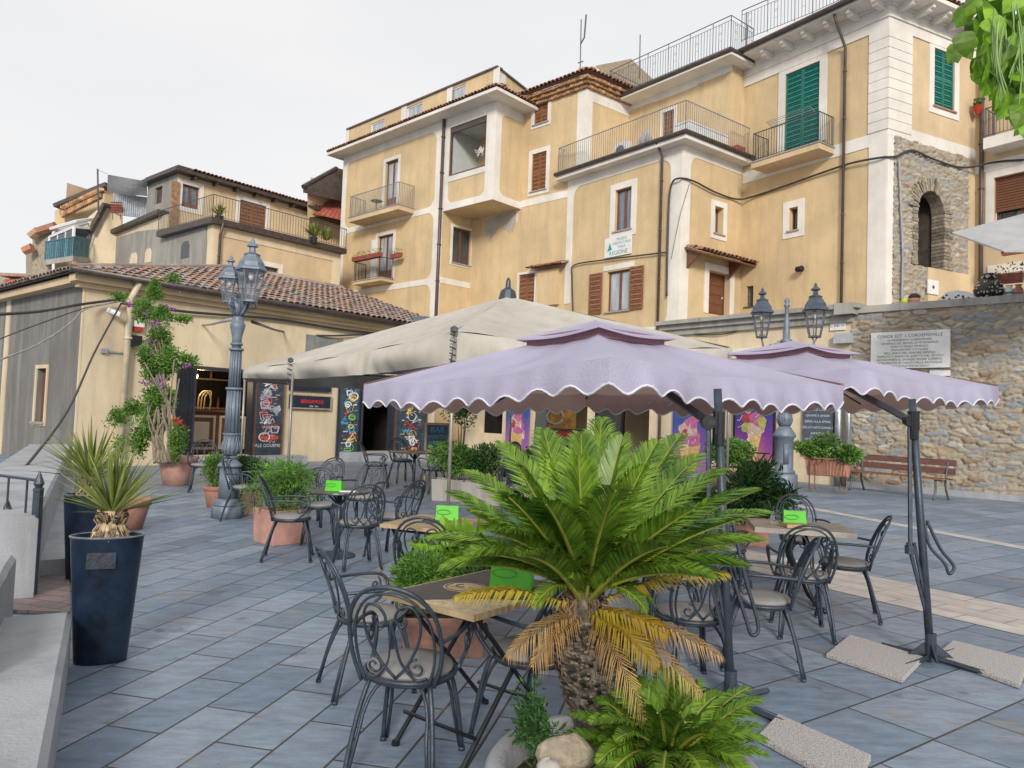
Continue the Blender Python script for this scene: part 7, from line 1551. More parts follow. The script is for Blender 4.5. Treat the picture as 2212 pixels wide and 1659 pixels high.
def cloud(mb, c, rad, n, size, seed=1, blobs=9, w=.5, shell=.55, flat=1.0, tlo=.15, thi=.9):
    """leaves scattered over several lumps inside an ellipsoid"""
    rr = random.Random(seed); B_ = []
    for i in range(blobs):
        d_ = Vector((rr.gauss(0,1), rr.gauss(0,1), rr.gauss(0,1))).normalized()*rr.uniform(.25,.68); B_.append((Vector((c[0]+d_.x*rad[0], c[1]+d_.y*rad[1], c[2]+d_.z*rad[2])), rr.uniform(.32,.55), rr.uniform(-.2,.2)))
    for i in range(n):
        b_, k, tt_ = B_[i % blobs]; d_ = Vector((rr.gauss(0,1), rr.gauss(0,1), rr.gauss(.15,1))).normalized(); q = rr.uniform(shell,1.08)
        p = b_+Vector((d_.x*rad[0], d_.y*rad[1], d_.z*rad[2]))*k*q
        dd_ = (d_*.9+Vector((rr.gauss(0,.6), rr.gauss(0,.6), rr.gauss(.2,.6)))).normalized(); s_ = dd_.cross(Vector((rr.gauss(0,1),rr.gauss(0,1),rr.gauss(0,1))))
        if s_.length < 1e-3: continue
        s_.normalize(); L = size*rr.uniform(.6,1.3); nn = dd_.cross(s_)*L*.13
        mb.add([p, p+dd_*L*.5+s_*L*w*.5, p+dd_*L, p+dd_*L*.5-s_*L*w*.5, p+dd_*L*.45-nn], [(0,1,4),(1,2,4),(2,3,4),(3,0,4)], min(1, max(0, rr.uniform(tlo,thi)+tt_)))
    return mb
def stems(mb, base, c, rad, n, r, seed=1):
    rr = random.Random(seed)
    for i in range(n):
        a_ = rr.uniform(0,6.28); e_ = Vector((c[0]+rad[0]*.6*math.cos(a_), c[1]+rad[1]*.6*math.sin(a_), c[2]+rad[2]*rr.uniform(-.2,.6))); b_ = Vector(base)+Vector((rr.uniform(-.05,.05),rr.uniform(-.05,.05),0)); mb.tube([b_, b_.lerp(e_,.5)+Vector((rr.uniform(-.04,.04),0,.03)), e_], [r,r*.7,r*.3], 5)
def shrub(name, label, cat, c, rad, n, size, base_z, m=BUSHG, seed=1, blobs=9, w=.5, group=None, tlo=.15, thi=.9, shell=.55):
    t = wthing(name, label, cat, (c[0],c[1],base_z), group); mb = MB(); cloud(mb, c, rad, n, size, seed, blobs, w, tlo=tlo, thi=thi, shell=shell); mb.build('foliage', m, t); mb = MB(); stems(mb, (c[0],c[1],base_z), c, rad, 7, .012, seed); mb.build('stems', BARK, t); return t
def boxpot(x, y, w, l, h, hd, label, m=PINKT, taper=.92, name='square_planter', rim=False):
    t = thing(name, label, 'planter', (x,y,0), -R(hd)); mb = MB(); a_, b_ = w/2, l/2; k = taper; th_ = .025
    lo = [(-a_*k,-b_*k,0),(a_*k,-b_*k,0),(a_*k,b_*k,0),(-a_*k,b_*k,0)]; up_ = [(-a_,-b_,h),(a_,-b_,h),(a_,b_,h),(-a_,b_,h)]; ui = [(-a_+th_,-b_+th_,h),(a_-th_,-b_+th_,h),(a_-th_,b_-th_,h),(-a_+th_,b_-th_,h)]; ul = [(x_,y_,h-.06) for x_, y_, _ in ui]
    mb.add(lo+up_+ui+ul, [(3,2,1,0)]+[(i,(i+1)%4,(i+1)%4+4,i+4) for i in range(4)]+[(i+4,(i+1)%4+4,(i+1)%4+8,i+8) for i in range(4)]+[(i+8,(i+1)%4+8,(i+1)%4+12,i+12) for i in range(4)], .5); bo = mb.build('body', m, t)
    bv = bo.modifiers.new('bevel','BEVEL'); bv.width = .006; bv.segments = 2
    mb = MB(); mb.poly(ul); mb.build('soil', SOIL, t)
    if rim: mb = MB(); inner_ = [(-a_-.015,-b_-.015),(a_+.015,-b_-.015),(a_+.015,b_+.015),(-a_-.015,b_+.015)]; mb.tube([(x_,y_,h-.03) for x_, y_ in inner_], .02, 4, True); mb.build('rim', m, t)
    return t
def roundpot(x, y, r, h, label, m=TERRA, name='round_pot', base=.68):
    t = thing(name, label, 'pot', (x,y,0)); mb = MB(); mb.lathe([(r*base,0),(r*.93,h*.76),(r*.93,h*.78),(r,h*.79),(r*1.01,h*.98),(r*.98,h),(r*.90,h),(r*.88,h*.9)], 32); mb.build('body', m, t, True); mb = MB(); mb.lathe([(r*.9,h*.90),(r*.3,h*.93),(.01,h*.93)], 20); mb.build('soil', SOIL, t); return t
# mid-left square planter and bush
boxpot(-2.83, 9.35, .50, .50, .42, 42, 'square pink terracotta planter with the big fine-leaved bush, left of the round table')
shrub('bush', 'big fine-leaved green bush overflowing the square pink planter', 'bush', (-2.78,9.38,.66), (.52,.50,.36), 5200, .055, .36, BUSHG, 3, 14, .22)
boxpot(-4.15, 11.75, .42, .42, .38, 40, 'square planter half hidden behind the left street lamp')
shrub('bush', 'dense small-leaved bush right behind the left street lamp', 'bush', (-4.12,11.8,.66), (.50,.48,.34), 3600, .045, .34, BUSHD, 5, 12, .55)
roundpot(-4.85, 12.4, .2, .35, 'small terracotta pot just left of the lamp base')
shrub('bush', 'small round bush peeping out left of the lamp base', 'bush', (-4.80,12.3,.6), (.34,.32,.3), 2000, .045, .3, BUSHG, 6, 8, .55)
# planter with bushes beside the front table
boxpot(-.42, 5.3, .60, .38, .27, -6, 'low terracotta trough under the hedge, behind the dark folding table', mat('brown_terracotta',(.30,.16,.12),.8,.3,6,.3,30), .9, 'trough')
shrub('bush', 'feathery bush growing from the trough behind the dark folding table', 'bush', (-.68,5.2,.50), (.34,.26,.27), 3200, .05, .30, BUSHG, 8, 9, .2)
shrub('bush', 'broad-leaved plant beside the feathery bush, behind the pale folding table', 'bush', (-.28,5.5,.58), (.26,.24,.26), 160, .19, .30, CATA, 9, 6, .5, shell=.2)
shrub('bush', 'darker leafy bush under the left fronds of the big cycad', 'bush', (-.10,5.35,.48), (.34,.28,.25), 1800, .06, .30, BUSHD, 10, 8, .35)
# right dark bush (oleander)
boxpot(3.45, 10.6, .55, .5, .4, 20, 'dark planter under the oleander right of the front parasol mast', TERRA)
shrub('oleander', 'dark narrow-leaved oleander bush between the cycad tips and the right street lamp', 'bush', (3.42,10.5,.75), (.62,.5,.42), 2600, .13, .38, BUSHD, 15, 11, .22, shell=.3)
boxpot(2.25, 9.4, .5, .4, .35, 10, 'low planter hidden behind the cycad crown, holding narrow-leaved greenery')
shrub('bush', 'narrow-leaved greenery rising behind the middle right fronds', 'bush', (2.2,9.3,.66), (.5,.45,.36), 1500, .14, .33, BUSHG, 16, 9, .2, shell=.3)
# row of boxed shrubs in the middle
for i, (x, y, lab, m_) in enumerate(((-1.05,14.6,'boxed shrub with yellowish low leaves right of the tent pole',BUSHG),(-.45,14.2,'boxed dark shrub in the middle of the row, left of the wooden post',BUSHD),(.55,15.5,'boxed green shrub behind the wooden post and cycad tips',BUSHD),(1.9,15.0,'boxed green shrub in front of the dark shopfront',BUSHG))):
    boxpot(x, y, .85, .45, .42, 5, ['first','second','third','fourth'][i]+' stone trough of the middle row, counted from the tent pole', TERRA if i == 3 else CONC, .95, 'trough'); shrub('bush', lab, 'bush', (x,y,.78), (.60,.42,.40), 2600, .075, .4, m_, 20+i, 11, .45)
cpb = wthing('potted_cypress', 'round dark bush beyond the chalk easel at the passage', 'bush', (-1.6,24,0)); mb = MB(); cloud(mb, (-1.6,24,1.75), (.62,.6,.85), 2600, .10, 33, 10, .5); mb.build('foliage', BUSHD, cpb); mb = MB(); stems(mb, (-1.6,24,.0), (-1.6,24,1.6), (.3,.3,.5), 5, .03, 3); mb.build('stems', BARK, cpb)
# far planters before the terrace cafe
boxpot(4.25, 21.3, 1.05, .5, .45, 30, 'long terracotta trough with red blooms below the tall gelato banner', TERRA, .9, 'trough', True)
shrub('bush', 'low green plants with red flowers in the long terracotta trough', 'bush', (4.25,21.3,.62), (.62,.36,.28), 1500, .09, .4, BUSHG, 41, 9, .5)
mb = MB(); cloud(mb, (4.4,21.1,.80), (.45,.3,.14), 90, .11, 42, 5, .7); one('red_flowers', mb, REDF, 'cluster of red blooms above the long terracotta trough', 'flowers')
roundpot(5.80, 19.6, .52, .58, 'wide round terracotta pot right of the front parasol mast', PINKT)
shrub('ball_bush', 'ball-shaped glossy green bush in the wide round pot', 'bush', (5.80,19.6,.98), (.68,.62,.50), 4600, .075, .5, BUSHG, 44, 16, .6)
boxpot(8.55, 19.9, 1.15, .45, .48, 30, 'terracotta trough on a wire stand between the right lamp and the silver pipes', TERRA, .88, 'trough', True).location.z = .42
shrub('bush', 'yellow-green leafy plants filling the trough beside the right lamp', 'bush', (8.35,20.0,1.12), (.72,.42,.36), 2600, .10, .85, BUSHY, 46, 12, .6)
shrub('bush', 'trailing green plant at the right end of the trough, before the chalk panel', 'bush', (9.0,19.6,1.0), (.42,.36,.32), 1500, .10, .85, BUSHG, 47, 8, .6)
ws = thing('wire_stand', 'rusty wire plant stand with curled feet beside the right lamp', 'stand', (8.45,19.7,0)); mb = MB(); rust = mat('rusty_wire',(.22,.10,.06),.7,.3)
for s_ in (-1,1):
    for q in (-1,1): mb.tube(catmull([(s_*.42,q*.15,.85),(s_*.42,q*.17,.4),(s_*.40,q*.2,.08),(s_*.30,q*.22,.03),(s_*.27,q*.22,.10)],4), .016, 5)
for k in range(12): mb.tube([(-.45+.08*k,-.2,.9),(-.4+.07*k,-.2,.45)], .01, 4)
mb.tube([(-.46,-.2,.9),(.46,-.2,.9)], .014, 5); mb.tube([(-.4,-.2,.45),(.4,-.2,.45)], .014, 5); mb.build('wire', rust, ws)
# climbing plant in terracotta pot
px_, py_ = G(370,1050).x, G(370,1050).y
roundpot(px_, py_+.25, .39, .60, 'large terracotta pot at the foot of the flowering climber', PINKT)
cl = wthing('climber', 'tall flowering climber with grey twisted stems rising from the terracotta pot to the gutter', 'climbing plant', (px_,py_+.3,.5)); mb = MB(); rr = random.Random(8)
X0, Y0 = px_, py_+.3
def cpt(px, py, Y): return AT(px, py, Y)
trail = [(352,1000,15.0),(350,940,15.2),(355,900,15.3),(350,850,15.6),(345,800,15.9),(338,740,16.2),(330,690,16.6),(325,650,17.0)]
for k in range(9):
    mb.tube(catmull([AT(x+rr.uniform(-9,9)+(k-4)*3.2*(1 if j < 4 else .7), y, Y+rr.uniform(-.1,.1)) for j, (x, y, Y) in enumerate(trail)],3), [.035*(1-j/26) for j in range(22)], 6)
for k in range(8): mb.tube(catmull([AT(362+rr.uniform(-6,6),998,15.0), AT(340+rr.uniform(-40,45),900+rr.uniform(-30,30),15.2), AT(335+rr.uniform(-60,60),800+rr.uniform(-40,40),15.6)],4), .014, 5)
mb.build('stems', BARK, cl); mb = MB()
for i, (x, y, Y, rx, rz_, n_) in enumerate(((330,625,17.1,.30,.35,700),(325,680,16.8,.48,.42,1100),(345,740,16.3,.42,.45,1000),(352,800,15.9,.50,.45,1100),(345,860,15.6,.48,.5,1200),(330,915,15.5,.36,.45,700),(300,950,15.4,.36,.45,500),(380,960,15.0,.24,.5,420),(400,690,16.2,.34,.12,160),(405,780,16.0,.30,.16,200),(250,900,16.4,.42,.30,300),(290,885,16.2,.4,.26,420),(255,960,16.2,.3,.3,160),(255,640,17.6,.4,.12,160),(375,605,16.6,.2,.15,120),(318,790,15.8,.4,.5,500),(372,770,15.8,.34,.5,450),(322,870,15.4,.36,.4,500),(350,690,16.3,.4,.4,400))):
    p = AT(x,y,Y); cloud(mb, p, (rx*.88,.28,rz_), int(n_*2.0), .066, 60+i, 8, .5, shell=.25)
mb.build('foliage', BUSHY, cl); mb = MB()
for i, (x, y, Y, n_, m_) in enumerate(((280,655,16.6,60,0),(365,665,16.5,40,0),(318,675,16.3,16,0),(340,700,16.0,26,0),(330,740,15.9,30,0),(335,770,15.9,18,0),(350,830,15.3,24,0),(315,830,15.3,20,0),(405,795,15.8,30,0),(380,620,16.4,14,0))):
    cloud(mb, AT(x,y,Y-.2), (.15,.12,.11), int(n_*.45), .065, 90+i, 3, .8, shell=.2)
mb.build('purple_flowers', PURP, cl)
fr = MB(); cloud(fr, AT(385,912,14.8), (.15,.1,.08), 30, .07, 99, 3, .8); fr.build('red_flowers', REDF, cl)
# navy planters with yuccas
def yucca(x, y, zb_, s, label, seed, n=70, zt_=.30, trunkh=.17):
    t = wthing('yucca', label, 'yucca', (x,y,zb_)); rr = random.Random(seed); mb = MB(); c_ = Vector((x,y,zb_+trunkh))
    for i in range(n):
        a_ = rr.uniform(0,6.283); el = R(rr.choice((rr.uniform(35,88), rr.uniform(10,60)))); L = s*rr.uniform(.75,1.05); d_ = Vector((math.cos(a_)*math.cos(el), math.sin(a_)*math.cos(el), math.sin(el)))
        sd_ = d_.cross(Vector((0,0,1))).normalized(); p0 = c_+d_*.02; p1 = c_+d_*L*.5; p2 = c_+d_*L-Vector((0,0,.05*L*math.cos(el))); w = sd_*.010*s/.5; up_ = sd_.cross(d_)*.004; tt_ = rr.uniform(.2,1)
        mb.add([p0-w*.8, p0+up_*-1, p0+w*.8, p1-w*1.15, p1-up_*2, p1+w*1.15, p2], [(0,1,4,3),(1,2,5,4),(3,4,6),(4,5,6)], tt_)
    mb.build('leaves', YUC, t); mb = MB(); mb.lathe([(.085,-.02),(.10,.03),(.09,.09),(.065,.14),(.05,trunkh+.02)], 14, (x,y,zb_))
    for i in range(420):
        a_, q = rr.uniform(0,6.28), rr.uniform(.22,1); r_ = .105-.05*q; p = Vector((x+r_*math.cos(a_), y+r_*math.sin(a_), zb_+trunkh*q)); mb.tube([p, p+Vector((.03*math.cos(a_), .03*math.sin(a_), -.035 if q < .6 else .03))], [.007,.003], 4, t=rr.choice((.0,.3,.7,1.0)))
    mb.build('trunk', mat('yucca_trunk',(.24,.18,.115),.9,.6,20,.8,30,tint=.9), t)
    return t
def navy(x, y, label, h=.80):
    t = thing('tall_planter', label, 'planter', (x,y,0), R(22)); mb = MB(); sy_ = .62; mb.lathe([(.150,0),(.153,.01),(.155,.03),(.212,h-.01),(.216,h),(.205,h),(.200,h-.05),(.198,h-.08)], 40, sy=sy_); o_ = mb.build('body', BLUEP, t, True); mb = MB(); mb.lathe([(.2,h-.05),(.12,h-.025),(.01,h-.02)], 24, sy=sy_)
    mb.build('soil', SOIL, t); mb = MB(); mb.tube([(.214*math.cos(a), .214*sy_*math.sin(a), h) for a in [2*math.pi*i/40 for i in range(40)]], .006, 5, True); mb.build('rim', mat('worn_rim',(.16,.19,.23),.4,.3,10), o_)
    if h > .7 and y < 5: mb = MB(); mb.box((-.015,-.1275,.66),(.165,.012,.10), Matrix.Rotation(R(-4.6),3,'X')); mb.build('plate', mat('worn_plate',(.009,.016,.032),.6,.6,14,.3,30), o_)
    return t
n1 = G(213,1438); n1 = Vector((n1.x-.04, n1.y+.09, 0)); navy(n1.x, n1.y, 'tall glossy navy oval planter in the left foreground')
yucca(n1.x+.02, n1.y, .77, .50, 'spiky yucca with fibrous stub in the front navy planter', 4, 85)
n2 = Vector((-3.90, 6.96, 0)); navy(n2.x, n2.y, 'navy planter standing behind the front one by the ramp wall')
yucca(n2.x, n2.y, .77, .62, 'spiky yucca in the rear navy planter', 9, 75)
roundpot(-5.05, 9.9, .3, .40, 'terracotta bowl behind the yuccas, against the ramp wall')
# catalpa branch hanging in from the right
ca = wthing('catalpa_tree', 'catalpa branches with broad bright leaves and long green pods hanging in at the upper right', 'tree', (5.2,4.6,0)); mb = MB(); lf = MB(); pd = MB(); rr = random.Random(21)
mb.tube(catmull([Vector((5.6,4.4,0)), Vector((5.5,4.5,1.5)), Vector((5.3,4.7,3.0)), Vector((5.0,5.0,4.4)), Vector((4.7,5.2,5.6))],5), [.16-.005*i for i in range(21)], 10); mb.build('trunk', BARK, ca)
br2 = MB(); tw_ = []
for i in range(16):
    e_ = AT(rr.uniform(2085,2330), rr.uniform(-60,180), rr.uniform(5.3,6.8)); s_ = Vector((5.2,4.8,rr.uniform(3.2,4.8))); pts = catmull([s_, s_.lerp(e_,.5)+Vector((0,0,.25)), e_],5); br2.tube(pts, [.03*(1-j/14)+.004 for j in range(len(pts))], 5); tw_.append(e_)
br2.build('branches', BARK, ca)
def cleaf(mb, p, d_, L, tt_, rr):
    d_ = d_.normalized(); s_ = d_.cross(Vector((rr.gauss(0,.5), rr.gauss(-1,.4), rr.gauss(0,.4)))); 
    if s_.length < .05: return
    s_.normalize(); nn = d_.cross(s_); pr_ = ((0,0),(.04,.22),(.2,.40),(.42,.42),(.66,.30),(.86,.12),(1,0)); vs = [p+d_*a*L+nn*L*(-.12*math.sin(a*3.1)) for a, b in pr_]
    lft = [p+d_*(a-(.06 if b > .35 else 0))*L+s_*b*L-nn*L*.10*b for a, b in pr_[1:-1]]; rgt = [p+d_*(a-(.06 if b > .35 else 0))*L-s_*b*L-nn*L*.10*b for a, b in pr_[1:-1]]
    n = len(vs); V_ = vs+lft+rgt; f = [(0,n,1),(0,1,n+len(lft))]; m = len(lft)
    for i in range(m-1): f += [(i+1,n+i,n+i+1,i+2),(i+1,i+2,n+m+i+1,n+m+i)]
    f += [(m,n+m-1,n-1),(m,n-1,n+2*m-1)]; mb.add(V_, f, tt_)
pos = []
edge_pts = [(2085,20),(2075,95),(2100,150),(2130,110),(2110,60),(2150,40),(2165,150),(2140,190),(2175,215),(2180,235),(2190,225),(2120,10),(2180,100),(2200,180),(2150,100),(2195,50),(2200,250),(2130,150),(2160,60)]
for i in range(600):
    if i < 90: x, y = edge_pts[i % 19]; x += rr.uniform(-10,25); y += rr.uniform(-22,22)
    else: x = rr.uniform(2125,2420); y = rr.uniform(-120,280 if x > 2190 else 175)
    if x < 2175 and y > 205 and rr.random() < .6: continue
    p = AT(x, y-10, rr.uniform(5.2,6.9)); cleaf(lf, p, Vector((rr.gauss(-.15,.45), rr.gauss(-.1,.4), -1)), rr.uniform(.12,.21), rr.uniform(.0,1), rr)
lf.build('crown', CATA, ca)
for i in range(22):
    p = AT(rr.uniform(2145,2230), rr.uniform(0,70), rr.uniform(5.0,5.4)); L = rr.uniform(.35,.62); pd.tube(catmull([p, p+Vector((rr.uniform(-.04,.04),0,-L*.5)), p+Vector((rr.uniform(-.07,.07),0,-L))],5), [.004]+[.0065]*9+[.002], 5)
pd.build('seed_pods', leafm('pod_green',(.17,.33,.06),(.26,.42,.10),.2), ca)
mb = MB(); cloud(mb, AT(1148,1560,2.75), (.09,.08,.13), 420, .035, 71, 6, .35, shell=.2); cloud(mb, AT(1170,1600,2.7), (.10,.08,.08), 260, .035, 72, 5, .35, shell=.2); hh_ = wthing('herb', 'small succulent herb growing at the left rim of the round planter', 'plant', tuple(AT(1150,1620,2.75))); mb.build('foliage', BUSHD, hh_)
for k, (x, y, lab) in enumerate(((1110,1545,0),)): pass
# potted flower on the R2 wall
pf = wthing('hanging_pot', 'red hanging flower pot on the dark downpipe at the upper right', 'flower pot', tuple(on_plane(PR2,2112,232,.4))); mb = MB(); p = on_plane(PR2,2112,238,.4); mb.lathe([(.06,-.18),(.19,.12),(.21,.15)], 12, p); mb.build('pot', REDP, pf); mb = MB(); cloud(mb, p+Vector((0,0,.28)), (.2,.2,.18), 110, .1, 5, 4); mb.build('foliage', BUSHG, pf)
# plants on house terraces
def terr_plant(px, py, Y, r_, label, seed, pot=True, nn=60):
    p = AT(px, py, Y); t = wthing('terrace_plant', label, 'plant', tuple(p)); rr = random.Random(seed); mb = MB()
    for i in range(nn):
        a_ = rr.uniform(0,6.28); el = R(rr.uniform(25,85)); d_ = Vector((math.cos(a_)*math.cos(el), math.sin(a_)*math.cos(el), math.sin(el))); e_ = p+d_*r_*rr.uniform(.7,1.1)-Vector((0,0,.25*r_*math.cos(el))); w = d_.cross(Vector((0,0,1))).normalized()*.03; m_ = p+d_*r_*.6; mb.add([p-w,p+w,m_+w,m_-w,e_], [(0,1,2,3),(3,2,4)], rr.random())
    mb.build('leaves', YUC if seed % 2 else BUSHG, t)
    if pot: mb = MB(); mb.lathe([(.16,-.35),(.22,-.02)], 12, p); mb.build('pot', BLUEP if seed % 2 else TERRA, t)
terr_plant(474, 466, 37.0, .75, 'spiky green plant in a blue pot behind the terrace house railing', 3)
terr_plant(678, 512, 41.0, 1.0, 'large drooping green plant at the right end of the terrace house railing', 5, True, 110)
terr_plant(705, 520, 41.5, .9, 'second drooping plant beside the large one near the yellow house wall', 7, False, 90)
# ================================================================ POSTERS, BOARDS, SHOP THINGS ON THE TERRACE CAFE
def gelato(px0, py0, px1, py1, label, seed, kind):
    r_ = PT.rect(px0, py0, px1, py1, .14); t = wthing('gelato_poster', label, 'poster', tuple(PT.P((r_[0]+r_[1])/2, r_[2], .1))); mb = MB(); PT.box(mb, *r_, .08, .14)
    m = bpy.data.materials.new('poster_print'); m.use_nodes = True; n = m.node_tree.nodes; l = m.node_tree.links; b = n['Principled BSDF']; b.inputs['Roughness'].default_value = .35
    tc = n.new('ShaderNodeTexCoord'); sp = n.new('ShaderNodeSeparateXYZ'); l.new(tc.outputs['Generated'], sp.inputs[0]); nz = n.new('ShaderNodeTexNoise'); nz.inputs['Scale'].default_value = 2.2; l.new(tc.outputs['Generated'], nz.inputs['Vector'])
    ad_ = n.new('ShaderNodeMath'); ad_.operation = 'MULTIPLY_ADD'; ad_.inputs[1].default_value = .5; l.new(nz.outputs[0], ad_.inputs[0]); l.new(sp.outputs[2], ad_.inputs[2]); cr = n.new('ShaderNodeValToRGB'); l.new(ad_.outputs[0], cr.inputs[0])
    cs = [(.30,.10,.28),(.36,.12,.36),(.20,.10,.36),(.04,.08,.30)] if kind == 0 else [(.42,.22,.12),(.30,.08,.24),(.16,.04,.26),(.05,.05,.24)]
    ramp(cr, cs, False, .25, 1)
    l.new(cr.outputs[0], b.inputs['Base Color']); o_ = mb.build('print', m, t); mb = MB(); inner(mb, PT, *r_, .05, .12, .17)
    if kind: mb.build('frame', BLACKM, t)
    rr = random.Random(seed); W_p, H_p = r_[1]-r_[0], r_[3]-r_[2]; cols = {'scoop_pink':(.46,.13,.28),'scoop_cream':(.50,.38,.32),'scoop_green':(.36,.38,.10),'scoop_red':(.36,.05,.08)}
    def blob(cx, cy_, rx, ry, mm, oo):
        mb = MB(); pts = []
        for i in range(18): a_ = i/18*6.283; k = 1+.12*math.sin(3*a_+cx*9)+.06*math.sin(7*a_); pts.append(PT.P(r_[0]+W_p*cx+rx*W_p*k*math.cos(a_), r_[2]+H_p*cy_+ry*W_p*k*math.sin(a_), oo))
        mb.prism(pts, PT.n*.003); mb.build('printed_scoop', mat(mm, cols[mm], .4, .3, 9), o_)
    co_ = [PT.P(r_[0]+W_p*x, r_[2]+H_p*y_, .1425) for x, y_ in (((.34,.52),(.70,.52),(.56,.05),(.46,.05)) if kind else ((.18,.50),(.80,.50),(.66,.12),(.34,.12)))]; mb = MB(); mb.prism(co_, PT.n*.003); mb.build('printed_cone', mat('cone',(.58,.40,.16),.5,.3,12), o_)
    bs_ = ((.38,.60,.17,.15,'scoop_green'),(.62,.60,.17,.15,'scoop_cream'),(.50,.56,.14,.12,'scoop_cream'),(.36,.76,.15,.14,'scoop_red'),(.58,.74,.17,.16,'scoop_pink'),(.70,.68,.10,.12,'scoop_green')) if kind else ((.5,.56,.32,.20,'scoop_pink'),(.45,.68,.26,.18,'scoop_cream'),(.55,.76,.18,.14,'scoop_pink'),(.36,.60,.10,.12,'scoop_red'))
    for i, q in enumerate(bs_): blob(*q, .146+.001*i)
    mb = MB()
    for i in range(9): x0_ = rr.uniform(.1,.8); y0_ = rr.uniform(.3,.9); mb.tube(catmull([PT.P(r_[0]+W_p*(x0_+dx), r_[2]+H_p*(y0_+dy), .158) for dx, dy in ((0,0),(rr.uniform(.02,.12),rr.uniform(-.05,.08)),(rr.uniform(.0,.15),rr.uniform(.05,.12)))],4), .012, 4)
    mb.build('printed_splash', mat('splash',(.70,.60,.72),.5,.1), o_); return t
gelato(1452, 872, 1530, 1040, 'tall banner printed with pink gelato on a blue and purple ground', 2, 0)
gelato(1584, 870, 1674, 1000, 'framed poster of a fruit gelato cone on purple, right of the front mast', 5, 1)
gelato(1092, 872, 1142, 985, 'narrow round-topped gelato banner seen between tent and wooden post', 9, 0)
cbp = PT.rect(1733,860,1800,985,.1); kb = wthing('slate_menu', 'grey slate menu panel with rows of white writing, left of the silver pipes', 'menu board', tuple(PT.P((cbp[0]+cbp[1])/2, cbp[2], .1))); mb = MB(); PT.box(mb, *cbp, .05, .10); mb.build('board', mat('slate_panel',(.07,.095,.125),.6,.2,5), kb); L_ = MB(); hh = cbp[3]-cbp[2]
for i, s_ in enumerate(('GRANITE E SORBETTI','PANINI CALDI','GRAPPE E AMARI','BIRRE ALLA SPINA','GELATI ARTIGIANALI','APERITIVI','VINI DELLA CASA','CAFFE E DOLCI','BUON')): letters(PT, (cbp[0]+cbp[1])/2, cbp[3]-hh*(.10+.103*i), s_, hh*.058, .11, L_)
L_.build('lettering', CHALK, kb)
fz = wthing('freezer_cart', 'red and dark blue open cart with yellow picture board, in front of the dark shopfront', 'cart', (1.65,19.5,0)); p0 = AT(1173,925,19.5); p1 = AT(1276,922,19.5); mb = MB(); w_ = p1.x-p0.x; mb.box(((p0.x+p1.x)/2,19.8,p0.z-.02), (w_,.8,.05)); mb.build('top', BLUEP, fz); mb = MB(); mb.box(((p0.x+p1.x)/2,19.8,p0.z-.16), (w_-.03,.76,.22)); mb.build('red_band', mat('bright_red',(.55,.03,.02),.4,.15), fz); mb = MB()
for x in (p0.x+.05, p1.x-.05):
    for y in (19.45,20.15): mb.tube([(x,y,0),(x,y,p0.z-.2)], .03, 6)
mb.build('legs', mat('blue_leg',(.02,.05,.16),.4,.2), fz); mb = MB(); mb.box(((p0.x+p1.x)/2-.15,20.0,p0.z+.30), (.85,.06,.6)); mb.build('picture_board', mat('orange_board',(.60,.30,.04),.5,.4,6), fz); mb = MB(); mb.tube([((p0.x+p1.x)/2-.3+.22*math.cos(a), 19.955, p0.z+.32+.2*math.sin(a)) for a in [i*.35 for i in range(18)]], .03, 5); mb.build('drawing', CHALK, fz)
ek = wthing('chalk_easel', 'small wood-framed chalk easel with blue writing beyond the far round table', 'easel', tuple(AT(940,990,16))); p = AT(945,944,16); mb = MB(); mb.box(p, (.46,.03,.52)); mb.build('board', BOARD, ek); mb = MB()
for dx in (-.25,.25): mb.box(p+Vector((dx,-.01,0)), (.05,.06,.6))
for dz in (-.28,.28): mb.box(p+Vector((0,-.012,dz)), (.5,.06,.05))
for dx in (-.22,.22): mb.tube([p+Vector((dx,0,-.3)), Vector((p.x+dx*1.2,p.y+.1,0))], .018, 5)
mb.build('frame', TABLEW, ek); L_ = MB()
for i, s_ in enumerate(('BAR','APERITIVI','SPRITZ')): vs, fs = text_mb(s_, p+Vector((0,-.02,.15-.15*i)), (1,0,0), (0,0,1), .12 if i else .17); L_.add(vs, fs, .5)
L_.build('lettering', CH4, ek)
# ================================================================ RAMP, PARAPETS, FENCE on the left
pb_ = [G(149,1440), G(117,1659)]; d_ = (pb_[1]-pb_[0]).normalized(); a_ = pb_[0]; e_ = pb_[0]+d_*4.5; lw_ = Vector((d_.y,-d_.x,0)); lw_ = lw_ if lw_.x < 0 else -lw_
def block(a, b, w, z0, z1, m, name, label, z1b=None, z0b=None, bev=.02):
    mb = MB(); z1b = z1 if z1b is None else z1b; z0b = z0 if z0b is None else z0b; w = Vector(w); a, b = Vector((a.x,a.y,0)), Vector((b.x,b.y,0)); n = 12; vs = []
    rr = random.Random(int(z1*1000)); 
    for i in range(n+1):
        p = a.lerp(b,i/n); za_, zb_ = z0+(z0b-z0)*i/n, z1+(z1b-z1)*i/n; j = rr.uniform(-.008,.008)
        vs += [p+Vector((0,0,za_)), p+Vector((0,0,zb_-.03+j)), p+w.normalized()*.03+Vector((0,0,zb_+j)), p+w*.97+Vector((0,0,zb_+j*.5)), p+w+Vector((0,0,zb_-.03)), p+w+Vector((0,0,za_))]
    fs = [(i*6+k, i*6+k+1, (i+1)*6+k+1, (i+1)*6+k) for i in range(n) for k in range(5)]+[(0,1,2,3,4,5), tuple(n*6+k for k in range(6))[::-1]]
    mb.add(vs, fs, .5); return one(name, mb, m, label, 'wall')
block(a_, e_, lw_*1.6, 0, .34, KERB, 'low_parapet', 'low pale concrete parapet in the bottom left corner')
hp0 = G(36,1197,.62); block(hp0, hp0+Vector((.55,-1.0,0))*1.6, lw_*1.2, 0, .62, KERB, 'high_parapet', 'taller pale parapet block at the left picture edge')
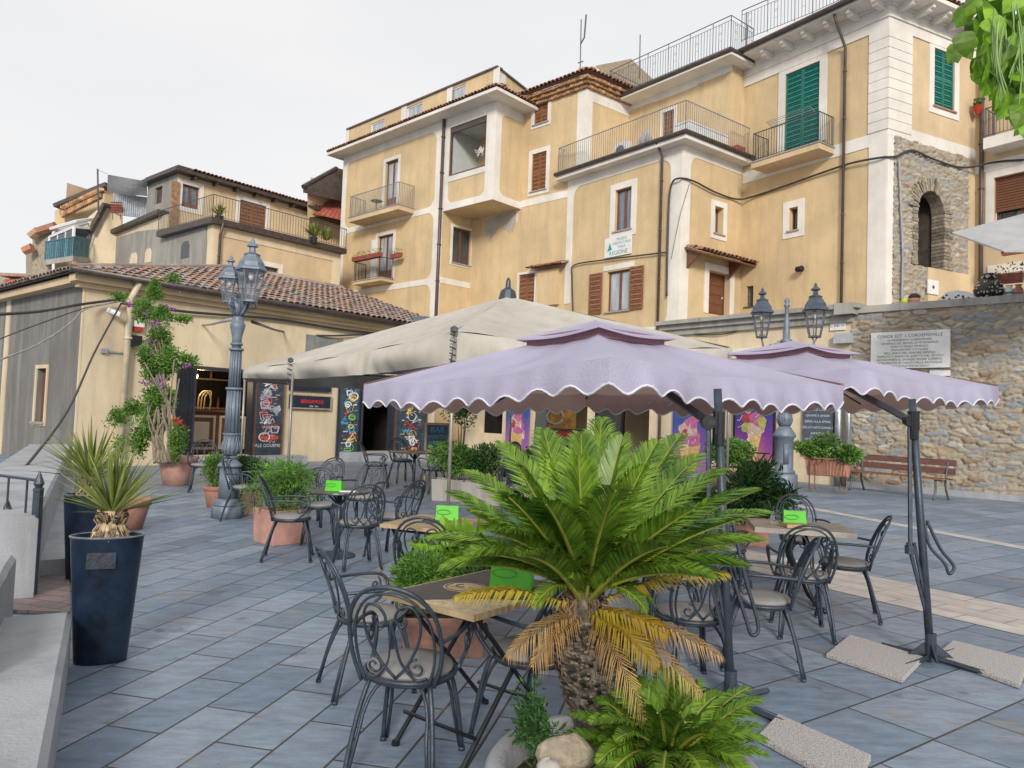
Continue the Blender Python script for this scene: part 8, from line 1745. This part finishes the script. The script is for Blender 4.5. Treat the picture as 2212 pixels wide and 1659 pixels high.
q0 = G(145,1247); q1 = G(163,1032); dd_ = (q1-q0).normalized(); lw2 = Vector((-dd_.y,dd_.x,0)); lw2 = lw2 if lw2.x < 0 else -lw2
block(q0, q1+dd_*1.2, lw2*.34, 0, .17, KERB, 'stone_ledge', 'flat pale stone ledge along the foot of the ramp wall')
r0_, r1_ = G(66,1298), G(150,1032)+dd_*1.2; r0_.x += .02; block(r0_, r1_, lw2*.85, 0, .70, KERB, 'ramp_wall', 'long pale sloping ramp wall running up to the tiled cafe', .66)
stp = MB(); s0 = G(150,1330); s1 = G(150,1215); stp.hexa([Vector((s0.x-.8,s0.y,.005)),Vector((s0.x,s0.y,.005)),Vector((s1.x,s1.y,.005)),Vector((s1.x-.8,s1.y,.005)),Vector((s0.x-.8,s0.y,.03)),Vector((s0.x,s0.y,.03)),Vector((s1.x,s1.y,.03)),Vector((s1.x-.8,s1.y,.03))]); o = stp.build('tiled_path', bandm('brown_step_tiles', (.20,.15,.15), (.25,.19,.18), (.09,.08,.08), .3, .3, .15)); o['kind'] = 'structure'
# iron fence
ff = wthing('iron_fence', 'dark iron fence with spear-topped posts at the left edge', 'fence', tuple(G(72,1290))); 
def spear(p, h, r_, root):
    mb = MB(); mb.box(p+Vector((0,0,h/2)), (r_*2,r_*2,h)); mb.lathe([(r_*1.5,h),(r_*1.5,h+.02),(r_*1.0,h+.03),(r_*1.5,h+.06),(r_*.9,h+.11),(.002,h+.17)], 8, p); mb.build('post', DARKM, root)
f1 = G(68,1292); f2 = G(34,1205); f1.z = f2.z = 0
hA_ = AT(82,1060,f1.y).z; spear(f1, hA_, .028, ff); f2 = Vector((f1.x-.42,f1.y+.25,0)); spear(f2, hA_-.28, .028, ff)
mb = MB(); 
for zz in (.62,.98): mb.tube([f1+Vector((0,0,zz)), f1+Vector((-1.6,.9,zz))], .014, 5)
for k in range(6): p = f1+Vector((-.26*k-.15,.15*k+.08,0)); mb.tube([p+Vector((0,0,.3)), p+Vector((0,0,.98))], .010, 5)
mb.build('rails', DARKM, ff)
# ================================================================ CABLES
def cable(pts, r_, label, m=CABLE, name='cable', n=8): mb = MB(); mb.tube(catmull(pts, n), r_, 6); return one(name, mb, m, label, 'cable', smooth=True)
pp = lambda pl, x, y, o=.1: on_plane(pl, x, y, o)
cable([pp(PLowS,-60,684,.6) if False else AT(-30,681,14.0), AT(90,672,16.0), AT(180,657,18.5), pp(PLow,262,646,.25)], .034, 'thick black bundled cable crossing the grey side wall to the cream downpipe')
cable([AT(-20,740,13.5), AT(70,705,15.5), AT(185,665,18.3), pp(PLow,240,655,.2)], .014, 'thin dark wire below the thick bundle on the left')
cable([AT(-20,785,13.0), AT(80,745,15), AT(150,700,17), AT(185,668,18.2), pp(PLow,262,650,.2)], .02, 'pale grey cable swooping down the grey side wall', CABLEG)
cable([AT(-40,1110,9.5), AT(70,990,11.5), AT(150,880,14), AT(205,760,17), pp(PLow,262,655,.25)], .022, 'long black cable falling diagonally from the downpipe to the lower left')
cable([pp(PLow,265,655,.2), pp(PLow,390,672,.14), pp(PLow,480,680,.12), pp(PLow,600,690,.12), pp(PLow,740,712,.12), pp(PLow,830,722,.12)], .038, 'thick dark cable along the tiled cafe wall under the eaves')
cable([pp(PLow,300,682,.12), pp(PLow,338,705,.12), pp(PLow,352,698,.12), pp(PLow,440,702,.15), AT(500,690,11.6)], .03, 'pale cable running from the alarm box to the left street lamp', CABLEG)
cable([AT(545,695,11.6), pp(PLow,610,716,.14), pp(PLow,700,725,.12), pp(PLow,800,722,.12)], .028, 'thin dark cable from the street lamp to the cafe wall')
cable([pp(PC,1440,640,.12), pp(PC,1441,560,.12), pp(PC,1445,440,.12), pp(PC,1452,395,.13), pp(PC,1470,385,.15), pp(PCs,1500,392,.12), pp(PCs,1545,415,.12), pp(PCs,1590,430,.12), pp(PR,1625,425,.12), pp(PR,1700,400,.12), pp(PR,1770,375,.12), pp(PR,1840,352,.16), pp(PR,1905,340,.13), pp(PF,1935,338,.15), pp(PF,1970,325,.15), pp(PF,2020,345,.15), pp(PF,2080,362,.15), pp(PR2,2150,350,.12), pp(PR2,2212,345,.12)], .042, 'long dark electric cable looping across the ochre facades and over the stone arch')
cable([pp(PC,1238,680,.12), pp(PC,1236,600,.12), pp(PC,1240,573,.12), pp(PC,1300,562,.12), pp(PC,1380,552,.12), pp(PC,1440,545,.12)], .035, 'dark cable under the white sign on the central house')
cable([pp(PF,1942,345,.15), pp(PF,1946,450,.15), pp(PF,1950,550,.15), pp(PF,1948,650,.15)], .045, 'grey conduit running down the rubble left of the arch', CABLEG)
cable([pp(PT,1500,722,.08), pp(PT,1560,722,.08), pp(PT,1640,700,.08)], .018, 'thin slack wire under the terrace coping')
cable([Vector((e2x,e2y,z_)) for e2x, e2y, z_ in [tuple(pp(PCs,1490,395,.1)), tuple(pp(PC,1468,470,.3)), tuple(pp(PC,1450,560,.2))]], .012, 'thin diagonal wire across the white corner pilaster')
# ================================================================ seated person half hidden behind the cycad
def person():
    c_ = AT(1112,985,12.6); x, y = c_.x, c_.y; hz = AT(1110,953,12.6).z
    me = bpy.data.meshes.new('body'); J = {'pel':(0,0,.50,.13),'sp':(0,-.02,.72,.12),'ch':(0,-.02,.92,.14),'nk':(0,-.01,1.07,.055),'hd':(0,.02,1.17,.085),'tp':(0,.02,1.29,.08),'ls':(-.17,-.02,.99,.06),'le':(-.22,.06,.75,.045),'lh':(-.12,.28,.72,.032),'rs':(.17,-.02,.99,.06),'re':(.22,.06,.75,.045),'rh':(.12,.28,.72,.032),'lk':(-.12,.40,.50,.075),'la':(-.12,.42,.08,.045),'lf':(-.12,.56,.04,.04),'rk':(.12,.40,.50,.075),'ra':(.12,.42,.08,.045),'rf':(.12,.56,.04,.04)}
    K = list(J); E = [('pel','sp'),('sp','ch'),('ch','nk'),('nk','hd'),('hd','tp'),('ch','ls'),('ls','le'),('le','lh'),('ch','rs'),('rs','re'),('re','rh'),('pel','lk'),('lk','la'),('la','lf'),('pel','rk'),('rk','ra'),('ra','rf')]
    me.from_pydata([J[k][:3] for k in K], [(K.index(a), K.index(b)) for a, b in E], []); t = thing('person', 'person with short dark hair seated with their back turned, behind the left cycad fronds', 'person', (x,y,0)); s_ = (hz)/1.38; t.scale = (s_,s_,s_)
    o_ = bpy.data.objects.new('body', me); COL.objects.link(o_); o_.parent = t; me.materials.append(mat('dark_clothing',(.02,.024,.03),.8,.3)); sk = o_.modifiers.new('skin','SKIN'); me.skin_vertices[0].data[0].use_root = True
    for i, k in enumerate(K): me.skin_vertices[0].data[i].radius = (J[k][3],)*2
    o_.modifiers.new('sub','SUBSURF').levels = 1; o_.modifiers['sub'].render_levels = 2
    mb = MB(); mb.lathe([(.035,1.02),(.06,1.06),(.085,1.14),(.092,1.20),(.088,1.24)], 16, (0,.03,0)); mb.build('neck_and_face', mat('skin',(.36,.19,.12),.6,.1), t, True); mb = MB(); mb.lathe([(.075,1.10),(.105,1.15),(.118,1.22),(.105,1.31),(.06,1.365),(.01,1.38)], 18, (0,-.005,0)); mb.build('hair', mat('dark_hair',(.012,.009,.007),.6,.4,30,.6,60,stretch=(6,6,1)), t, True)
    pc_ = place(ch0, x, y, 0, 'iron chair carrying the seated person behind the left cycad fronds', 'scrolled iron chairs on the square', 1.05)
person()
